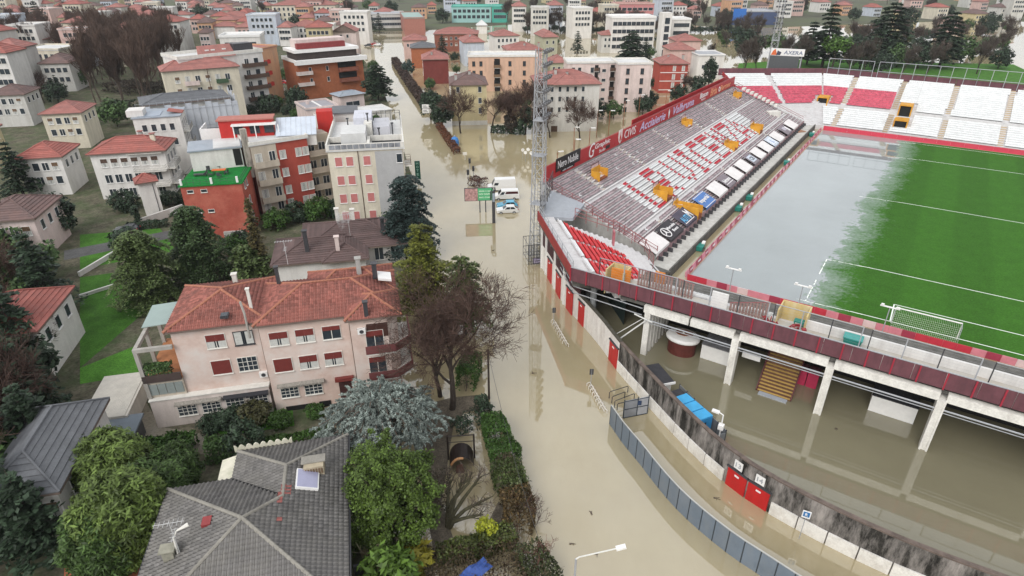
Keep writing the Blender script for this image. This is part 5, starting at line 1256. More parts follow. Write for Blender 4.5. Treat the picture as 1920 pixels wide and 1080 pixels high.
mb = MB(); mb.box(9.6,12.2,-.52,-.452,-.6,.7); mb.box(13.0,14.2,-.52,-.452,-.2,.75); part('garage_door', mb, darkm, ph)
mb = MB(); mb.box(15.0,16.9,-.9,-.46,3.2,3.6); part('porch_roof', mb, shut_red, ph); mb = MB(); mb.box(15.3,16.6,-.52,-.455,-.3,2.9); part('door', mb, mat('dark_door', (.05,.02,.02), .5, .2), ph)
awn = mat('striped_awning', (.26,.24,.21), .8, .3, 6)
for (a, b, y, z) in ((-.8,3.6,-.26,2.75),(3.8,8.2,-.26,2.75),(9.2,13.9,-.46,3.4)):
    mb = MB(); n = int((b-a)/.3)
    for i in range(n):
        x0, x1 = a+(b-a)*i/n, a+(b-a)*(i+1)/n; zz = -.12*(i%2); mb.poly([(x0,y,z+.3),(x0,y-.42,z+.14),(x1,y-.42,z+.14),(x1,y,z+.3)]); mb.poly([(x0,y-.42,z+.14),(x0,y-.43,z+.02+zz),(x1,y-.43,z+.02+zz),(x1,y-.42,z+.14)])
    part('awning', mb, awn if a < 3 or a > 9 else mat('dark_awning', (.03,.03,.035), .8, .2), ph)
mb = MB(); mb.tube([(8.55,-.05,0),(8.55,-.05,ZE-.2)], .06, 6); mb.tube([(17.25,-.56,0),(17.25,-.56,ZE-.2)], .06, 6); part('downpipe', mb, mat('brown_pipe', (.12,.08,.06), .5, .1), ph)
acm = MB(); acm.box(-.4,.4,-.35,0,0,.6); ac = acm.mesh('air_conditioner', white); q = MB(); q.tube([(0,-.36,.3),(0,-.37,.3)], .22, 12); acf = q.mesh('fan_grille', darksteel)
for loc in ((8.0,.44,4.4),(18.4,-1.5,9.3)): a_ = link('air_conditioner', ac, ph, loc); link('fan_grille', acf, a_)
mar = mat('maroon_balcony', (.15,.05,.05), .7, .2, 1)
for z in (3.9,7.1):
    mb = MB(); mb.prism([(18.6,-2.6),(21.6,-2.6),(23.2,-1.2),(23.2,3.0),(22.0,3.0),(22.0,-.6),(21.0,-1.5),(18.6,-1.5)], z, z+.2); b_ = part('balcony', mb, offwhite, ph)
    mb = MB(); o_ = [(18.6,-2.6),(21.6,-2.6),(23.2,-1.2),(23.2,3.0)]
    for a, b in zip(o_, o_[1:]): mb.beam((a[0],a[1],z+.65),(b[0],b[1],z+.65), .12, .9)
    part('parapet', mb, mar, b_)
for z in (4.2,7.4,9.9):
    if z < 9: window(ph, 0, 0, 0, 19.6, z+.1, 1.7, 1.9, 'third', offwhite, shut_red, 1.5); window(ph, 1, 22.0, 0, 2.0, z+.1, 1.4, 1.9, 'third', offwhite, shut_red)
mb = MB(); mb.box(18.9,21.0,-1.56,-1.502,8.6,10.2); part('loggia_opening', mb, mat('brown_dark_glass', (.06,.03,.025), .3, .2), ph)
def onroof(px, py, z): return pl_(px, py, z)
for (px, py, z, h, w_, m) in ((470,572,12.0,1.8,.28,offwhite),(686,583,11.8,1.0,.4,darksteel),(702,507,13.0,.8,.5,darksteel),(672,500,13.0,1.0,.5,concrete),(520,517,13,1.0,.35,darksteel),(440,522,12.0,.5,.45,offwhite)):
    p = onroof(px, py, z); mb = MB(); mb.box(p.x-w_/2,p.x+w_/2,p.y-w_/2,p.y+w_/2,z-.9,z+h); c = part('chimney', mb, m, ph); mb = MB(); mb.box(p.x-w_*.7,p.x+w_*.7,p.y-w_*.7,p.y+w_*.7,z+h+.02,z+h+.12); part('chimney_cap', mb, m, c)
p = onroof(422,594,11.6); mb = MB(); mb.cbox((p.x,p.y,11.75), .75, .9, .25); s_ = part('roof_window', mb, darksteel, ph); mb = MB(); mb.cbox((p.x,p.y-.02,11.9), .6, .75, .03); part('pane', mb, glass, s_)
p = onroof(720,512,12.6); mb = MB(); mb.hexa([(p.x-.7,p.y-.9,12.25),(p.x+.7,p.y-.9,11.95),(p.x+.7,p.y+.9,11.95),(p.x-.7,p.y+.9,12.25),(p.x-.7,p.y-.9,12.5),(p.x+.7,p.y-.9,12.2),(p.x+.7,p.y+.9,12.2),(p.x-.7,p.y+.9,12.5)]); part('roof_light', mb, white, ph)
mb = MB(); mb.tube([(7.6,-.1,ZE-1.6),(7.6,-.1,ZE+1.2),(7.4,.2,ZE+2.4)], .12, 6); part('flue', mb, mat('zinc_flue', (.35,.33,.30), .5, .1), ph)
antenna(ph, 11, 9.5, 13.0, 2.5)
# terrace frame on the left
cf = mat('grey_frame_concrete', (.36,.34,.31), .85, .15, 1, .2, (.2,.18,.15), .4)
mb = MB(); mb.box(-3.0,.43,.2,8.4,3.63,5.5); part('verandah', mb, plaster('verandah_plaster', (.52,.46,.38)), ph)
mb = MB()
for i in range(4):
    mb.box(-2.75+i*.78,-2.75+i*.78+.72,.12,.19,3.95,5.2)
part('verandah_glass', mb, mat('pale_glass', (.25,.28,.27), .15, .15, 1, .6), ph)
mb = MB(); mb.box(-3.1,.43,.0,.2,5.52,6.35); part('planter', mb, mat('brown_planter', (.07,.05,.045), .7, .2), ph)
mb = MB(); mb.box(-3.0,.43,.25,8.4,5.51,5.6); part('terrace_floor', mb, mat('terracotta_floor', (.38,.16,.07), .8, .2), ph)
mb = MB(); mb.box(-3.1,-2.75,.0,.35,3.63,9.1); mb.box(-3.1,-2.75,7.6,7.95,3.63,9.1); mb.box(-3.1,.4,.0,.35,9.12,9.5); mb.box(-3.1,-2.75,.36,7.95,9.12,9.5); mb.box(-3.1,-2.75,3.8,4.1,5.6,9.1); part('terrace_frame', mb, cf, ph)
mb = MB(); mb.hexa([(-3.3,4.2,9.52),(.35,4.2,9.75),(.35,8.6,9.9),(-3.3,8.6,9.7),(-3.3,4.2,9.6),(.35,4.2,9.83),(.35,8.6,9.98),(-3.3,8.6,9.78)]); part('canopy', mb, mat('green_grey_canopy', (.27,.34,.32), .5, .08, .6, .4), ph)
# sheds at the left edge
sh1 = bld('low shed with pale ribbed metal roof at the left edge beside the pink house', (150,790),(238,775), 2.6, 7.5, offwhite, ('flat',0,mat('pale_ribbed_roof', (.55,.52,.46), .7, .08, 1, .2, (.35,.33,.3), .4)), 'shed', 'shed', 13.5)
sh2 = bld('dark shed with a blue grey flat roof at the left edge below the ribbed roof', (150,852),(238,838), 2.4, 5.0, mat('dark_shed_wall', (.08,.08,.08), .8, .2), ('flat',0,mat('blue_grey_felt', (.17,.20,.23), .8, .12, 1)), 'shed', 'shed', 13.5)
mb = MB()
for i in range(26): mb.box(sh1['x0']-.2+i*.42*sh1['L']/11, sh1['x0']-.05+i*.42*sh1['L']/11, -.1, 7.5, 2.605, 2.66)
part('roof_rib', mb, mat('pale_ribbed_roof', (.55,.52,.46)), sh1['t'])
LM = [(n, G(x, y)) for n, x, y in (('the green terrace block',395,400),('the red and beige apartment block',540,400),('the cream apartment building',690,400),('the bungalow',620,470),('the wrapped house',350,240),('the plant balcony house',260,390),('the white stair tower',275,420),('the brown brick block',620,165),('the tall white apartment block',430,190),('the cream apartment house',370,190),('the low grey roofed building',600,225),('the small pink house',660,205),('the top left wood',290,160),('the ribbed shed',190,800),('the pink house',300,797),('the left lawn',230,520),('the bamboo clumps',220,1000),('the villa',300,1060),('the ochre yellow house',875,236),('the dark red brick house',815,160),('the brown brick house',850,100),('the pale blue house',890,125),('the peach block',940,190),('the grey villa',1065,246),('the rose white wings',1140,208),('the bright red house',1268,175),('the white offices',1200,98),('the grey green house',1035,120),('the teal school',900,46),('the sports hall',790,62),('the long cream building',565,38),('the orange walled house',440,62),('the roundabout',700,85),('the blue industrial hall',1430,45),('the park cedars',1540,128),('the scoreboard',1466,150),('the white house by the wood',340,45),('the gabled house',645,95),('the pink red block',1190,40),('the distant left roofs',90,60),('the right skyline',1750,30),('the right park edge',1720,130))]
_lab = {}
def near_label(what, p):
    p = Vector((p[0], p[1], 0)); n, q = min(LM, key=lambda l: (l[1]-p).length); d = p-q; far_ = (d.length > 25); a = d.x/max(1,q.y)*3; b = d.y/max(1,q.y)
    rel = ('right of ' if d.x > 0 else 'left of ') if abs(d.x) > abs(d.y) else ('behind ' if d.y > 0 else 'in front of ')
    for pre in ('', 'just ' if not far_ else 'well ', 'some way ', 'next to others '):
        L_ = f"{what} {pre}{rel}{n}"
        if L_ not in _lab: _lab[L_] = 1; return L_
    return f"{what} {rel}{n}, one of several"
# ================================================================ other houses, near to far
crm = plaster('cream_plaster', (.62,.57,.46)); wht = plaster('bright_plaster', (.68,.66,.63), (.3,.28,.26), .3)
ochre = plaster('ochre_plaster', (.50,.43,.26), (.3,.26,.18), .4); peach = plaster('peach_plaster', (.58,.38,.28)); rosew = plaster('rose_white_plaster', (.64,.53,.50))
blue_w = plaster('pale_blue_plaster', (.50,.55,.62)); greenw = plaster('grey_green_plaster', (.40,.40,.29)); palew2 = plaster('grey_white_plaster', (.55,.54,.51))
redw = mat('red_stucco', (.37,.075,.055), .85, .12, .6, .2, (.26,.05,.04), .6, (.5,.5,.2), fine=.06); redw2 = mat('stained_red_stucco', (.36,.085,.06), .88, .12, .5, .2, (.50,.17,.12), .75, (.35,.35,.35), fine=.08)
brick = mat('red_brown_brick', (.22,.085,.06), .85, .18, 1, .15, fine=.1); brick2 = mat('orange_brown_brick', (.34,.12,.06), .85, .15, 1, .15, fine=.1); dkred = mat('dark_red_brick', (.17,.045,.04), .85, .15, 1, .15, fine=.1)
orgw = plaster('orange_plaster', (.56,.32,.19)); pinkw2 = plaster('pink_plaster_far', (.58,.40,.36)); brn = mat('brown_shutter', (.09,.055,.04), .7, .2, 2); pinks = mat('pink_shutter', (.50,.18,.17), .65, .1, 2)
# green terrace block
B = bld('stained red block topped by a bright green roof terrace', (335,349), (453,342), 10.0, 9.3, redw2, ('flat',0,mat('green_turf_roof', (.015,.17,.035), .95, .2, 1.2, .1, fine=.3)), 'terrace_block', 'house')
t = B['t']; L_ = B['L']
mb = MB()
for h in (.45,.9): mb.tube([(.2,.2,10+h),(L_-.2,.2,10+h),(L_-.2,9.1,10+h)], .025, 5); mb.tube([(.2,.2,10+h),(.2,9.1,10+h)], .025, 5)
for i in range(10): mb.box(.2+i*(L_-.4)/9-.02,.2+i*(L_-.4)/9+.02,.18,.22,10,10.9); mb.box(L_-.22,L_-.18,.2+i*.97,.24+i*.97,10,10.9)
part('railing', mb, darksteel, t)
for x in (.35,5.0,9.0): mb = MB(); mb.box(x-.16,x+.16,.1,.4,10.0,11.0); part('railing_block', mb, white, t)
for s in (1.5,3.6): window(t, 0, 0, 0, s, 8.7, .9, .45, 'dark', offwhite, None, -B['y0'])
for s in (2.0,4.0): window(t, 0, 0, 0, s, 5.2, .9, .45, 'dark', offwhite, None, -B['y0'])
for z in (8.3,5.0,2.0):
    for s in (2.2,4.0): window(t, 1, B['x1'], 0, s, z, .8, 1.4, 'plain', white)
mb = MB(); mb.box(.3,2.0,.02,.115,-.9,2.2) if False else mb.box(5.2,8.4,-.4,.11,-.9,1.6); part('lean_to', mb, concrete, t)
Wt = Matrix.Translation(t.location) @ Matrix.Rotation(t.rotation_euler.z, 4, 'Z')
def on_terrace(px, py, z=10.05): return Wt.inverted() @ G(px, py, z)
tt = thing('garden_table', 'orange topped table on the green roof terrace', 'table', G(412,326,10.0), .2)
mb = MB(); mb.box(-1.1,1.1,-.5,.5,.7,.78); part('table_top', mb, mat('orange_top', (.60,.13,.03), .5, .1), tt)
mb = MB(); [mb.box(x-.05,x+.05,y-.05,y+.05,0,.7) for x in (-.9,.9) for y in (-.35,.35)]; part('leg', mb, darksteel, tt)
def chair(px, py, rz, lab, m=darksteel):
    c = thing('garden_chair', lab, 'chair', G(px,py,10.0), rz, 'dark chairs on the green terrace')
    mb = MB(); mb.box(-.3,.3,-.3,.3,.38,.46); part('seat', mb, m, c); mb = MB(); mb.box(-.3,.3,.26,.34,.46,.95); part('backrest', mb, m, c)
    for x in (-.26,.26):
        for y in (-.26,.26): mb = MB(); mb.box(x-.03,x+.03,y-.03,y+.03,0,.38); part('leg', mb, m, c)
for a in ((411,316,0,'dark chair behind the orange table on the green terrace'),(412,333,3.1,'dark chair in front of the orange table on the green terrace'),(425,327,-1.5,'dark chair at the right end of the orange table'),(391,322,.3,'dark armchair left of the orange table'),(395,331,2.0,'dark armchair beside the lounger on the green terrace')): chair(*a)
lo = thing('sun_lounger', 'black sun lounger at the left of the green terrace', 'lounger', G(377,330,10.0), .15); mb = MB(); mb.box(-1.1,1.0,-.35,.35,.25,.38); part('bed', mb, darksteel, lo); mb = MB(); mb.hexa([(.5,-.35,.39),(1.1,-.35,.6),(1.1,.35,.6),(.5,.35,.39),(.5,-.35,.45),(1.1,-.35,.95),(1.1,.35,.95),(.5,.35,.45)]); part('backrest', mb, darksteel, lo); mb = MB(); [mb.box(x-.04,x+.04,y-.04,y+.04,0,.25) for x in (-.9,.8) for y in (-.3,.3)]; part('leg', mb, darksteel, lo)
# white block behind the terrace
B = bld('plain white block standing behind the green roof terrace', (352,284), (452,274), 13.6, 7.0, wht, ('flat',.0,r_met), 'white_block', 'house')
mb = MB(); mb.box(B['L']-1.5,B['L']-.3,.02,.11,10.3,13.2); part('dark_doorway', mb, darkm, B['t'])
mb = MB(); mb.box(4.0,B['L']-.1,.1,6.9,13.61,13.75); part('white_roof_edge', mb, r_white, B['t'])
# red and beige apartment house
beige = plaster('beige_plaster', (.50,.44,.36), (.25,.2,.16), .5)
B = bld('red and beige apartment block with white framed windows and beige balconies', (468,273), (575,256), 13.8, 11, redw, ('flat',.5,r_white,offwhite), 'apartment_block', 'apartment block', 36)
t = B['t']; L_ = B['L']; y0 = B['y0']
mb = MB(); mb.box(B['x0']-.1,4.4,y0-.12,y0-.003,.9,13.5); part('beige_bay', mb, beige, t)
mb = MB(); mb.box(L_-.1,L_+4.6,2.0,10,.5,13.5); part('recessed_wing', mb, beige, t)
mb = MB(); mb.box(B['x0'],L_,y0+1.5,y0+8,-.9,.9) ; part('pilotis', mb, darkm, t)
for i, z in enumerate((10.4,7.1,3.8,.9+.3)):
    window(t, 0, 0, 0, 1.1, z+.2, 1.1, 1.5, 'curtain', white, None, -y0+.12); window(t, 0, 0, 0, 3.5, z-.35, 1.0, 2.2, 'plain', white, None, -y0+.12)
    bo = balcony(B, 0, .2, 4.3, z-.5, 1.1, beige, beige, .95)
    for s in (5.4,8.3,9.6): window(t, 0, 0, 0, s, z+.2, 1.05, 1.45, 'curtain', white, None, -y0)
    mb = MB(); mb.box(L_+.2,L_+4.4,.7,1.99,z-.65,z-.45); b2 = part('balcony', mb, beige, t); mb = MB(); mb.box(L_+.2,L_+4.4,.7,.8,z-.448,z+.5); part('parapet', mb, plaster('beige_parapet', (.42,.36,.30)), b2)
    for s in (1.0,3.1): window(t, 0, 0, 0, L_+s, z-.1, 1.2, 1.7, 'plain', white, None, -2.0)
mb = MB(); mb.box(-.9,.05,.4,1.4,8,16.6); part('chimney', mb, mat('stained_stack', (.42,.38,.33), .9, .2, 1, dirt=(.08,.07,.06), dirt_amt=.8, dirt_scale=(2,2,.3)), t)
# penthouse level on the apartment roof
def box_on(name, px0, px1, zb, z, depth, m, label=None, par=None, yaw=13.5, roof=None, cat='penthouse'):
    P, Q = G(*px0, z), G(*px1, z); an = R(yaw); d = Q-P; Lw = d.x*cos(an)+d.y*sin(an)
    o = thing(name, label, cat, (P.x,P.y,zb), an); mb = MB(); mb.box(0,Lw,0,depth,0,z-zb); part('wall', mb, m, o)
    if roof: mb = MB(); mb.box(-.3,Lw+.3,-.3,depth+.3,z-zb+.003,z-zb+.25); part('roof', mb, roof, o)
    return o, Lw
redp = mat('signal_red_wall', (.45,.03,.025), .7, .1, 1)
o, Lw = box_on('penthouse', (408,228), (512,216), 13.7, 16.8, 3.0, redp, 'red walled penthouse under a white slab roof behind the chimney stack', roof=mat('rose_flat_roof', (.40,.16,.13), .8, .1))
for s in (3.2,6.0,8.5): window(o, 0, 0, 0, s, .8, 1.6, 1.5, 'plain', darksteel)
P, Q = G(432,236,16.2), G(514,226,16.2); o = thing('terrace_canopy', 'long white slab canopy in front of the red penthouse', 'canopy', (P.x,P.y,0), R(13.5)); mb = MB(); mb.box(0,(Q-P).length,0,1.6,16.0,16.25); part('slab', mb, white, o); mb = MB(); [mb.box(x-.08,x+.08,.1,.26,13.6,16.0) for x in (.3,4,8)]; part('post', mb, white, o)
P = G(378,250,14.2); o = thing('roof_terrace', 'black floored roof terrace with white parapet left of the chimney stack', 'terrace', (P.x,P.y,0), R(13.5)); mb = MB(); mb.box(0,5.8,0,5.2,12.0,14.0); part('floor', mb, mat('black_felt', (.03,.03,.032), .8, .3), o)
mb = MB(); mb.box(-.2,6,-.25,-.003,13.0,15.0); mb.box(-.25,-.003,0,5.2,13.0,15.0); part('parapet', mb, white, o); mb = MB(); [mb.tube([(-.1,-.1,15+h),(5.9,-.1,15+h)], .03, 4) for h in (.3,.6)]; part('rail', mb, steel, o)
solarm = mat('pale_sheet_roof', (.50,.55,.62), .35, .12, .5, .5)
P = G(516,250,14.6); o = thing('sheet_roof', 'pale blue grey sloping sheet roof between the red penthouse and the red cube', 'roof', (P.x,P.y,0), R(13.5)); mb = MB()
for i in range(8): mb.hexa([(i*.9,0,14.0),(i*.9+.86,0,14.0),(i*.9+.86,4.5,16.3),(i*.9,4.5,16.3),(i*.9,0,14.12),(i*.9+.86,0,14.12),(i*.9+.86,4.5,16.42),(i*.9,4.5,16.42)])
part('roof_sheet', mb, solarm, o); mb = MB(); mb.box(.2,7,.3,4.4,12,13.9); part('wall', mb, wht, o)
o, Lw = box_on('stair_tower', (592,210), (622,206), 12, 16.8, 3.2, redp, 'bright red cube on the roofs between the pale sheet roof and the blue grey roof')
o, Lw = box_on('roof_wing', (625,214), (668,204), 10, 15.2, 6.5, wht, 'wing with dark blue grey roof beside the bright red cube', roof=r_grey)
# cream apartment building with pink shutters
B = bld('cream apartment building with pink shutters and cluttered white roof terrace', (612,283), (757,276), 14.0, 21, crm, ('flat',.0,r_white), 'apartment_building', 'apartment building')
t = B['t']; L_ = B['L']; y0 = B['y0']
mb = MB(); mb.box(L_*.615,L_-.3,y0-.1,y0-.003,-.9,13.5); part('grey_bay', mb, plaster('grey_render', (.40,.40,.40), (.3,.3,.3), .4), t)
for z in (11.2,7.9,4.6,1.3):
    for s in (1.75,3.6,6.5): window(t, 0, 0, 0, s, z, 1.15, 1.55, 'shut', white, pinks, -y0)
    window(t, 0, 0, 0, L_-.9, z+.2, .9, 1.5, 'plain', white, None, -y0+.1) if z > 11 else None
    balcony(B, 1, .6, 4.2, z-.6, 1.2, offwhite, stripwood, 1.0, False); window(t, 1, B['x1'], 0, 2.0, z-.4, 1.3, 2.0, 'plain', white)
    window(t, 1, B['x1'], 0, 8.5, z, 1.2, 1.5, 'plain', white); window(t, 1, B['x1'], 0, 12.5, z, 1.2, 1.5, 'plain', white)
mb = MB(); mb.tube([(5.1,y0-.08,0),(5.1,y0-.08,13.8)], .06, 6); part('downpipe', mb, brn, t)
mb = MB()
for (x0,x1,ya,yb) in ((-.1,L_+.1,-.15,.1),(-.1,.15,.1,21),(L_-.15,L_+.1,.1,21),(L_*.52,L_*.56,.1,5.2),(.15,L_-.15,5.0,5.2)): mb.box(x0,x1,ya,yb,14.01,15.0)
part('parapet', mb, offwhite, t)
for (x0, x1) in ((.3,L_*.5),(L_*.58,L_-.4)): mb = MB(); mb.box(x0,x1,.2,4.9,14.01,14.08); part('terrace_floor', mb, mat('black_felt', (.03,.03,.032)), t)
mb = MB(); n = 12
for i in range(n): mb.box(.5+i*(L_-1)/n,.5+(i+.92)*(L_-1)/n,-.17,-.155,14.15,14.9)
part('parapet_panel', mb, mat('grey_panel', (.22,.23,.25), .6, .5, .8), t)
for k, (x0,x1,ya,yb,h,m) in enumerate(((2.4,6.6,2.0,8.5,2.2,r_white),(7.8,L_-2.2,9.5,17,1.4,mat('lilac_grey_membrane', (.47,.47,.50), .7, .08, .5)),(6.2,7.6,8.6,11,2.4,offwhite),(4.2,7.5,12,19,2.6,mat('pale_lilac_cabin', (.55,.56,.62), .6, .1)))):
    mb = MB(); mb.box(x0,x1,ya,yb,14.02,14.02+h); part('roof_cabin', mb, m, t)
for (x, y, h) in ((8.8,7.0,1.2),(11.2,8.8,1.6),(6.9,10,3.2),(3.0,14,1.6)): mb = MB(); mb.tube([(x,y,14),(x,y,14+h+.5)], .12, 6); mb.box(x-.25,x+.25,y-.25,y+.25,14+h+.5,14+h+.7); part('vent_pipe', mb, darksteel, t)
antenna(t, 6.5, 7, 16.2, 2.5); antenna(t, 10, 14, 15.4, 2.2)
mb = MB()
for h in (.5,1.0): mb.tube([(L_*.5,20.6,15+h),(L_-.1,20.6,15+h),(L_-.1,8,15+h)], .04, 4)
for i in range(8): mb.box(L_*.5+i*.9-.04,L_*.5+i*.9+.04,20.55,20.65,14,16)
part('railing', mb, darksteel, t)
# brown roofed bungalow
E = G(505,495,4.0); bh = thing('bungalow', 'white bungalow under a wide dark brown tiled roof behind the pink house', 'house', (E.x,E.y,0), YAW)
mb = MB(); mb.box(.6,13.4,.6,10,-.9,3.42); mb.box(4.5,19.5,4.6,14.8,-.9,3.4); part('wall', mb, wht, bh)
hip_roof(bh, .5, 13.5, .5, 9.5, 3.6, 1.75, t_brown, .5, .45); hip_roof(bh, 4.2, 19.6, 4.0, 15.2, 3.62, 2.1, t_brown, .5, .45); hip_roof(bh, 7.6, 13.6, -.3, 8, 3.64, 1.35, t_brown, .4, .45)
for s in (15.5,18.0): window(bh, 0, 0, 0, s, .9, 1.3, 2.0, 'plain', white, None, -4.6)
for (x, y, h, m) in ((5.2,2.4,2.4,darksteel),(9.6,1.6,1.4,rosew),(16.5,7,1.6,darksteel),(12,12,1.6,offwhite),(9.5,13.2,1.5,offwhite)): mb = MB(); mb.box(x-.28,x+.28,y-.28,y+.28,4.2,5.2+h); c = part('chimney', mb, m, bh); mb = MB(); mb.box(x-.4,x+.4,y-.4,y+.4,5.22+h,5.34+h); part('chimney_cap', mb, m, c)
antenna(bh, 11.5, 4.5, 5.8, 3.2)
# left cluster
B = bld('white house with orange red hip roof and plant filled balconies at the left edge', (160,291), (311,282), 9.3, 9.5, wht, ('hip',2.1,r_red), floors=3)
wins(B,0,6,(6.6,),1.2,1.6,'half',white,brn); wins(B,0,6,(3.4,.5),1.2,1.6,'plain',white); wins(B,1,3,(6.4,3.4,.5),1.1,1.6,'plain',white)
Lh = B['L']
for z in (5.6,2.5): balcony(B,0,Lh*.55,Lh-.6,z,1.5,offwhite,concrete,1.0,False); balcony(B,1,.5,5.5,z,1.3,offwhite,concrete,1.0,False)
chimney(B, Lh*.62, 5.6, 10.6, 1.3); chimney(B, Lh*.8, 3.8, 10.2, 1.5, .8, crm)
mb = MB(); n = 24
for i in range(n): a = Lh*.5+i*Lh*.44/n; mb.hexa([(a,.0,8.75),(a+.12,.0,8.75),(a+.12,.3,8.75),(a,.3,8.75),(a,-.6,8.98),(a+.12,-.6,8.98),(a+.12,.35,8.98),(a,.35,8.98)])
part('eave_bracket', mb, offwhite, B['t'])
B = bld('slim white stair tower with a small pyramid tile roof', (252,346), (297,339), 6.8, 3.6, wht, ('hip',1.2,r_red,.35), 'garden_tower', 'house'); mb = MB(); mb.tube([(B['L']*.72,B['y0']-.06,0),(B['L']*.72,B['y0']-.06,6.4)], .05, 5); part('downpipe', mb, darksteel, B['t'])
B = bld('white house with a blue grey panelled flat roof above the orange roofed house', (246,222), (337,216), 13.0, 9, wht, ('flat',.0,r_met), 'house'); wins(B,0,4,(10,6.8),.9,1.4,'plain'); wins(B,1,3,(9.8,6.6,3.4),1.2,1.8,'plain')
for z in (9.4,6.2): balcony(B,1,1,6.5,z,1.3,offwhite,concrete,1,False)
mb = MB(); mb.hexa([(B['L']-2.6,2,13.6),(B['L']+.3,2,13.0),(B['L']+.3,5,13.0),(B['L']-2.6,5,13.6),(B['L']-2.6,2,13.75),(B['L']+.3,2,13.15),(B['L']+.3,5,13.15),(B['L']-2.6,5,13.75)]); part('tile_patch', mb, r_red, B['t'])
mb = MB(); mb.box(1,B['L']-4,.8,6,13.02,13.1); part('solar_field', mb, mat('solar_blue', (.25,.30,.37), .3, .1, 1, .5), B['t'])
mb = MB(); mb.box(-1,2.2,1,5,13.02,14.3); part('roof_cabin', mb, wht, B['t'])
B = bld('house wrapped in pale translucent scaffold sheeting with a grey roof', (262,199), (432,183), 13.5, 11, palew2, ('hip',1.3,r_grey), 'wrapped_house', 'house')
t = B['t']; sheetm = mat('pale_sheeting', (.50,.53,.58), .5, .12, .35, .3, (.62,.64,.67), .6, (.4,.4,.2)); n = 15; Lw = B['L']+2.2
for i in range(n):
    x0, x1 = -.9+i*Lw/n, -.9+(i+1)*Lw/n-.05; mb = MB(); mb.box(x0,x1,-.7-.08*(i%2),-.62-.08*(i%2),.2,12.4+.9*((i*5)%3)/2); part('sheeting', mb, sheetm, t)
for i in range(8):
    mb = MB(); mb.box(B['L']+.9+.05*(i%2),B['L']+.96+.05*(i%2),-.6+i*1.5,.85+i*1.5,.2,14.4-.5*(i%3)); part('sheeting', mb, sheetm, t)
mb = MB()
for i in range(n+1): mb.tube([(-.9+i*Lw/n,-.9,0),(-.9+i*Lw/n,-.9,14.2)], .04, 4)
for z in (4,8,12,14): mb.tube([(-.9,-.9,z),(-.9+Lw,-.9,z)], .035, 4)
part('scaffold', mb, steel, t)
B = bld('cream apartment house with red hip roof above the wrapped house', (300,135), (450,124), 15.0, 10, crm, ('hip',2.3,r_rose), 'apartment_house', 'house')
wins(B,0,6,(11.6,8.4),1.2,1.6,'plain',white,None,styles=['plain','half','curtain']); wins(B,1,3,(11.6,8.4,5.2,2),1.0,1.5,'dark',white); balcony(B,0,5.5,9.3,11.0,1.2,rosew,rosew); balcony(B,0,13.8,17,11.0,1.2,mat('green_rail', (.05,.09,.05), .7, .1),mat('green_rail', (.05,.09,.05)))
mb = MB(); mb.tube([(B['L']*.57,-.05,2),(B['L']*.57,-.05,15)], .1, 5); part('downpipe', mb, brn, B['t'])
B = bld('tall white apartment block with red mansard panel and brown balconies', (333,112), (492,96), 17.5, 12, wht, ('flat',.8,r_white,offwhite), 'apartment_block', 'apartment block')
t = B['t']; L_ = B['L']; mb = MB(); mb.hexa([(L_*.28,-.4,17.2),(L_*.66,-.4,17.2),(L_*.66,3.5,17.2),(L_*.28,3.5,17.2),(L_*.28,2.6,20.2),(L_*.66,2.6,20.2),(L_*.66,3.4,20.2),(L_*.28,3.4,20.2)]); r_ = part('mansard', mb, r_rose, t)
for f in (.36,.43,.56): mb = MB(); mb.cbox((L_*f,1.7,19.05), 1.1, 1.0, .3); part('roof_light', mb, white, r_)
mb = MB(); mb.box(L_*.66+.1,L_*.9,.6,4,18.3,20.2); part('roof_cabin', mb, darksteel, t)
for z in (13.6,10.3,7.0,3.7): balcony(B,0,L_*.72,L_+.4,z,1.4,brn,brn); window(t,0,0,0,L_*.9,z+.1,1.4,2.1,'dark',white,None,-B['y0']); window(t,0,0,0,L_*.78,z+.1,1.2,2.1,'plain',white,None,-B['y0'])
B = bld('narrow orange apartment block with red balconies beside the tall white block', (488,92), (519,86), 17.0, 16, orgw, ('flat',.4,r_rose,orgw), 'apartment_block', 'apartment block')
for z in (12.5,9,5.5): balcony(B,0,.6,3.0,z,1.0,redp,redp)
B = bld('brown brick apartment block with wide white balcony bands', (556,119), (680,108), 12.0, 15, brick2, ('flat',.9,r_white,white), 'apartment_block', 'apartment block')
t = B['t']; L_ = B['L']
for z in (8.4,4.9):
    balcony(B,0,L_*.60,L_*.9,z,1.5,brick,brick); mb = MB(); mb.box(L_*.60,L_*.88,-.02,.1,z+1.0,z+2.9); part('loggia', mb, darkm, t)
    balcony(B,0,-.6,L_*.2,z,1.4,offwhite,rosew); wins(B,0,6,(z+.5,),.8,1.4,'plain',white,skip=(1,3,4,5,6))
mb = MB(); mb.box(-.8,L_+1.0,-1.6,.0,11.5,12.9); part('white_band', mb, white, t)
mb = MB(); mb.box(1,L_-1,2.5,12,12.02,14.8); part('upper_floor', mb, mat('dark_brown_glass', (.06,.045,.04), .4, .3, .5), t); mb = MB(); mb.box(.2,L_-.4,1.6,13,14.85,15.8); part('white_band', mb, white, t)
mb = MB(); mb.box(2,L_*.8,3,5,15.9,17.6); part('red_canopy', mb, mat('maroon_canopy', (.22,.04,.04), .7, .2), t); mb = MB(); mb.box(3,L_-3,7,13,15.85,18.4); part('roof_cabin', mb, rosew, t)
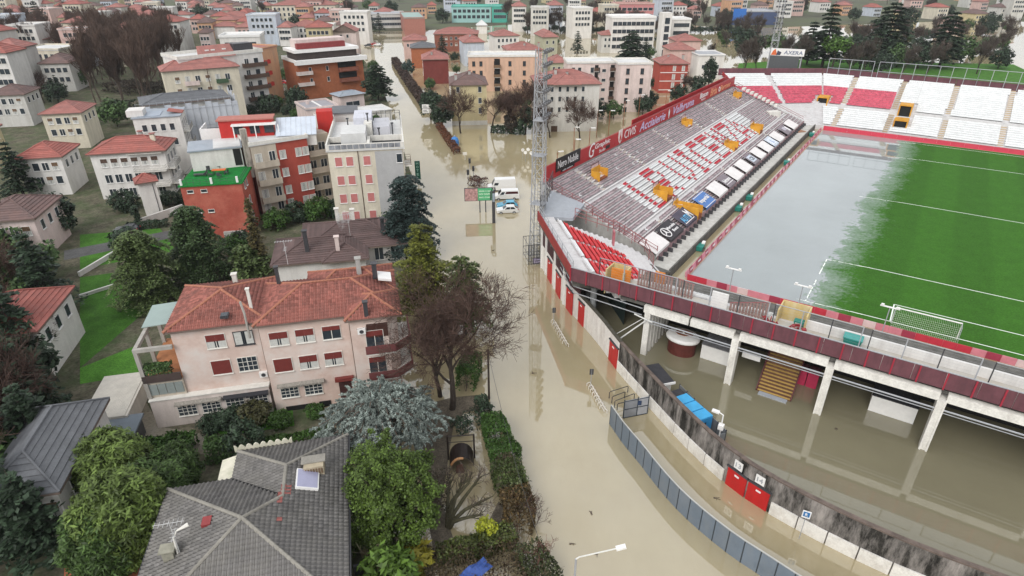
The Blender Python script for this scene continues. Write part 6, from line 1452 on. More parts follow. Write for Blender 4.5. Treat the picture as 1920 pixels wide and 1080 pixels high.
B = bld('low building with a flat grey roof in front of the brown brick block', (574,206), (634,199), 5.5, 11, rosew, ('flat',.5,mat('lilac_grey_roof', (.30,.29,.31), .8, .12, .5),rosew), 'low_building', 'house'); mb = MB(); mb.box(B['L']*.5,B['L']*.55,.5,10.5,5.51,5.75); part('roof_strip', mb, white, B['t']); mb = MB(); mb.box(B['L']*.25,B['L']*.33,7,8,5.5,6.6); part('chimney', mb, rosew, B['t'])
B = bld('small pink house with blue grey metal roof beside the dark cedar', (636,182), (686,175), 6.0, 6.5, rosew, ('hip',.9,r_met), 'small_house', 'house'); wins(B,0,1,(2.6,),4.5,1.5,'plain',white,None,m0=.2,m1=.2)
B = bld('low white flat roofed building with glass bay by the street', (600,222), (735,205), 4.0, 8, wht, ('flat',.2,r_white), 'low_building', 'house')
# right of the street
zb = HT(160, 846, 236)
B = bld('ochre yellow house with dull brown hip roof standing in the flood', (842,160), (915,157), zb, 13, ochre, ('hip',2.4,r_brown), 'house', yaw=6)
wins(B,0,3,(zb-2.1,zb-5.2,zb-8.0),.9,1.5,'dark',offwhite,None,.08,.08,skip=(1,3,4,6,7)); wins(B,3,4,(zb-2.1,zb-5.2),.9,1.5,'dark',offwhite); chimney(B,2,3,zb+.9,1.4); chimney(B,6,5,zb+1.5,1.4); mb = MB(); mb.box(.4,B['L']-.4,B['y0']-.08,B['y0']-.002,-.9,1.2); part('plinth', mb, palew2, B['t'])
B = bld('dark red brick house with bright rose hip roof by the street', (790,112), (842,109), 9.0, 14, dkred, ('hip',2.4,r_rose), 'house', yaw=8); wins(B,3,4,(6,3),.9,1.4,'plain',white); chimney(B,4,3,10,1.3)
B = bld('brick red house with slate grey hip roof behind the dark red house', (768,90), (817,88), 8.5, 13, brick2, ('hip',1.8,r_grey), 'house', yaw=8); wins(B,3,4,(5.6,2.8),.9,1.3,'plain',white)
B = bld('rose house with pink red roof at the far end of the brick row', (754,76), (801,73), 8.5, 14, pinkw2, ('hip',2.2,r_rose), 'house', yaw=8); wins(B,0,4,(5.6,),.9,1.3,'dark')
B = bld('brown brick house with wide dull red hip roof', (812,64), (897,66), 8.5, 16, brick, ('hip',2.6,r_rose), 'house', yaw=2); wins(B,0,7,(5.7,2.8),1.1,1.4,'plain',offwhite,None,styles=['plain','dark','half'])
B = bld('pale blue house with red hip roof', (868,80), (910,79), 10, 17, blue_w, ('hip',2.4,r_rose), 'house', yaw=12); wins(B,1,5,(7.2,4.2),1.0,1.5,'dark'); chimney(B,4,5,11.5,1.2)
B = bld('white house with rose roof directly behind the pale blue house', (926,68), (962,61), 10, 14, wht, ('hip',2.3,r_rose), 'house', yaw=14); wins(B,0,5,(7.2,4.4),1.0,1.5,'dark'); wins(B,1,4,(7.2,4.4),1.0,1.5,'dark')
B = bld('white garden pavilion with pointed roof near the pale blue house', (893,48), (914,47), 5, 8, wht, ('hip',3.0,r_white,1.0), 'pavilion', 'pavilion', yaw=5)
zb = 12.0
B = bld('peach apartment block with white flat roof and dark stair recess', (877,106), (1008,106), zb, 11, peach, ('flat',.5,r_white,offwhite), 'apartment_block', 'apartment block', yaw=2)
wins(B,0,9,(8.7,5.5,2.3),1.0,1.6,'dark',mat('brown_frame', (.14,.10,.08), .7, .1),None,.03,.03,skip=(2,4,6,8,11,13,15,17,20,22,24,26)); mb = MB(); mb.box(B['L']*.38,B['L']*.46,-.02,.11,-.5,11.2); part('stair_recess', mb, darkm, B['t'])
for z in (8.2,5.0,1.8): balcony(B,0,B['L']*.37,B['L']*.47,z,1.2,concrete,stripwood)
B = bld('pink house with rose roof behind the peach block', (950,95), (1010,88), 10, 14, pinkw2, ('hip',2.4,r_rose), 'house', yaw=10); chimney(B,8,4,11,1.2); chimney(B,14,4,11,1.2)
B = bld('grey green house with rose roof right of the pink house', (1017,70), (1050,70), 11, 17, greenw, ('hip',2.4,r_rose), 'house', yaw=12); wins(B,0,2,(8,5,2),.9,1.4,'dark'); wins(B,1,5,(8,5,2),.9,1.4,'dark')
B = bld('pale green house with rose roof half hidden by the floodlight mast', (1030,118), (1066,116), 9.5, 10, greenw, ('hip',2,r_rose), 'house', yaw=6); wins(B,0,3,(6.6,3.5),.9,1.4,'dark')
zb = HT(158, 1040, 247)
B = bld('pale grey villa with broad rose hip roof right behind the bare street trees', (1004,159), (1124,153), zb, 14, palew2, ('hip',2.8,r_rose), 'house', yaw=4)
wins(B,0,7,(zb-2.0,zb-4.6,zb-7.4),.75,1.3,'dark',offwhite,None,.08,.1,skip=(0,6,13,20),styles=['dark','plain']); mb = MB(); mb.box(4.6,6.4,B['y0']-.06,B['y0']-.002,-.6,1.6); part('garage_door', mb, brn, B['t']); chimney(B,6,5,zb+1.8,1.2); chimney(B,9,4,zb+1.4,1.2); hip_roof(B['t'], 5, 12, -.3, 7, zb+.02, 2.2, r_rose, .4)
zb = HT(119, 1155, 209)
B1 = bld('rose white apartment wing with flat white roof, left of the taller wing', (1064,118), (1158,118), zb-.3, 10, rosew, ('flat',.4,r_white,offwhite), 'apartment_wing', 'apartment block', yaw=3)
wins(B1,0,5,(zb-3.3,),1.0,1.6,'dark',offwhite,None,.06,.3,skip=(2,)); mb = MB(); L_ = B1['L']; mb.box(L_*.56,L_*.63,-.03,.11,2,zb-1); mb.box(L_*.88,L_*.96,-.03,.11,2,zb-1); part('stair_recess', mb, darkm, B1['t'])
for z in range(4): balcony(B1,0,L_*.55,L_*.64,3+z*2.9,1.1,concrete,brn); balcony(B1,0,L_*.87,L_*.97,3+z*2.9,1.1,concrete,brn)
for z in range(4): window(B1['t'],0,0,0,L_*.75,2.6+z*2.9,1.2,.9,'dark',offwhite,None,-.12)
B2 = bld('rose white apartment wing with two window columns, right hand taller wing', (1160,120), (1222,118), zb, 11, rosew, ('flat',.4,r_white,offwhite), 'apartment_wing', 'apartment block', yaw=3)
wins(B2,0,2,[zb-3.0-2.9*k for k in range(5)],.95,1.6,'dark',brn,None,.08,.08)
zb = HT(120, 1240, 175)
B = bld('bright red house with white string courses and white framed windows', (1238,120), (1299,122), zb, 12, redw, ('hip',2.4,r_rose), 'house', yaw=2)
wins(B,0,3,(zb-2.4,zb-5.2,zb-8.0),1.0,1.6,'curtain',white,None,.05,.05,skip=(0,3,6))
for z in (zb-3.1,zb-6.0,1.0): mb = MB(); mb.box(B['x0']-.04,B['x1']+.04,B['y0']-.06,B['y0']-.003,z,z+.25); part('string_course', mb, white, B['t'])
chimney(B,4,5,zb+1,1.2); chimney(B,9,4,zb+1,1.4)
B = bld('pink house with rose hip roof directly behind the bright red house', (1256,94), (1311,96), 10, 13, pinkw2, ('hip',2.5,r_rose), 'house', yaw=2)
B = bld('pink house with rose hip roof, farther of the two behind the red house', (1266,77), (1318,77), 10, 13, pinkw2, ('hip',2.5,r_rose), 'house', yaw=2)
B = bld('dull red roofed house left of the tall dark cedar', (1127,66), (1175,66), 8.5, 12, palew2, ('hip',2.2,r_rose), 'house', yaw=3); wins(B,0,5,(5.6,2.6),1,1.4,'dark')
zb = HT(33, 1205, 98)
B = bld('long white office building with banded windows', (1148,34), (1242,37), zb, 16, wht, ('flat',.8,r_white,white), 'office_building', 'office building', yaw=4)
nf = int(zb/3.6); wins(B,0,9,[zb-3.4-3.6*k for k in range(min(4,nf))],2.0,1.6,'plain',darksteel,None,.03,.03)
o, Lw = box_on('stair_tower', (1243,24), (1262,24), 0, zb+3.5, 6, wht, 'white stair tower with stacked dark windows between the white office wings', yaw=4)
for k in range(5): window(o,0,0,0,Lw*.55,zb-1.5-3.6*k,Lw*.5,2.8,'dark',white)
B = bld('right wing of the white office building beyond the stair tower', (1262,37), (1309,40), zb-.5, 14, wht, ('flat',.6,r_white,white), 'office_building', 'office building', yaw=4); wins(B,0,5,[zb-3.8-3.6*k for k in range(3)],2.0,1.6,'plain',darksteel)
B = bld('plain white house with grey flat roof right of the red house', (1310,104), (1366,106), 9, 13, wht, ('flat',.4,mat('grey_gravel_roof', (.35,.36,.38), .9, .2, .6),white), 'house', yaw=3); wins(B,0,3,(4,),1.5,1.4,'dark'); 
B = bld('pink red apartment block far behind the white offices', (1155,8), (1228,8), 15, 20, mat('pink_red_wall', (.48,.20,.20), .8, .1), ('flat',.5,r_rose,pinkw2), 'apartment_block', 'apartment block', yaw=2); wins(B,0,7,(11,7),3,1.8,'dark',white,None,.02,.02)
B = bld('dark blue industrial hall with a bright blue corner far behind the park', (1376,22), (1492,28), 9, 30, mat('dark_blue_hall', (.05,.07,.14), .5, .2, .1), ('flat',.5,mat('grey_gravel_roof', (.35,.36,.38)),steel), 'industrial_hall', 'hall', yaw=0); mb = MB(); mb.box(-.2,9,-.25,.1,3,11); part('bright_corner', mb, mat('bright_blue_cladding', (.03,.14,.45), .5, .1), B['t'])
zb = 11
B = bld('long teal green school building with a flat roof', (846,13), (921,13), zb, 22, mat('pale_teal_wall', (.32,.52,.50), .8, .1, .2), ('flat',.6,mat('teal_roof', (.10,.38,.31), .7, .15, .1),mat('teal_roof', (.10,.38,.31))), 'school', 'school', yaw=2)
wins(B,0,8,(7.2,3.2),2.4,2.0,'plain',darksteel,None,.03,.03)
B = bld('deep teal end block of the school with a glass front', (922,13), (953,14), zb, 24, mat('deep_teal_wall', (.07,.36,.28), .8, .1, .2), ('flat',.6,mat('teal_roof', (.10,.38,.31))), 'school', 'school', yaw=2); wins(B,0,3,(7.2,3.2),3,2.2,'plain',steel)
B = bld('red brown hall with green grey roof and tall narrow wall slits', (757,34), (796,33), 10, 48, mat('rose_brick_wall', (.34,.15,.12), .85, .1), ('flat',.4,mat('green_grey_roof', (.28,.38,.35), .7, .15, .1)), 'sports_hall', 'hall', yaw=12)
for i in range(12): mb = MB(); mb.box(B['x1']+.0+.02,B['x1']+.45,3+i*3.7,3.9+i*3.7,1,9.4); part('fin', mb, mat('pale_fin', (.45,.28,.22), .8, .1), B['t'])
B = bld('grey white school wing with ribbon windows left of the green roofed hall', (660,28), (752,17), 9, 25, palew2, ('flat',.5,mat('grey_gravel_roof', (.35,.36,.38)),palew2), 'school_wing', 'school', yaw=12); wins(B,0,10,(5.5,2),3.4,1.6,'plain',steel,None,.02,.02)
B = bld('long cream building with a rose roof and three rows of windows', (507,10), (630,9), 13, 20, crm, ('hip',3,r_rose), 'long_building', 'building', yaw=4); wins(B,0,14,(9.4,5.8,2.2),1.4,2.0,'dark',white,None,.02,.02)
B = bld('white house with pale rose roof near the top left bare wood', (316,28), (370,24), 7, 14, wht, ('hip',2.2,r_rose), 'house', yaw=8); wins(B,0,4,(3.5,),1.2,1.5,'dark')
B = bld('orange walled house with a dark rose hip roof', (404,32), (474,29), 8.5, 16, mat('orange_wall_far', (.42,.17,.10), .8, .1), ('hip',3,r_rose), 'house', yaw=6); wins(B,0,5,(5,),1.4,1.7,'dark')
B = bld('white house with bright rose roof near the brown brick block', (545,50), (601,45), 9, 16, wht, ('hip',3,r_rose), 'house', yaw=10); wins(B,0,5,(6,3),1.2,1.7,'dark')
B = bld('white gabled house with two small attic windows above the brown brick block', (620,60), (669,59), 11, 14, rosew, ('gable',3.2,r_rose), 'house', yaw=6); wins(B,0,2,(8.3,),1,1.4,'dark',white,None,.25,.25)
B = bld('white flat roofed house left of the gabled house', (600,47), (628,45), 11, 10, wht, ('flat',.5,r_white), 'house', yaw=6); wins(B,0,3,(8,),1.2,1.2,'dark')
B = bld('wide white terraced building with roof garden above the mansard block', (410,70), (502,57), 13.5, 14, wht, ('flat',.8,r_white,white), 'terraced_building', 'building', yaw=12); wins(B,0,7,(9.8,),2,1.6,'dark',white)
B = bld('low red roofed house between the orange walled house and the terraced building', (392,50), (452,47), 7, 14, wht, ('hip',2.2,r_rose), 'house', yaw=8)
B = bld('grey roofed low house beside the low red roofed house', (484,45), (540,42), 7, 14, wht, ('hip',2.4,r_grey), 'house', yaw=8)
B = bld('rose house with brown hip roof left of the terraced building', (370,62), (402,57), 10, 12, rosew, ('hip',1.8,r_brown), 'house', yaw=12); wins(B,0,3,(6.5,3.2),1.1,1.6,'dark')
# far filler houses and blocks along the skyline
rf = random.Random(21)
cols = [('white',wht),('cream',crm),('rose',pinkw2),('grey',palew2),('ochre',ochre),('pale blue',blue_w),('orange',orgw)]
FAR = [(640,6),(690,3),(770,6),(800,2),(870,-6),(915,-10),(960,4),(995,6),(1030,2),(1075,8),(1105,14),(1130,2),(1260,2),(1300,10),(1345,4),(1420,2),(1580,2),(1640,6),(1700,14),(1760,6),(1830,18),(1880,6),(1000,24),(1090,22),(700,14),(1780,30)]
occ = [o.location.copy() for o in C.objects if o.parent is None and o.get('category') in ('house','apartment block','building','school','hall','office building')]
for i in range(900):
    x, y = rf.uniform(-80,640), rf.uniform(-34,112)
    if 150 < x < 345 and 55 < y or y > 46 and 280 < x: continue
    if rf.random() < .12: x = rf.uniform(640,1950); y = rf.uniform(-40,-2)
    p = G(x, y+8)
    if min((p-q).xy.length for q in occ) < 15+p.y*.010: continue
    occ.append(p); FAR.append((x, y))
for i, (x, y) in enumerate(FAR):
    cn, cm = cols[rf.randrange(7)]; tall = x in (960,995,1030,1075,1130) or (i > 25 and rf.random() < .22); Yd = G(x,y+8).y; wd = rf.uniform(10,17)*1160/(Yd*.883+20)*(1.5 if tall else 1); z = rf.uniform(12,17) if tall else rf.uniform(6.5,10)
    rc = ('flat',.5,r_white) if tall and i % 2 else ('hip',2.6,rf.choice([r_rose,r_brown,r_red,r_rose]),.9)
    rn_ = 'flat' if rc[0] == 'flat' else {'rose_roof':'rose','dull_brown_roof':'brown','weathered_red_roof':'red'}[rc[2].name]
    B = bld(near_label(f"{cn} {'block' if tall else 'house'} with {rn_} roof", G(x,y+8)), (x,y+8), (x+wd,y+8), z, rf.uniform(11,16), cm, rc, 'distant_block' if tall else 'distant_house', 'apartment block' if tall else 'house', yaw=rf.uniform(-4,18), group='distant houses along the skyline')
    wins(B,0,5 if tall else 4,[z-3.2-3.2*k for k in range(3 if tall else 2)],1.4,1.6,'dark',offwhite)
# ================================================================ vegetation kit
bark = mat('dark_bark', (.045,.035,.028), .9, .3, 2); bark2 = mat('grey_brown_bark', (.095,.072,.058), .9, .3, 2); twigm = mat('brown_twigs', (.085,.055,.045), .9, .3, .4, .1, island=.3)
twig_red = mat('reddish_twigs', (.13,.06,.05), .9, .3, .4, .1, island=.3); twig_pale = mat('pale_twigs', (.28,.24,.17), .9, .25, .5, .1, island=.2)
lf_laurel = leafm('laurel_leaf', (.065,.105,.018)); lf_yellow = leafm('yellow_green_leaf', (.15,.16,.025)); lf_dark = leafm('dark_evergreen_leaf', (.030,.050,.028), .55, .5); lf_blue = leafm('blue_cedar_needle', (.235,.275,.25), .45, .45)
lf_greyc = leafm('grey_green_cedar_needle', (.035,.055,.050), .5, .5); lf_deo = leafm('deodar_needle', (.085,.12,.042), .55, .5); lf_gold = leafm('golden_cedar_needle', (.115,.125,.022), .5, .5)
lf_bam = leafm('bamboo_leaf', (.085,.125,.028), .5, .5); lf_hedge = leafm('hedge_leaf', (.040,.085,.016), .5, .45); lf_redh = leafm('russet_leaf', (.115,.045,.022), .5, .5); lf_mid = leafm('mid_green_leaf', (.055,.10,.03), .5, .5); lf_brown = leafm('brown_conifer_leaf', (.10,.085,.035), .5, .4); lf_bright = leafm('bright_shrub_leaf', (.24,.26,.02), .4, .3)

def rv(rn): return Vector((rn.gauss(0,1), rn.gauss(0,1), rn.gauss(0,1))).normalized()
def grow(rn, p, d, ln, rad, lev, maxlev, out, tips, angle=.6, nchild=(4,6), droop=0.0, upb=.15):
    n = 4 if lev < 2 else 3; pts = [p.copy()]; rr_ = [rad]; cur = p.copy(); dd = d.copy()
    for i in range(n):
        dd = (dd+rv(rn)*.16+Vector((0,0,upb-droop*(lev/maxlev)))*.35).normalized(); cur = cur+dd*ln/n; pts.append(cur.copy()); rr_.append(rad*(1-.72*(i+1)/n) if lev else rad*(1-.5*(i+1)/n))
    out.append((lev, pts, rr_))
    if lev >= maxlev: tips.append((cur, dd)); return
    for k in range(rn.randint(*nchild)):
        t = rn.uniform(.35 if lev else .45, 1.0); i = min(n-1, int(t*n)); q = pts[i].lerp(pts[i+1], t*n-i); ax = dd.cross(rv(rn)).normalized()
        nd = Matrix.Rotation(rn.uniform(.55,1.25)*angle, 3, ax) @ dd
        grow(rn, q, nd, ln*rn.uniform(.48,.75), rr_[i]*rn.uniform(.45,.65), lev+1, maxlev, out, tips, angle, nchild, droop, upb)
def limbs(out, thick=2, sides=(8,6,4,3,3,3), mr=.012):
    a, b = MB(), MB()
    for lev, pts, r in out: (a if lev < thick else b).tube(pts, [max(x, mr) for x in r], sides[min(lev,5)], lev < 1)
    return a, b
def leafq(mb, c, n, s, asp, rn):
    a = n.cross(rv(rn)).normalized(); b = n.cross(a); p = [c-a*s*asp, c-b*s*.5+a*s*.1, c+a*s*asp, c+b*s*.5-a*s*.1]
    i = len(mb.v); mb.v += [tuple(q) for q in p]; mb.f.append((i,i+1,i+2,i+3)); mb.m.append(0)
def bare_proto(seed, h=15, maxlev=4, tm=None, bm=None, nchild=(5,6), angle=.65, trunk=.42, rad=.28, upb=.2, mr=.012):
    rn = random.Random(seed); out, tips = [], []
    grow(rn, Vector((0,0,-.6)), Vector((0,0,1)), h*trunk, rad, 0, maxlev, out, tips, angle, nchild, 0, upb)
    zmax = max(q.z for _, pts, _ in out for q in pts); s = h/zmax
    out = [(l, [q*s for q in pts], r) for l, pts, r in out]
    a, b = limbs(out, mr=mr); return [('trunk', a.mesh('trunk', bm or bark)), ('crown', b.mesh('crown', tm or twigm))]
def broad_proto(seed, h, rx, leaf, lm, n_clump, per, trunk_h=.3, rz=None, inner=.55, bm=None, asp=.8, clump=.55, base_cut=-.75, wob=1.0):
    """bushy crown: clumps of leaves on an uneven ellipsoid, with limbs reaching them"""
    rn = random.Random(seed); rz = rz or h*(1-trunk_h)/2; cz = h-rz; tr, lv = MB(), MB()
    tr.tube([(0,0,-.6),(rn.uniform(-.2,.2),rn.uniform(-.2,.2),cz*.6),(0,0,cz)], [h*.028,h*.022,h*.012], 7)
    for k in range(n_clump):
        d = rv(rn)
        if d.z < base_cut: d.z = -d.z*.3; d.normalize()
        f = 1+.28*wob*mn.noise(d*1.6+Vector((seed,0,0)))+.16*wob*mn.noise(d*4+Vector((0,seed,0))); f *= rn.uniform(inner,1.0) if rn.random() < .45 else rn.uniform(.9,1.03)
        c = Vector((d.x*rx*f, d.y*rx*f, cz+d.z*rz*f))
        if k % 4 == 0: tr.tube([(0,0,cz*.7),(c*.5+Vector((0,0,cz*.45))), c], [h*.012,h*.008,.015], 4, False)
        cs = clump*rn.uniform(.6,1.3)
        for j in range(per):
            q = c+rv(rn)*cs*rn.random()**.5; leafq(lv, q, (rv(rn)*.8+Vector((0,0,.7))+d*.5).normalized(), leaf*rn.uniform(.7,1.3), asp, rn)
    return [('trunk', tr.mesh('trunk', bm or bark)), ('crown', lv.mesh('crown', lm))]
def cedar_proto(seed, h, rb, lm, whorls=13, leaf=.3, dens=1.0, shape=1.0, droop=.12, bm=None, top=.12, asp=.8, gap=.0):
    """tiered conifer: plates of needles along near level boughs"""
    rn = random.Random(seed); tr, lv = MB(), MB(); tr.tube([(0,0,-.6),(.1,0,h*.5),(0,.1,h)], [h*.024,h*.016,.03], 7)
    for wv in range(whorls):
        t = (wv+.3)/whorls; z = h*(.16+.82*t); r = rb*((1-t)**shape*(1-top)+top)*rn.uniform(.75,1.15); nb = rn.randint(5,7); a0 = rn.random()*6.28
        for k in range(nb):
            a = a0+k*6.283/nb+rn.uniform(-.3,.3); L_ = r*rn.uniform(.65,1.12); pts = []
            for i in range(5):
                f = i/4; pts.append(Vector((cos(a)*L_*f, sin(a)*L_*f, z+.14*L_*f*(1-f)*2-droop*L_*f*f+rn.uniform(-.05,.05))))
            tr.tube(pts, [max(.02,.012*L_*(1-i/5)+.015) for i in range(5)], 4, False)
            n = int(26*L_*dens)
            for j in range(n):
                f = rn.uniform(.18,1.05); i = min(3, int(f*4)); c = pts[i].lerp(pts[i+1], f*4-i) if f < 1 else pts[4]; sd = rn.gauss(0,.13+.16*f)*L_*.55; tp = .33+.25*f
                c = c+Vector((-sin(a)*sd, cos(a)*sd, -abs(sd)*.12+rn.gauss(0,.09))); leafq(lv, c, (Vector((0,0,1))+rv(rn)*.55).normalized(), leaf*rn.uniform(.6,1.3), asp, rn)
    return [('trunk', tr.mesh('trunk', bm or bark)), ('crown', lv.mesh('crown', lm))]
def weeping_proto(seed, h, rx, lm, arms=46, leaf=.22, per=150):
    rn = random.Random(seed); tr, lv = MB(), MB(); tr.tube([(0,0,-.6),(.3,.1,h*.4),(.1,.3,h*.72)], [.34,.26,.16], 8)
    for k in range(arms):
        a = k*2.399+rn.uniform(-.3,.3); f = ((k+.5)/arms)**.55; L_ = rx*f*rn.uniform(.85,1.12); top = h*(1.0-.30*f*f)*rn.uniform(.9,1.04)
        pts = [Vector((.1,.3,h*.6)), Vector((cos(a)*L_*.35, sin(a)*L_*.35, top*.96)), Vector((cos(a)*L_*.7, sin(a)*L_*.7, top)), Vector((cos(a)*L_, sin(a)*L_, top*.84)), Vector((cos(a)*L_*1.06, sin(a)*L_*1.06, top*.55))]
        tr.tube(pts, [.12,.08,.06,.035,.02], 5, False)
        for s in range(9):      # hanging and spreading shoots from every arm
            u = rn.uniform(1.0,3.95); i = int(u); c = pts[i].lerp(pts[i+1], u-i); ln = rn.uniform(.7,1.7); dd = (Vector((cos(a),sin(a),0))*.5+rv(rn)*.8+Vector((0,0,.25 if rn.random() < .4 else -.5))).normalized(); q = c.copy()
            for j in range(int(per/9)):
                w_ = rn.random(); q = c+dd*ln*w_+Vector((0,0,-.45*w_*w_*ln)); n = (rv(rn)+Vector((0,0,.6))).normalized(); leafq(lv, q+rv(rn)*.10, n, leaf*rn.uniform(.6,1.2), 1.5, rn)
    return [('trunk', tr.mesh('trunk', bark2)), ('crown', lv.mesh('crown', lm))]
PR = {}
def plant(kind, label, px=None, proto=None, s=1.0, pos=None, rz=None, cat='tree', group=None, sz=None):
    o = thing(kind, label, cat, pos if pos is not None else G(*px), rz if rz is not None else random.uniform(0,6.28), group); o.scale = (s, s, sz or s)
    for nm, me in proto: link(nm, me, o)
    return o
def hedge(kind, label, P, w_, h, lm, leaf=.16, dens=130, cat='hedge', z=0.0, rn_=1, group=None, twigs=None):
    """clipped hedge along a ground polyline (list of Vectors): stems plus a dense shell of leaves"""
    rn = random.Random(rn_); base = P[0]; Q = [p-base for p in P]; t = thing(kind, label, cat, base, 0, group); lv, st = MB(), MB()
    for a, b in zip(Q, Q[1:]):
        d = (b-a); L_ = d.length; d = d.normalized(); n = Vector((-d.y,d.x,0)); cnt = int(dens*L_*(w_+h*1.4))
        for k in range(cnt):
            u = rn.random(); fx = rn.uniform(-1,1); fz = rn.random(); r_ = rn.random()
            if r_ < .45: fz = rn.uniform(.86,1.06)
            elif r_ < .9: fx = rn.choice((-1,1))*rn.uniform(.84,1.08)
            bump_ = 1+.22*mn.noise((a+d*L_*u)*.9+base*.3)+.1*mn.noise((a+d*L_*u)*2.7); c = a+d*L_*u+n*fx*w_/2*bump_+Vector((0,0,.05+fz*h*bump_)); leafq(lv, c, (rv(rn)+n*fx*.6+Vector((0,0,.6))).normalized(), leaf*rn.uniform(.7,1.3), .8, rn)
        for k in range(max(2,int(L_/.5))):
            c = a+d*L_*rn.random(); st.tube([c+Vector((0,0,-.5)), c+Vector((rn.uniform(-.3,.3),rn.uniform(-.3,.3),h*.8))], [.035,.012], 4, False)
            if twigs: 
                for q in range(5): e = c+Vector((0,0,h*.5)); st.tube([e, e+Vector((rn.uniform(-.7,.7)*w_,rn.uniform(-.7,.7)*w_,rn.uniform(.3,.8)*h))], [.018,.008], 3, False)
    part('stems', st, twigs or bark2, t); part('foliage', lv, lm, t); return t
# prototypes
PR['bare'] = [bare_proto(11+i, 14, 4, nchild=(6,8), mr=.024, angle=.75) for i in range(3)]
PR['bare_far'] = [bare_proto(31+i, 14, 4, mat('far_twigs', (.085,.068,.058), .9, .3, .4, .1, island=.3), nchild=(6,7), angle=.55, upb=.35, mr=.032) for i in range(3)]
PR['poplar'] = [bare_proto(51+i, 18, 4, mat('wood_twigs', (.098,.066,.052), .9, .3, .3, .1, island=.3), bark2, nchild=(6,7), angle=.42, trunk=.5, rad=.22, upb=.5, mr=.03) for i in range(3)]
PR['far_ever'] = [cedar_proto(61, 14, 5, lf_dark, 11, .5, .8), broad_proto(62, 9, 4.2, .55, lf_dark, 160, 12, .12, clump=1.0), broad_proto(63, 8, 4, .55, lf_mid, 150, 11, .12, clump=1.0)]
PR['bush'] = [broad_proto(71, 2.6, 1.6, .16, lf_hedge, 130, 20, .02, clump=.35), broad_proto(72, 2.4, 1.5, .16, lf_dark, 130, 20, .02, clump=.35), broad_proto(73, 2.2, 1.4, .17, lf_redh, 100, 16, .02, clump=.35)]
# ---- near garden
plant('blue_cedar', 'spreading silver blue cedar between the pink house and the green laurel', (722,848), weeping_proto(5, 8.0, 6.0, lf_blue, 125, .11, 900), .92, rz=.3)
plant('laurel_tree', 'dense glossy green laurel tree beside the grey tiled roof', (737,1012), broad_proto(8, 9.3, 3.15, .15, leafm('laurel_leaf', (.060,.092,.018), .6, .65, .9), 640, 62, .04, clump=.5, inner=.45, wob=2.1), 1.0)
plant('palm_shrub', 'light green fan leaved shrub at the bottom beside the villa', (735,1125), broad_proto(9, 4.6, 2.0, .30, leafm('fan_leaf', (.09,.16,.025)), 110, 13, .1, asp=1.3, clump=.5), 1.0, cat='shrub')
plant('yellow_shrub', 'yellowing fan leaved shrub in front of the light green one', (775,1075), broad_proto(19, 2.6, 1.1, .36, leafm('yellow_fan_leaf', (.19,.17,.02)), 50, 12, .1, asp=1.3, clump=.4), 1.0, cat='shrub')
plant('bare_shrub', 'thin pale bare shrub reaching over the villa corner', (722,1090), bare_proto(77, 4.6, 3, twig_pale, twig_pale, (4,5), .8, .3, .06), 1.0, cat='shrub')
plant('bare_tree', 'large dark bare tree towering in the flooded garden by the street', (846,768), bare_proto(93, 16.5, 5, nchild=(5,6), angle=.78, trunk=.34, rad=.36, upb=.14, mr=.014), 1.0, rz=1.0)
plant('bare_tree', 'dark bare tree with a leaning trunk close to the pink house balconies', (826,742), bare_proto(96, 14.5, 5, nchild=(5,6), angle=.78, trunk=.36, rad=.28, upb=.14, mr=.014), 1.0, rz=2.2)
plant('golden_cedar', 'yellow green tiered cedar behind the pink house', (800,600), cedar_proto(15, 14.2, 5.4, lf_gold, 13, .22, 4.0, .7), 1.0)
plant('golden_cedar', 'olive green cedar right of the yellow green one, mixed with bare branches', (872,628), cedar_proto(16, 11.5, 4.2, leafm('olive_needle', (.055,.075,.022), .5, .5), 11, .22, 3.2, .6), 1.0)
plant('grey_cedar', 'dark grey green cedar at the corner of the cream apartment building', (772,482), cedar_proto(17, 14.0, 4.8, lf_greyc, 17, .24, 3.8, .42, .3, top=.28), 1.0)
plant('grey_cedar', 'narrow dark cedar against the bungalow end wall', (742,486), cedar_proto(18, 8.5, 2.0, lf_greyc, 11, .3, 1.6, .6), 1.0)
plant('deodar', 'broad drooping deodar on the lawn at the left edge', (288,566), cedar_proto(21, 11.0, 4.9, lf_deo, 17, .22, 5.0, .42, .38, top=.3), 1.0)
plant('deodar', 'dark drooping deodar in front of the stained red block', (384,528), cedar_proto(22, 12.2, 4.7, leafm('dark_deodar_needle', (.055,.088,.036), .55, .5), 17, .22, 5.0, .42, .38, top=.3), 1.0)
plant('cypress', 'sparse brownish conifer beside the stained red wall', (492,512), cedar_proto(24, 12.5, 1.5, lf_brown, 18, .26, 1.5, .5), 1.0)
plant('cedar_shrub', 'spreading green conifer between the deodars and the bungalow', (468,520), cedar_proto(25, 5.5, 3.6, lf_deo, 8, .34, 1.7, .4, .2), 1.0)
for i, (x, y, s, lab) in enumerate(((262,1040,1.15,'tall bright bamboo clump at the bottom left corner of the garden'),(318,985,1.0,'bamboo clump close to the left eave of the villa'),(240,940,1.05,'bamboo clump at the left edge behind the villa'),(340,925,.8,'low bamboo clump in front of the awning'))):
    plant('bamboo', lab, (x,y), PR.setdefault('bam', [broad_proto(81, 6.8, 2.5, .15, lf_bam, 330, 90, .02, asp=1.6, clump=.7), broad_proto(82, 6.2, 2.3, .15, leafm('dark_bamboo_leaf', (.045,.08,.02)), 310, 90, .02, asp=1.6, clump=.7)])[i % 2], s, cat='bamboo', group='bamboo clumps behind the villa')
plant('bamboo', 'dark bamboo clump beside the villa wall at the bottom left', (215,1075), PR['bam'][1], 1.0, cat='bamboo', group='bamboo clumps behind the villa')
g = lambda *a: [G(x, y, .14) for x, y in a]
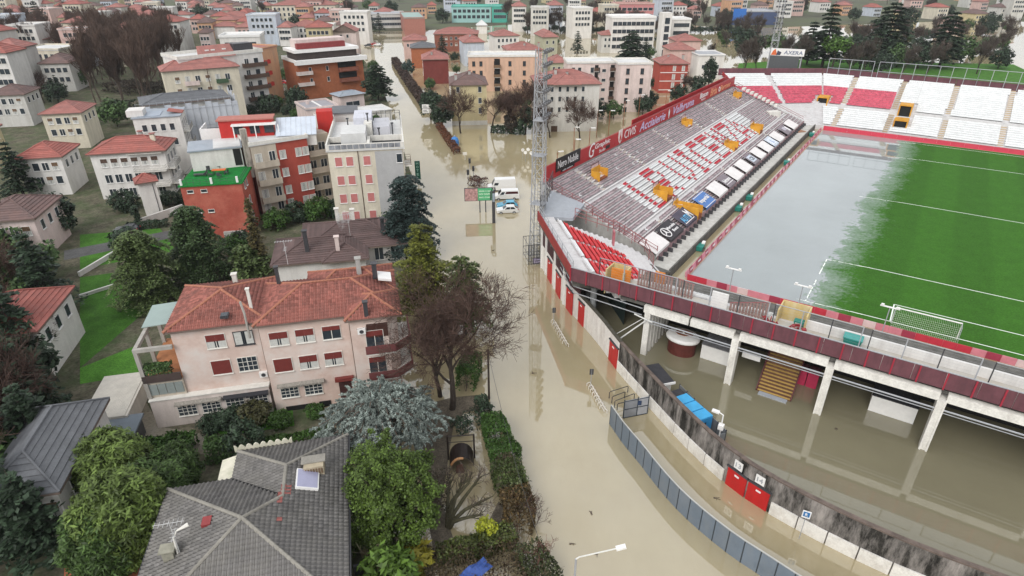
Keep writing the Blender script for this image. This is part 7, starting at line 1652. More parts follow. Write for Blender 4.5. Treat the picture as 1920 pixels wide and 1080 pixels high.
hedge('garden_hedge', 'uneven dark hedge along the gravel path at the left', g((200,872),(300,858),(372,846)), 2.0, 1.9, lf_hedge, .2, 110, rn_=2)
hedge('garden_hedge', 'bright green bushy hedge right of the awning', g((392,862),(440,852)), 1.8, 2.0, lf_mid, .2, 110, rn_=3)
hedge('garden_hedge', 'low clipped hedge between the path and the villa roof', g((500,842),(560,832),(628,818)), 1.0, 1.1, lf_hedge, .15, 150, rn_=4)
plant('shrub', 'round dark shrub at the foot of the pink house, left of two', (438,800), PR['bush'][1], .95, cat='shrub'); plant('shrub', 'round brownish shrub at the foot of the pink house, right of two', (482,795), broad_proto(74, 2.4, 1.5, .16, leafm('olive_brown_leaf', (.06,.06,.025)), 140, 20, .02, clump=.35), 1.05, cat='shrub')
plant('shrub', 'dark upright shrub beside the gravel path before the villa', (466,852), PR['bush'][1], 1.15, cat='shrub', sz=1.5); plant('shrub', 'low dark shrub by the flooded garage door', (592,782), PR['bush'][0], .6, cat='shrub'); plant('shrub', 'low green shrub at the lawn end near the garage', (528,800), PR['bush'][0], .7, cat='shrub'); plant('shrub', 'spreading dark green shrub at the left end of the lawn', (400,808), PR['bush'][1], .8, cat='shrub')
hedge('planter_shrub', 'green plants growing in the terrace planter of the pink house', [Wp @ Vector((x, .5, 6.2)) for x in (-2.7,-.3)], .8, 1.1, lf_mid, .16, 220, 'plants', rn_=6)
# flooded garden right of the villa
mud2 = mat('silt_bank', (.13,.11,.085), .9, .4, .7, .1, fine=.3)
mb = MB(); mb.poly([(p.x,p.y,.03) for p in [G(x,y) for x,y in reversed([(790,760),(850,745),(905,740),(910,765),(870,775),(850,800),(828,940),(850,1010),(880,1015),(905,1000),(935,940),(955,960),(960,1010),(900,1040),(815,1045),(790,900)])]]); structure('silt_bank', mb, mud2)
fallen = thing('leaning_tree', 'bare leaning tree with thick limbs spread over the flooded garden', 'tree', G(838,990)); rn = random.Random(14); out, tips = [], []
tips0 = [((866,905),3.2),((902,893),3.6),((925,930),2.5),((905,965),1.6),((885,885),4.2),((845,900),3.0)]
for (tx, ty), hh in tips0:
    e = G(tx, ty, hh)-fallen.location; m1_ = e*.45+Vector((rn.uniform(-.2,.2),rn.uniform(-.2,.2),.6)); out.append((0,[Vector((0,0,-.4)),e*.2+Vector((0,0,.45)),m1_,e*.75+Vector((rn.uniform(-.3,.3),0,.3)),e],[.22,.18,.15,.11,.05]))
    for k in range(9):
        q = m1_.lerp(e, rn.random()); grow(rn, q, ((e-m1_).normalized()+rv(rn)*.7).normalized(), rn.uniform(.7,1.4), .045, 1, 3, out, tips, .8, (2,4))
a, b = limbs(out); part('trunk', a, mat('mossy_bark', (.055,.05,.028), .9, .35, 3), fallen); part('crown', b, bark2, fallen)
hedge('street_hedge', 'dark ragged hedge end beside the utility pole', g((900,765),(915,790)), 1.3, 1.7, lf_dark, .16, 120, rn_=7)
hedge('street_hedge', 'bright clipped hedge block along the flooded street, upper one', g((921,800),(936,842)), 2.3, 2.1, lf_hedge, .13, 230, rn_=8)
hedge('street_hedge', 'bright clipped hedge block along the flooded street, lower one', g((938,848),(952,880)), 2.5, 2.0, lf_hedge, .13, 230, rn_=9)
hedge('street_hedge', 'loose olive hedge below the two clipped blocks', g((945,888),(962,930)), 2.6, 1.9, leafm('olive_leaf', (.05,.07,.02)), .14, 160, rn_=10, twigs=twigm)
hedge('street_hedge', 'russet leaved hedge stretch at the bend of the street', g((964,935),(975,965),(970,1005)), 2.6, 1.6, leafm('russet_green_leaf', (.075,.05,.02), .7, .6), .13, 130, rn_=11, twigs=twig_red)
hedge('street_hedge', 'low mossy hedge crossing the bottom of the flooded garden', g((820,1052),(880,1040),(965,1012)), 1.7, 1.3, leafm('mossy_leaf', (.06,.075,.02)), .15, 130, rn_=12)
hedge('brush', 'dark brown brushwood at the bottom below the mossy hedge', g((800,1090),(880,1085),(985,1060)), 4.0, 1.3, leafm('dead_leaf', (.055,.04,.022)), .15, 70, 'brushwood', rn_=13, twigs=twigm)
hedge('street_hedge', 'dark green hedge running off the bottom edge by the street', g((985,1040),(1030,1110)), 2.4, 1.5, leafm('deep_olive_leaf', (.04,.05,.018)), .15, 100, rn_=14, twigs=twigm)
plant('bare_shrub', 'reddish bare shrub leaning over the street near the lamp', (1012,1058), bare_proto(88, 3.6, 4, twig_red, twig_red, (3,5), .85, .25, .05), 1.0, cat='shrub')
plant('bare_shrub', 'bare shrub leaning over the street above the reddish one', (1000,1000), bare_proto(89, 2.6, 4, twigm, twigm, (3,4), .9, .25, .04), 1.0, cat='shrub')
plant('shrub', 'small lime yellow shrub on the flooded garden edge', (912,1012), broad_proto(75, 2.2, .85, .15, lf_bright, 60, 18, .02, clump=.3), 1.0, cat='shrub')
plant('shrub', 'pale leaved bush poking out into the street from the hedge', (972,925), broad_proto(76, 1.8, 1.0, .16, leafm('pale_leaf', (.11,.13,.06)), 50, 16, .02, clump=.3), 1.0, cat='shrub')
hedge('scrub', 'brown bare scrub between the laurel tree and the leaning tree', g((822,905),(815,990)), 2.2, 1.6, leafm('brown_scrub_leaf', (.05,.042,.025)), .13, 45, 'scrub', rn_=15, twigs=twigm)
hedge('ivy_bush', 'green ivy bush at the street side of the large bare tree', g((872,735),(890,690)), 2.0, 2.6, lf_hedge, .18, 80, 'bush', rn_=16)
hedge('scrub', 'dark bare scrub below the utility pole', g((880,800),(905,782)), 2.0, 1.2, lf_dark, .14, 50, 'scrub', rn_=17, twigs=twigm)
hedge('scrub', 'dark scrub behind the black garden kiosk', g((850,812),(880,800)), 1.6, 1.2, lf_dark, .16, 80, 'scrub', rn_=18, twigs=twigm)
# ---- street trees round the ochre house and piazza
B3 = PR['bare']
for i, (x, y, h, lab) in enumerate(((864,250,13.5,'tall slim bare tree at the corner of the ochre yellow house'),(920,249,13,'bare tree right of the ochre yellow house'),(975,250,15.5,'ivy dark bare tree in front of the peach block'),(958,246,12,'bare tree left of the ivy dark tree'),(1031,258,10.5,'slim bare tree beside the floodlight mast before the grey villa'),(1088,263,12.5,'broad bare tree before the right end of the grey villa'),(1012,252,9,'small bare tree between the ivy dark tree and the mast'))):
    plant('bare_tree', lab, (x,y), B3[i%3], h/14)
plant('ivy_tree', 'dark ivy covered trunk beside the peach block', (985,252), broad_proto(91, 8, 2.0, .35, lf_dark, 130, 18, .02, clump=.6), 1.0); plant('ivy_tree', 'second dark ivy covered trunk left of the first', (958,250), broad_proto(92, 5.5, 1.8, .35, leafm('ivy_brown_leaf', (.05,.04,.03)), 100, 16, .02, clump=.6), 1.0)
hedge('street_hedge', 'dark hedge in the flood right of the ochre yellow house', [G(x,y) for x,y in ((922,248),(985,252))], 2.0, 1.8, lf_dark, .3, 40, rn_=20)
for i, (x, y, lab) in enumerate(((808,225,'dark evergreen left of the ochre yellow house, nearer the street'),(830,238,'dark evergreen against the ochre yellow house wall'))): plant('evergreen', lab, (x,y), broad_proto(101+i, 8.5, 3.0, .42, lf_dark, 190, 18, .03, clump=.7), 1.0)
plant('round_tree', 'blue green round tree in front of the dark red brick house', (766,142), broad_proto(103, 6, 2.4, .4, leafm('blue_green_leaf', (.05,.085,.07)), 110, 14, .1, clump=.6), 1.0); plant('evergreen', 'dark evergreen between the brick houses and the pale blue house', (830,108), PR['far_ever'][0], .8)
plant('dark_cedar', 'large black green cedar at the street bend left of the water', (710,188), cedar_proto(104, 12, 6.2, lf_dark, 11, .55, 1.0, .5, .1), 1.0)
plant('shrub', 'dark shrub tree in the yard behind the wrapped house', (506,212), PR['bush'][1], 2.2, cat='shrub'); plant('shrub', 'dark clipped evergreen left of the low grey roofed building', (560,208), PR['bush'][1], 2.0, cat='shrub', sz=3.0); plant('shrub', 'small dark shrub at the bungalow ridge end', (686,404), PR['bush'][1], 1.0, cat='shrub', sz=1.3); plant('shrub', 'dark evergreen beside the pink house by the cedar', (592,170), PR['bush'][1], 1.6, cat='shrub')
plant('cypress', 'dark slim leaning cypress at the left beside the white stair tower', (262,428), broad_proto(105, 5, .55, .2, lf_dark, 60, 16, .02, clump=.3, rz=2.5), 1.0); plant('shrub', 'dark shrub at the left edge under the plant filled balconies', (238,395), PR['bush'][1], 1.6, cat='shrub')
hedge('garden_hedge', 'dark clipped hedge below the white stair tower', g((240,432),(318,424)), 1.0, 1.2, lf_dark, .2, 80, rn_=21)
hedge('street_hedge', 'reddish bare hedge strip standing in the flood beside the street', [G(x,y) for x,y in ((822,238),(838,262),(858,290))], 1.6, 1.5, lf_redh, .22, 30, rn_=22, twigs=twig_red)
hedge('street_hedge', 'dark leafless hedge along the street edge below the brick houses', [G(x,y) for x,y in ((740,118),(768,160),(800,205))], 2.6, 2.4, leafm('brown_hedge_leaf', (.06,.04,.032)), .4, 18, rn_=23, twigs=twigm)
hedge('street_hedge', 'reddish twiggy shrub bed behind the billboard', [G(x,y) for x,y in ((884,345),(908,352))], 2.4, 1.6, leafm('maroon_leaf', (.08,.035,.03)), .18, 50, rn_=24, twigs=twig_red)
plant('tall_cedar', 'tall dark cedar in front of the white offices', (1182,122), cedar_proto(106, 15, 7.5, lf_dark, 12, .7, .8, .6, .05), 1.0); plant('evergreen', 'dark evergreen right of the tall cedar', (1208,118), PR['far_ever'][0], .8); plant('evergreen', 'dark evergreen between the pavilion and the grey green house', (1082,100), PR['far_ever'][0], .8)
plant('cypress', 'dark columnar cypress right of the bright red house', (1328,160), broad_proto(107, 9.5, 2.2, .5, lf_dark, 130, 16, .02, clump=.7, rz=4.7), 1.0); plant('shrub', 'dark round shrub left of the columnar cypress', (1306,168), PR['bush'][1], 1.9, cat='shrub')
for i, (x, y, lab) in enumerate(((1118,222,'bushy evergreen before the tall rose white wing'),(1150,222,'brown bush before the tall rose white wing'),(1205,215,'dark bush right of the tall rose white wing'),(1270,192,'dark hedge bush below the bright red house'),(1310,190,'olive bush behind the red hoarding'))): plant('bush', lab, (x,y), PR['far_ever'][1 if i != 1 else 2], .62, cat='bush')
# ---- park behind the far stand
mb = MB(); mb.poly([(p.x,p.y,.3) for p in [G(x,y) for x,y in reversed([(1385,120),(1520,112),(1720,118),(1900,122),(1990,165),(1520,160),(1380,150)])]]); structure('park_lawn', mb, grass_m)
plant('park_cedar', 'tall dark cedar behind the scoreboard, middle of the park', (1540,128), cedar_proto(110, 27, 9, lf_dark, 13, .95, .75, .7, .1), 1.0); plant('park_cedar', 'huge dark cedar at the right behind the far stand', (1652,120), cedar_proto(111, 27, 12, lf_dark, 13, 1.0, .75, .6, .1), 1.0); plant('park_cedar', 'slim dark cedar close left of the tall park cedar', (1512,122), cedar_proto(112, 19, 5.5, lf_dark, 12, .85, .8, .7, .1), 1.0)
plant('park_pine', 'bright green round topped pine in front of the park cedars', (1556,142), broad_proto(113, 15, 5, .7, leafm('pine_leaf', (.06,.12,.02)), 120, 14, .6, clump=1.0, rz=3.0), 1.0); plant('park_cedar', 'dark cedar beyond the right border of the stand', (1760,128), cedar_proto(114, 24, 10, lf_dark, 12, 1.0, .7, .6, .1), 1.0)
for i, (x, y, h, lab) in enumerate(((1390,148,17,'pale bare tree left of the scoreboard'),(1418,140,14,'bare tree close to the far floodlight mast'),(1590,145,14,'bare tree right of the green pine'),(1620,140,16,'bare tree before the huge dark cedar'),(1500,132,16,'bare tree right of the scoreboard banner'),(1690,140,13,'bare tree at the right end of the park'),(1470,128,15,'bare tree behind the scoreboard'),(1735,142,15,'bare tree past the right end of the park'),(1830,140,15,'bare tree far right beyond the stand'))):
    plant('bare_tree', lab, (x,y), PR['bare_far'][1+i%2], h/14)
for i, (x, y) in enumerate(((1650,140),(1680,128),(1610,132),(1580,100),(1720,130),(1800,120),(1870,130),(1450,100),(1400,110))): plant('park_bush', near_label(['dark broad bush','olive broad bush'][i%2], G(x,y)), (x,y), PR['far_ever'][1+i%2], 1.0+.2*(i%3), cat='bush', group='broad bushes among the park trees')
# ---- bare wood at the top left, river row, far trees
rt = random.Random(33)
for i in range(64):
    x, y = rt.uniform(180,348), rt.uniform(100,205)
    if x > 300 and y > 150: continue
    plant('wood_tree', 'tall brown leafless tree in the wood at the top left edge', (x,y), PR['poplar'][i%3], rt.uniform(1.0,1.4), group='leafless trees of the top left wood')
for i in range(46): plant('wood_tree', 'tall brown leafless tree in the wood at the top left edge', (rt.uniform(-40,335),rt.uniform(72,118)), PR['poplar'][i%3], rt.uniform(.9,1.2), group='leafless trees of the top left wood')
for i in range(34):
    x = 985+i*13.5+rt.uniform(-5,5); plant('river_tree', 'grey brown bare tree in the long row beyond the flooded gardens', (x, 62+rt.uniform(-5,3)), PR['bare_far'][i%3], rt.uniform(.6,1.25), group='bare trees in the row beyond the flooded gardens')
for i in range(26):
    x = 990+i*17; plant('river_bush', 'dark bush in the long row beyond the flooded gardens', (x, 61+rt.uniform(-3,2)), PR['far_ever'][1], rt.uniform(.5,.8), cat='bush', group='dark bushes in the row beyond the flooded gardens', sz=.45)
FT = [(340,14,0),(365,16,0),(380,42,1),(697,60,0),(712,62,0),(672,76,3),(650,42,3),(600,30,3),(470,12,2),(455,40,1),(495,34,3),(735,30,1),(830,44,1),(690,20,2),(1320,44,3),(1340,50,3),(1360,46,1),(1285,26,1),(1005,30,3),(950,48,3),(1100,36,3),(1115,34,3),(1065,30,3),(540,30,1),(420,20,1),(80,60,0),(150,90,1),(40,90,2),(1500,30,3),(1600,40,1),(1700,50,1),(1850,60,1),(1800,80,3),(860,8,1),(300,60,1),(560,60,1),(520,52,3)]
for i, (x, y, k) in enumerate(FT):
    pr = PR['far_ever'][k] if k < 3 else PR['bare_far'][i%3]; s = rt.uniform(.9,1.4)
    plant('far_tree', near_label(['dark distant conifer','dark rounded distant tree','mid green distant tree','bare distant tree'][k], G(x,y)), (x,y), pr, s, group='scattered trees among the far roofs')
for i in range(130):
    x, y = rt.uniform(-60,1980), rt.choice((rt.uniform(-28,2), rt.uniform(-20,14), rt.uniform(0,40)))
    if 640 < x < 1330 and y > 14: y -= 30; k = rt.choice((1,1,2,3,0)); pr = PR['far_ever'][k] if k < 3 else PR['bare_far'][i%3]
    plant('far_tree', near_label(['dark distant conifer','dark rounded distant tree','mid green distant tree','bare distant tree'][k], G(x,y)), (x,y), pr, rt.uniform(.8,1.3), group='scattered trees among the far roofs')
# ---- gardens, yards and the built up slope beyond the left edge of the photograph
for i, (x, y, z, wd, d, r_, lab) in enumerate(((20,300,8,95,10,r_red,'white house with red hip roof beyond the left edge, beside the plant filled balconies'),(70,215,9,85,11,r_rose,'cream house with rose roof beyond the left edge below the bare wood'),(-60,420,7,120,11,r_brown,'rose house with brown roof beyond the left edge of the lawn'),(-90,640,6.5,150,11,r_red,'white house with red roof left of the ribbed shed'),(-60,950,6,160,12,r_grey,'white house with slate roof beyond the bottom left bamboo'),(-30,180,9,80,11,r_brown,'grey house with brown roof at the foot of the bare wood'),(-130,260,9,90,11,r_rose,'ochre house with rose roof far left'),(-60,120,9,60,11,r_red,'rose house with red roof left of the bare wood'))):
    B = bld(lab, (x,y), (x+wd,y-5), z, d, (wht,crm,rosew,wht,wht,palew2,ochre,pinkw2)[i], ('hip',2.0,r_,.5), 'house', yaw=13.5)
    wins(B,0,4,(z-2.6,z-5.4) if z > 7 else (z-2.8,),1.1,1.5,'plain',white,None,styles=['plain','half','dark']); wins(B,1,3,(z-2.6,),1.1,1.5,'dark',white)
rl = random.Random(77)
EDGE = [('broad dark evergreen in the gardens beyond the left edge',PR['far_ever'][1]),('green rounded tree in the gardens beyond the left edge',PR['far_ever'][2]),('bare tree in the gardens beyond the left edge',PR['bare'][0]),('dark conifer in the gardens beyond the left edge',PR['far_ever'][0])]
for i in range(78):
    x, y = rl.uniform(-120,225), rl.uniform(130,1050)
    if y > 400 and x > 120: x -= 190
    if x > 120 and 250 < y < 420: continue
    lab, pr = EDGE[i % 4]; plant('garden_tree', near_label(lab.split(' in the')[0], G(x,y)), (x,y), pr, rl.uniform(.55,.95), group='trees in the gardens beyond the left edge')
YB = [('dark yard bush between the apartment houses',PR['bush'][1]),('green yard bush between the apartment houses',PR['bush'][0])]
for i, (x, y) in enumerate(((478,235),(500,240),(540,215),(548,190),(560,182),(535,150),(545,140),(520,200),(470,215),(600,175),(618,172),(560,225),(330,250),(345,262),(360,380),(372,372),(322,385),(440,480),(455,470),(520,430),(560,415),(600,412),(640,408),(735,440),(242,470),(700,130),(690,150),(672,128),(655,110),(640,100),(706,215),(700,235))):
    lab, pr = YB[i % 2]; plant('yard_bush', near_label(lab.split(' between')[0], G(x,y)), (x,y), pr, rl.uniform(1.0,1.7), cat='bush', group='yard bushes between the apartment houses')
FB = [('dark hedge bush in the flooded gardens between the rose roofed houses',PR['far_ever'][1]),('bare bush in the flooded gardens between the rose roofed houses',PR['bare_far'][1]),('olive bush in the flooded gardens between the rose roofed houses',PR['far_ever'][2])]
for i in range(64):
    x, y = rl.uniform(790,1330), rl.uniform(72,205)
    if y > 150 and (840 < x < 925 or 1000 < x < 1130): continue
    lab, pr = FB[i % 3]; plant('flood_bush', near_label(lab.split(' in the')[0], G(x,y)), (x,y), pr, rl.uniform(.3,.6), cat='bush', group='bushes in the flooded gardens')

hedge('undergrowth', 'dark brown undergrowth at the foot of the top left wood', g((215,168),(270,176),(325,170)), 9.0, 3.0, leafm('undergrowth_leaf', (.045,.036,.026)), .4, 9, 'undergrowth', rn_=40, twigs=twigm)
hedge('undergrowth', 'dark scrub between the wood and the wrapped house', g((205,205),(250,205)), 6.0, 2.2, lf_dark, .35, 14, 'undergrowth', rn_=41, twigs=twigm)
mb = MB(); mb.poly([(p.x,p.y,.17) for p in [G(x,y,.17) for x,y in reversed([(120,985),(262,990),(262,1200),(120,1200)])]]); structure('terracotta_paving', mb, mat('terracotta_paving', (.40,.13,.07), .8, .2, 2, fine=.15))
rd = random.Random(5)
for i, (x, y, wh) in enumerate(((1110,962,'in mid street left of the blue grey fence, uppermost'),(1072,1020,'left of the street lamp head'),(1118,1040,'right of the street lamp pole'),(1390,905,'in the moat lane before gate 13'),(1342,935,'in the moat lane between fence and gate'),(1568,805,'in open courtyard water before the stand'),(1000,700,'in mid street level with the utility pole'),(925,470,'in mid street beyond the olive cedar'))):
    mb = MB()
    for k in range(3): a = rd.uniform(0,3.1); mb.beam((rd.uniform(-.2,.2)-.2*cos(a),rd.uniform(-.2,.2)-.2*sin(a),.03),(.2*cos(a),.2*sin(a),.04), .03, .03)
    mb.cbox((.1,.05,.03), .16, .12, .05, a); solid('floating_debris', 'small dark floating debris ' + wh, 'debris', mb, bark2, G(x,y), rd.uniform(0,3))

rp_ = random.Random(91)
for i in range(72):
    x, y = rp_.uniform(1325,1960), rp_.uniform(52,114)
    if 1425 < x < 1450: continue
    k = rp_.choice((0,0,1,2)); what = ['bare grey tree','dark bush','olive bush'][k]; plant('park_'+('tree' if k == 0 else 'bush'), near_label(what, G(x,y)), (x,y), PR['bare_far'][i%3] if k == 0 else PR['far_ever'][k], rp_.uniform(.55,1.0), cat='tree' if k == 0 else 'bush', group='trees and bushes in the park beyond the far stand')
# ================================================================ vehicles and street things
tyre = mat('tyre', (.015,.015,.015), .8, .2); carglass = mat('car_glass', (.02,.025,.03), .06, .2, 1, .7)
def car(label, px, rz, paint, kind='hatch', sink=.25, cat='car'):
    L_, W_, hood, H_ = {'hatch':(4.1,1.75,.92,1.48),'van':(5.2,1.95,1.15,2.0),'bigvan':(5.9,2.05,1.2,2.6)}[kind]
    t = thing('parked_'+('van' if kind != 'hatch' else 'car'), label, cat, G(*px)-Vector((0,0,sink)), rz)
    x0 = -L_/2; prof = {'hatch':[(0,.35),(.02,.7),(.12,.85),(1.05,.97),(1.15,.98),(3.9,1.0),(4.08,.75),(4.1,.35)],'van':[(0,.4),(.03,.85),(.2,1.0),(.95,1.15),(5.1,1.18),(5.2,.9),(5.2,.4)],'bigvan':[(0,.4),(.03,.9),(.2,1.1),(.95,1.25),(5.85,1.3),(5.9,.9),(5.9,.4)]}[kind]
    mb = MB(); w_ = W_/2
    n = len(prof)
    for i in range(n):
        a, b = prof[i], prof[(i+1)%n]; mb.poly([(x0+a[0],-w_,a[1]),(x0+a[0],w_,a[1]),(x0+b[0],w_,b[1]),(x0+b[0],-w_,b[1])])
    mb.poly([(x0+p[0],-w_,p[1]) for p in reversed(prof)]); mb.poly([(x0+p[0],w_,p[1]) for p in prof])
    bs_ = part('body', mb, paint, t)
    cab = {'hatch':(1.15,1.95,3.35,4.0,.98,1.48,.16),'van':(.95,1.65,5.0,5.18,1.17,2.0,.12),'bigvan':(.95,1.6,5.8,5.88,1.28,2.6,.1)}[kind]; a0, a1, b1, b0, zb, zt, ins = cab
    mb = MB(); mb.hexa([(x0+a0,-w_+.03,zb),(x0+b0,-w_+.03,zb),(x0+b0,w_-.03,zb),(x0+a0,w_-.03,zb),(x0+a1,-w_+ins+.03,zt),(x0+b1,-w_+ins+.03,zt),(x0+b1,w_-ins-.03,zt),(x0+a1,w_-ins-.03,zt)]); part('cabin', mb, paint, t)
    def side(s, f0, f1, g0, g1):
        def P(f, g): xb = a0+(b0-a0)*f; xt = a1+(b1-a1)*f; return (x0+xb+(xt-xb)*g, s*(w_-.03-ins*g+.008), zb+(zt-zb)*g)
        return [P(f0,g0),P(f1,g0),P(f1,g1),P(f0,g1)]
    for s in (-1,1):
        segs = ((.10,.46,.1,.85),(.5,.86,.1,.85)) if kind == 'hatch' else ((.06,.24,.1,.75),(.30,.95,.25,.8)) if kind == 'van' else ((.06,.24,.1,.5),)
        for k, sg in enumerate(segs): mb = MB(); q = side(s,*sg); mb.poly(q if s < 0 else q[::-1]); part('side_window', mb, carglass if not (kind == 'van' and k == 1) else mat('dark_red_glass', (.06,.012,.015), .15, .2, 1, .6), t)
        for xx in (L_*.19, L_*.8):
            mb = MB(); r_ = .32; mb.tube([(x0+xx,s*(w_-.18),.32),(x0+xx,s*(w_+.01),.32)], r_, 14); wl_ = part('wheel', mb, tyre, t); mb = MB(); mb.tube([(x0+xx,s*(w_+.012),.32),(x0+xx,s*(w_+.02),.32)], .19, 10); part('rim', mb, steel, wl_)
        mb = MB(); mb.cbox((x0+.08,s*(w_-.3),.72), .12, .35, .16); part('headlight', mb, white, t); mb = MB(); mb.cbox((x0+L_-.03,s*(w_-.2),.85), .1, .22, .3); part('tail_light', mb, redpaint, t)
        mb = MB(); mb.cbox((x0+a0+.35,s*(w_+.08),zb+.08), .1, .18, .13); part('mirror', mb, paint, t)
    mb = MB(); mb.poly([(x0+a0+(a1-a0)*.1-.012,-w_+.14,zb+(zt-zb)*.1),(x0+a0+(a1-a0)*.1-.012,w_-.14,zb+(zt-zb)*.1),(x0+a0+(a1-a0)*.9-.012,w_-.16-ins,zb+(zt-zb)*.9),(x0+a0+(a1-a0)*.9-.012,-w_+.16+ins,zb+(zt-zb)*.9)][::-1]); part('windscreen', mb, carglass, t)
    mb = MB(); mb.poly([(x0+b0+.012+(b1-b0)*.15,-w_+.2,zb+(zt-zb)*.15),(x0+b0+.012+(b1-b0)*.15,w_-.2,zb+(zt-zb)*.15),(x0+b0+.012+(b1-b0)*.85,w_-.3,zb+(zt-zb)*.85),(x0+b0+.012+(b1-b0)*.85,-w_+.3,zb+(zt-zb)*.85)]); part('rear_window', mb, carglass, t)
    return t
carw = mat('car_white', (.72,.72,.71), .25, .04, 1, .5); carb = mat('car_blue', (.10,.38,.55), .25, .06, 1, .5); carr = mat('car_red', (.40,.03,.03), .25, .06, 1, .5); card = mat('car_dark', (.04,.045,.05), .25, .06, 1, .5)
car('white hatchback standing in the flood, nearest of the parked row', (951,397), .12, carw); car('light blue hatchback between the white hatchback and the white minibus', (951,388), .12, carb)
car('white minibus with dark red side window in the flood', (949,372), .10, carw, 'van', .15, 'van'); car('tall plain white van behind the minibus', (940,356), .10, carw, 'bigvan', .1, 'van')
for i, (x, y, m, lab) in enumerate(((345,404,carw,'white car parked below the stained red block at the left'),(352,398,card,'dark scooter sized car beside the white one at the left'),(524,172,carw,'white car in the yard between the apartment blocks'),(528,158,carr,'red car in the yard between the apartment blocks'),(700,85,carr,'red car at the far roundabout'),(708,86,carw,'white car beside the red one at the far roundabout'),(690,87,card,'dark car at the far roundabout'),(240,436,card,'dark grey car under the leaning cypress'))): car(lab, (x,y), rt.uniform(-.3,.3), m, 'hatch', 0)
# billboard, totem, signs, traffic lights
A = G(905,398); t = thing('billboard', 'wide billboard, pinkish photo left and green field with pale lettering right', 'billboard', A, .10)
H0, H1 = HT(376,905,398), HT(352,905,398); Wd = 5.4
mb = MB(); mb.box(-Wd*.62,Wd*.38,-.12,.12,H0,H1); bb = part('panel', mb, darksteel, t)
mb = MB(); mb.box(-Wd*.60,-Wd*.16,-.14,-.121,H0+.08,H1-.08); part('photo_print', mb, mat('pinkish_print', (.42,.25,.24), .5, .6, 2.2), bb); mb = MB(); mb.box(-Wd*.155,Wd*.37,-.14,-.121,H0+.08,H1-.08); part('green_print', mb, mat('green_print', (.10,.42,.20), .5, .15, 1), bb)
for k, s in enumerate(('salute e casa','NOI SIAMO','vieni a trovarci')): part('lettering', text_mesh(s, Wd*.44, .34, mat('pale_green_text', (.62,.80,.62), .5, .05), 0, .005, .02), None, bb, (-Wd*.12,-.145,H1-.75-.62*k))
for x in (-.5,.6): mb = MB(); mb.tube([(x,0,-.9),(x,0,H0+.2)], .1, 6); part('leg', mb, darksteel, t)
A = G(926,418); h = HT(352,926,418); t = thing('advert_totem', 'tall black curved totem standing in the water beside the billboard', 'totem', A, .1); mb = MB(); mb.box(-.28,.28,-.15,.15,-.9,h-.6); part('column', mb, darksteel, t); mb = MB(); mb.tube([(-.5,0,h-2.2),(-.45,0,h-.7),(-.2,0,h-.1),(.25,0,h),(.3,0,h-.6)], .14, 6); part('curved_top', mb, darksteel, t); mb = MB(); mb.box(-.2,.22,-.17,-.152,h-2.6,h-1.0); part('blue_panel', mb, mat('pale_panel', (.30,.36,.42), .4, .1), t)
A = G(785,345); t = thing('hotel_sign', 'tall narrow dark green vertical HOTEL sign at the street edge', 'sign', A, .1); h0, h1 = HT(336,785,345), HT(302,785,345); mb = MB(); mb.box(-.55,.55,-.15,.15,h0,h1); pn = part('panel', mb, mat('hotel_green', (.012,.10,.07), .4, .1), t); mb = MB(); mb.tube([(0,0,-.9),(0,0,h0)], .1, 6); part('post', mb, steel, t)
for k, ch in enumerate('HOTEL'): part('lettering', text_mesh(ch, .5, (h1-h0)/5*.68, mat('mint_letter', (.35,.60,.52), .5, .05), 0, .005, .02), None, pn, (-.25,-.156,h1-(k+.9)*(h1-h0)/5))
A = G(830,236); t = thing('sign_gantry', 'white direction panels on a grey gantry arm over the flooded street', 'road sign', A, .05); mb = MB(); mb.tube([(0,0,-.9),(0,0,5.6),(-.1,0,5.7),(-5.6,0,5.7)], .12, 6); part('gantry', mb, steel, t)
for k, (x, z) in enumerate(((-4.6,5.0),(-2.6,5.0),(-4.6,3.7),(-2.6,3.7))):
    mb = MB(); mb.box(x-.95,x+.95,-.2,-.13,z,z+1.15); pn = part('sign_panel', mb, white if k % 2 == 0 else offwhite, t); mb = MB(); mb.box(x-.7,x+.6,-.215,-.201,z+.3,z+.45); mb.box(x-.7,x+.3,-.215,-.201,z+.65,z+.8); part('printed_line', mb, card, pn)
A = G(853,272); t = thing('recycling_bell', 'round blue recycling bell standing in the flood by the red hedge', 'recycling bell', A); mb = MB()
prof = [(.9,-.5),(1.1,.5),(1.05,1.3),(.75,1.9),(.25,2.2),(.02,2.25)]; n = 14
for (r0,z0_),(r1,z1_) in zip(prof, prof[1:]):
    for k in range(n): a, b = 2*pi*k/n, 2*pi*(k+1)/n; mb.poly([(r0*cos(a),r0*sin(a),z0_),(r0*cos(b),r0*sin(b),z0_),(r1*cos(b),r1*sin(b),z1_),(r1*cos(a),r1*sin(a),z1_)])
part('body', mb, mat('bell_blue', (.05,.20,.50), .5, .1), t, smooth=True); mb = MB(); mb.tube([(.0,0,2.2),(0,0,2.5)], .2, 8); part('lifting_eye', mb, steel, t)
A = G(1042,338); t = thing('recycling_bell', 'green recycling bell near the orange lamp posts behind the hoarding', 'recycling bell', G(1042,330)); mb = MB()
for (r0,z0_),(r1,z1_) in zip(prof, prof[1:]):
    for k in range(n): a, b = 2*pi*k/n, 2*pi*(k+1)/n; mb.poly([(r0*cos(a),r0*sin(a),z0_),(r0*cos(b),r0*sin(b),z0_),(r1*cos(b),r1*sin(b),z1_),(r1*cos(a),r1*sin(a),z1_)])
part('body', mb, mat('bell_green', (.05,.32,.06), .5, .1), t, smooth=True); mb = MB(); mb.tube([(.0,0,2.2),(0,0,2.5)], .2, 8); part('lifting_eye', mb, steel, t)
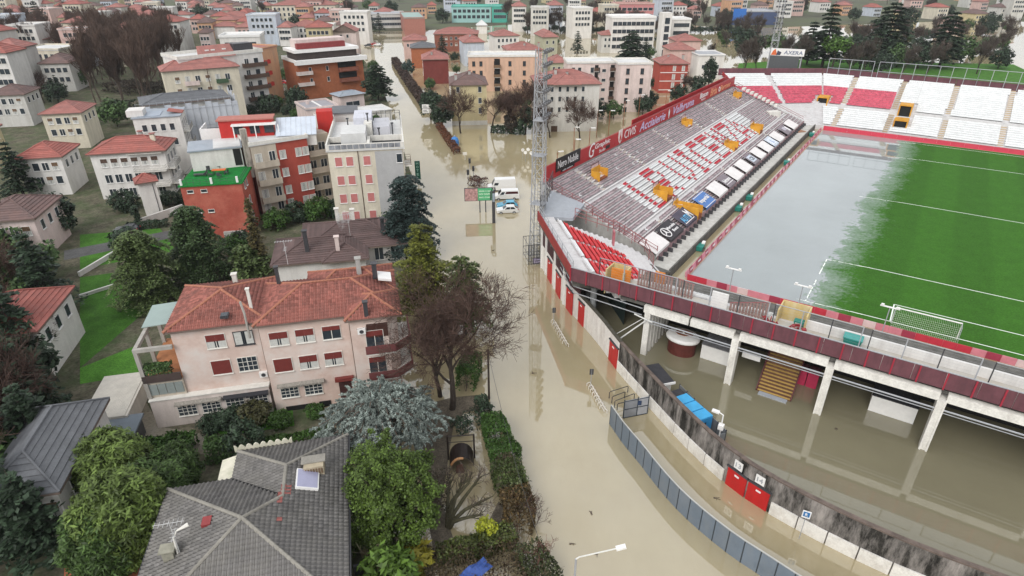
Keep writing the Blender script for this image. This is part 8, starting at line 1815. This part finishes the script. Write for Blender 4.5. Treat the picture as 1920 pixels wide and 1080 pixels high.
for i, (x, y, top, lab) in enumerate(((878,340,322,'black traffic light on the left of the junction'),(888,333,314,'black traffic light on the right of the junction'),(881,318,306,'small black traffic light farthest at the junction'))):
    A = G(x,y); h = max(2.6, HT(top,x,y)); t = thing('traffic_light', lab, 'traffic light', A, 0, 'traffic lights at the junction'); mb = MB(); mb.tube([(0,0,-.9),(0,0,h)], .07, 6); part('post', mb, steel, t); mb = MB(); mb.box(-.25,.25,-.2,.2,h-1.1,h); hd_ = part('signal_head', mb, darksteel, t)
    for k in range(3): mb = MB(); mb.tube([(0,-.2,h-.2-.33*k),(0,-.3,h-.2-.33*k)], .11, 8); part('lens_hood', mb, darksteel, hd_)
orp = mat('orange_brown_post', (.26,.10,.05), .6, .15)
for i, (x, y, h) in enumerate(((1043,352,7.5),(1075,325,7.5),(1103,300,7.5),(1140,262,7.5),(1168,240,7.5),(1196,228,7.5),(1075,285,6),(1118,258,7),(1246,215,7))):
    A = G(x,y); t = thing('lamp_post', f"orange brown lamp post with white head {['closest to the floodlight mast','second from the floodlight mast','third from the floodlight mast','left of the rose white wings','before the rose white wings','right of the rose white wings','in open water by the broad bare tree','beside the evergreen bush','below the bright red house'][i]}", 'lamp post', A, rt.uniform(-.3,.3), 'orange lamp posts in the piazza'); mb = MB(); mb.tube([(0,0,-.9),(0,0,h),(.3,0,h+.15)], .08, 6); part('post', mb, orp, t); mb = MB(); mb.cbox((.75,0,h+.2), 1.1, .4, .16); part('lamp_head', mb, white, t)
for i, (x, y) in enumerate(((980,298),(985,303),(990,297),(996,304))):
    t = thing('road_sign', ['white road sign at the flooded roundabout, leftmost','white road sign at the flooded roundabout, second','white road sign at the flooded roundabout, third','white road sign at the flooded roundabout, rightmost'][i], 'road sign', G(x,y), rt.uniform(-.4,.4), 'white road signs in the flooded piazza'); mb = MB(); mb.tube([(0,0,-.9),(0,0,2.4)], .05, 5); part('post', mb, steel, t); mb = MB(); mb.tube([(0,-.05,2.2),(0,-.09,2.2)], .42, 12); part('plate', mb, white, t)
t = thing('street_sign', 'low white kerb sign standing in the water right of the red hedge', 'sign', G(872,300)); mb = MB(); mb.tube([(0,0,-.9),(0,0,1.8)], .06, 5); part('post', mb, offwhite, t); mb = MB(); mb.box(-.5,.5,-.04,.04,1.2,1.9); part('plate', mb, offwhite, t)
A = G(917,748); h = HT(655,917,748); t = thing('utility_pole', 'dark wooden utility pole at the hedge end by the flooded street', 'utility pole', A); mb = MB(); mb.tube([(0,0,-.9),(0,0,h)], [.14,.10], 8); part('pole', mb, bark, t); mb = MB(); mb.tube([(-.3,0,h-.3),(.3,0,h-.3)], .04, 5); part('crossarm', mb, darksteel, t)
mb = MB(); a_ = A+Vector((0,0,h-.3)); b_ = G(1010,1010,4.0); mb.tube([a_.lerp(b_,f)-Vector((0,0,1.2*4*f*(1-f))) for f in [i/12 for i in range(13)]], .02, 4); solid('overhead_wire', 'thin black wire sagging from the utility pole over the street', 'wire', mb, darksteel)
# garden kiosk: dark arched shelter with a tan curved edge
A = G(866,872); t = thing('garden_kiosk', 'black arched garden shelter with a tan curved rim in the flooded garden', 'shelter', A, .1); mb = MB(); n = 12
dkw = mat('black_brown_wood', (.018,.012,.01), .5, .3, 2)
for k in range(n):
    a, b = pi*k/n, pi*(k+1)/n; mb.poly([(-1.15*cos(a),-.9,.3+1.5*sin(a)),(-1.15*cos(b),-.9,.3+1.5*sin(b)),(-1.15*cos(b),1.1,.3+1.5*sin(b)),(-1.15*cos(a),1.1,.3+1.5*sin(a))][::-1])
mb.poly([(-1.15*cos(pi*k/n),1.1,.3+1.5*sin(pi*k/n)) for k in range(n+1)]); part('vault', mb, dkw, t)
mb = MB(); mb.tube([(-1.0*cos(pi*k/n)-.1,-.95,.3+1.45*sin(pi*k/n)) for k in range(2,8)], .12, 6); part('tan_rim', mb, mat('tan_wood', (.42,.22,.10), .7, .2, 2), t)
for x in (-1.25,1.25): mb = MB(); mb.box(x-.08,x+.08,.8,1.0,-.5,2.9); part('post', mb, dkw, t)
mb = MB(); mb.tube([(-1.25,.9,2.85),(1.25,.9,2.85)], .06, 5); mb.tube([(-1.25,.9,2.1),(1.25,.9,2.1)], .04, 5); part('crossbar', mb, dkw, t)
mb = MB(); mb.hexa([(-.6,-1.05,-.1),(.25,-1.05,-.1),(.25,-.95,-.1),(-.6,-.95,-.1),(-.5,-1.05,.9),(.05,-1.05,1.1),(.05,-.95,1.1),(-.5,-.95,.9)]); part('door', mb, mat('reddish_door', (.10,.045,.035), .4, .3, 3), t)
A = G(893,1082,.8); o = thing('blue_tarpaulin', 'crumpled blue tarpaulin lying in the brushwood at the bottom', 'tarpaulin', A, .7); mb = MB(); rn = random.Random(9); Gd = [[Vector((i*.34-1.2, j*.3-.6, .75+.09*sin(i*1.3+j)+rn.uniform(-.05,.05))) for j in range(5)] for i in range(8)]
for i in range(7):
    for j in range(4): mb.poly([Gd[i][j],Gd[i+1][j],Gd[i+1][j+1],Gd[i][j+1]])
part('sheet', mb, mat('tarp_blue', (.035,.075,.26), .5, .25, 2), o)
# terrace bits beside the driveway at the left: white retaining walls
for (p, q, h, lab) in (((150,520),(262,452),.9,'low white garden wall crossing the left lawn'),((150,560),(250,528),.6,'short white edging wall at the left lawn below the deodar'),((268,425),(345,398),1.6,'white boundary wall in front of the stair tower')):
    a, b = G(*p), G(*q); mb = MB(); mb.beam(Vector((a.x,a.y,h/2)), Vector((b.x,b.y,h/2)), .3, h); solid('garden_wall', lab, 'wall', mb, wht)
# small puff of chimney smoke above the bungalow
sm = bpy.data.materials.new('chimney_smoke'); sm.use_nodes = True; N = sm.node_tree.nodes; Lk = sm.node_tree.links; N.remove(N['Principled BSDF']); pv = N.new('ShaderNodeVolumePrincipled'); pv.inputs['Color'].default_value = (.9,.9,.9,1)
tc = N.new('ShaderNodeTexCoord'); no = N.new('ShaderNodeTexNoise'); no.inputs['Scale'].default_value = 1.5; no.inputs['Detail'].default_value = 4; Lk.new(tc.outputs['Object'], no.inputs['Vector']); mr = N.new('ShaderNodeMapRange'); mr.inputs[1].default_value = .45; mr.inputs[2].default_value = .75; mr.inputs[4].default_value = 1.1; Lk.new(no.outputs['Fac'], mr.inputs[0]); Lk.new(mr.outputs[0], pv.inputs['Density']); Lk.new(pv.outputs[0], N['Material Output'].inputs['Volume'])
mb = MB(); P = G(640,432,7.0); n = 10
for (z0_, r0, z1_, r1) in ((0,.15,.9,.7),(.9,.7,2.0,1.3),(2.0,1.3,2.9,.9),(2.9,.9,3.2,.05)):
    for k in range(n): a, b = 2*pi*k/n, 2*pi*(k+1)/n; mb.poly([(r0*cos(a)+z0_*.3,r0*sin(a),z0_),(r0*cos(b)+z0_*.3,r0*sin(b),z0_),(r1*cos(b)+z1_*.3,r1*sin(b),z1_),(r1*cos(a)+z1_*.3,r1*sin(a),z1_)])
mb.poly([(.15*cos(2*pi*k/n),.15*sin(2*pi*k/n),0) for k in range(n)][::-1])
o = part('smoke', mb, sm, None, loc=P); o['kind'] = 'stuff'; o['label'] = 'wisp of white smoke above the bungalow chimney'; o['category'] = 'smoke'
# haze between the near street and the far roofs
hz_m = bpy.data.materials.new('haze_air'); hz_m.use_nodes = True; N = hz_m.node_tree.nodes; Lk = hz_m.node_tree.links; N.remove(N['Principled BSDF']); pv = N.new('ShaderNodeVolumePrincipled'); pv.inputs['Color'].default_value = (.86,.89,.93,1); pv.inputs['Density'].default_value = .00010; Lk.new(pv.outputs[0], N['Material Output'].inputs['Volume'])
mb = MB(); mb.box(-3200,3200,-320,5200,-2,215); o = part('haze', mb, hz_m, None); o['kind'] = 'stuff'
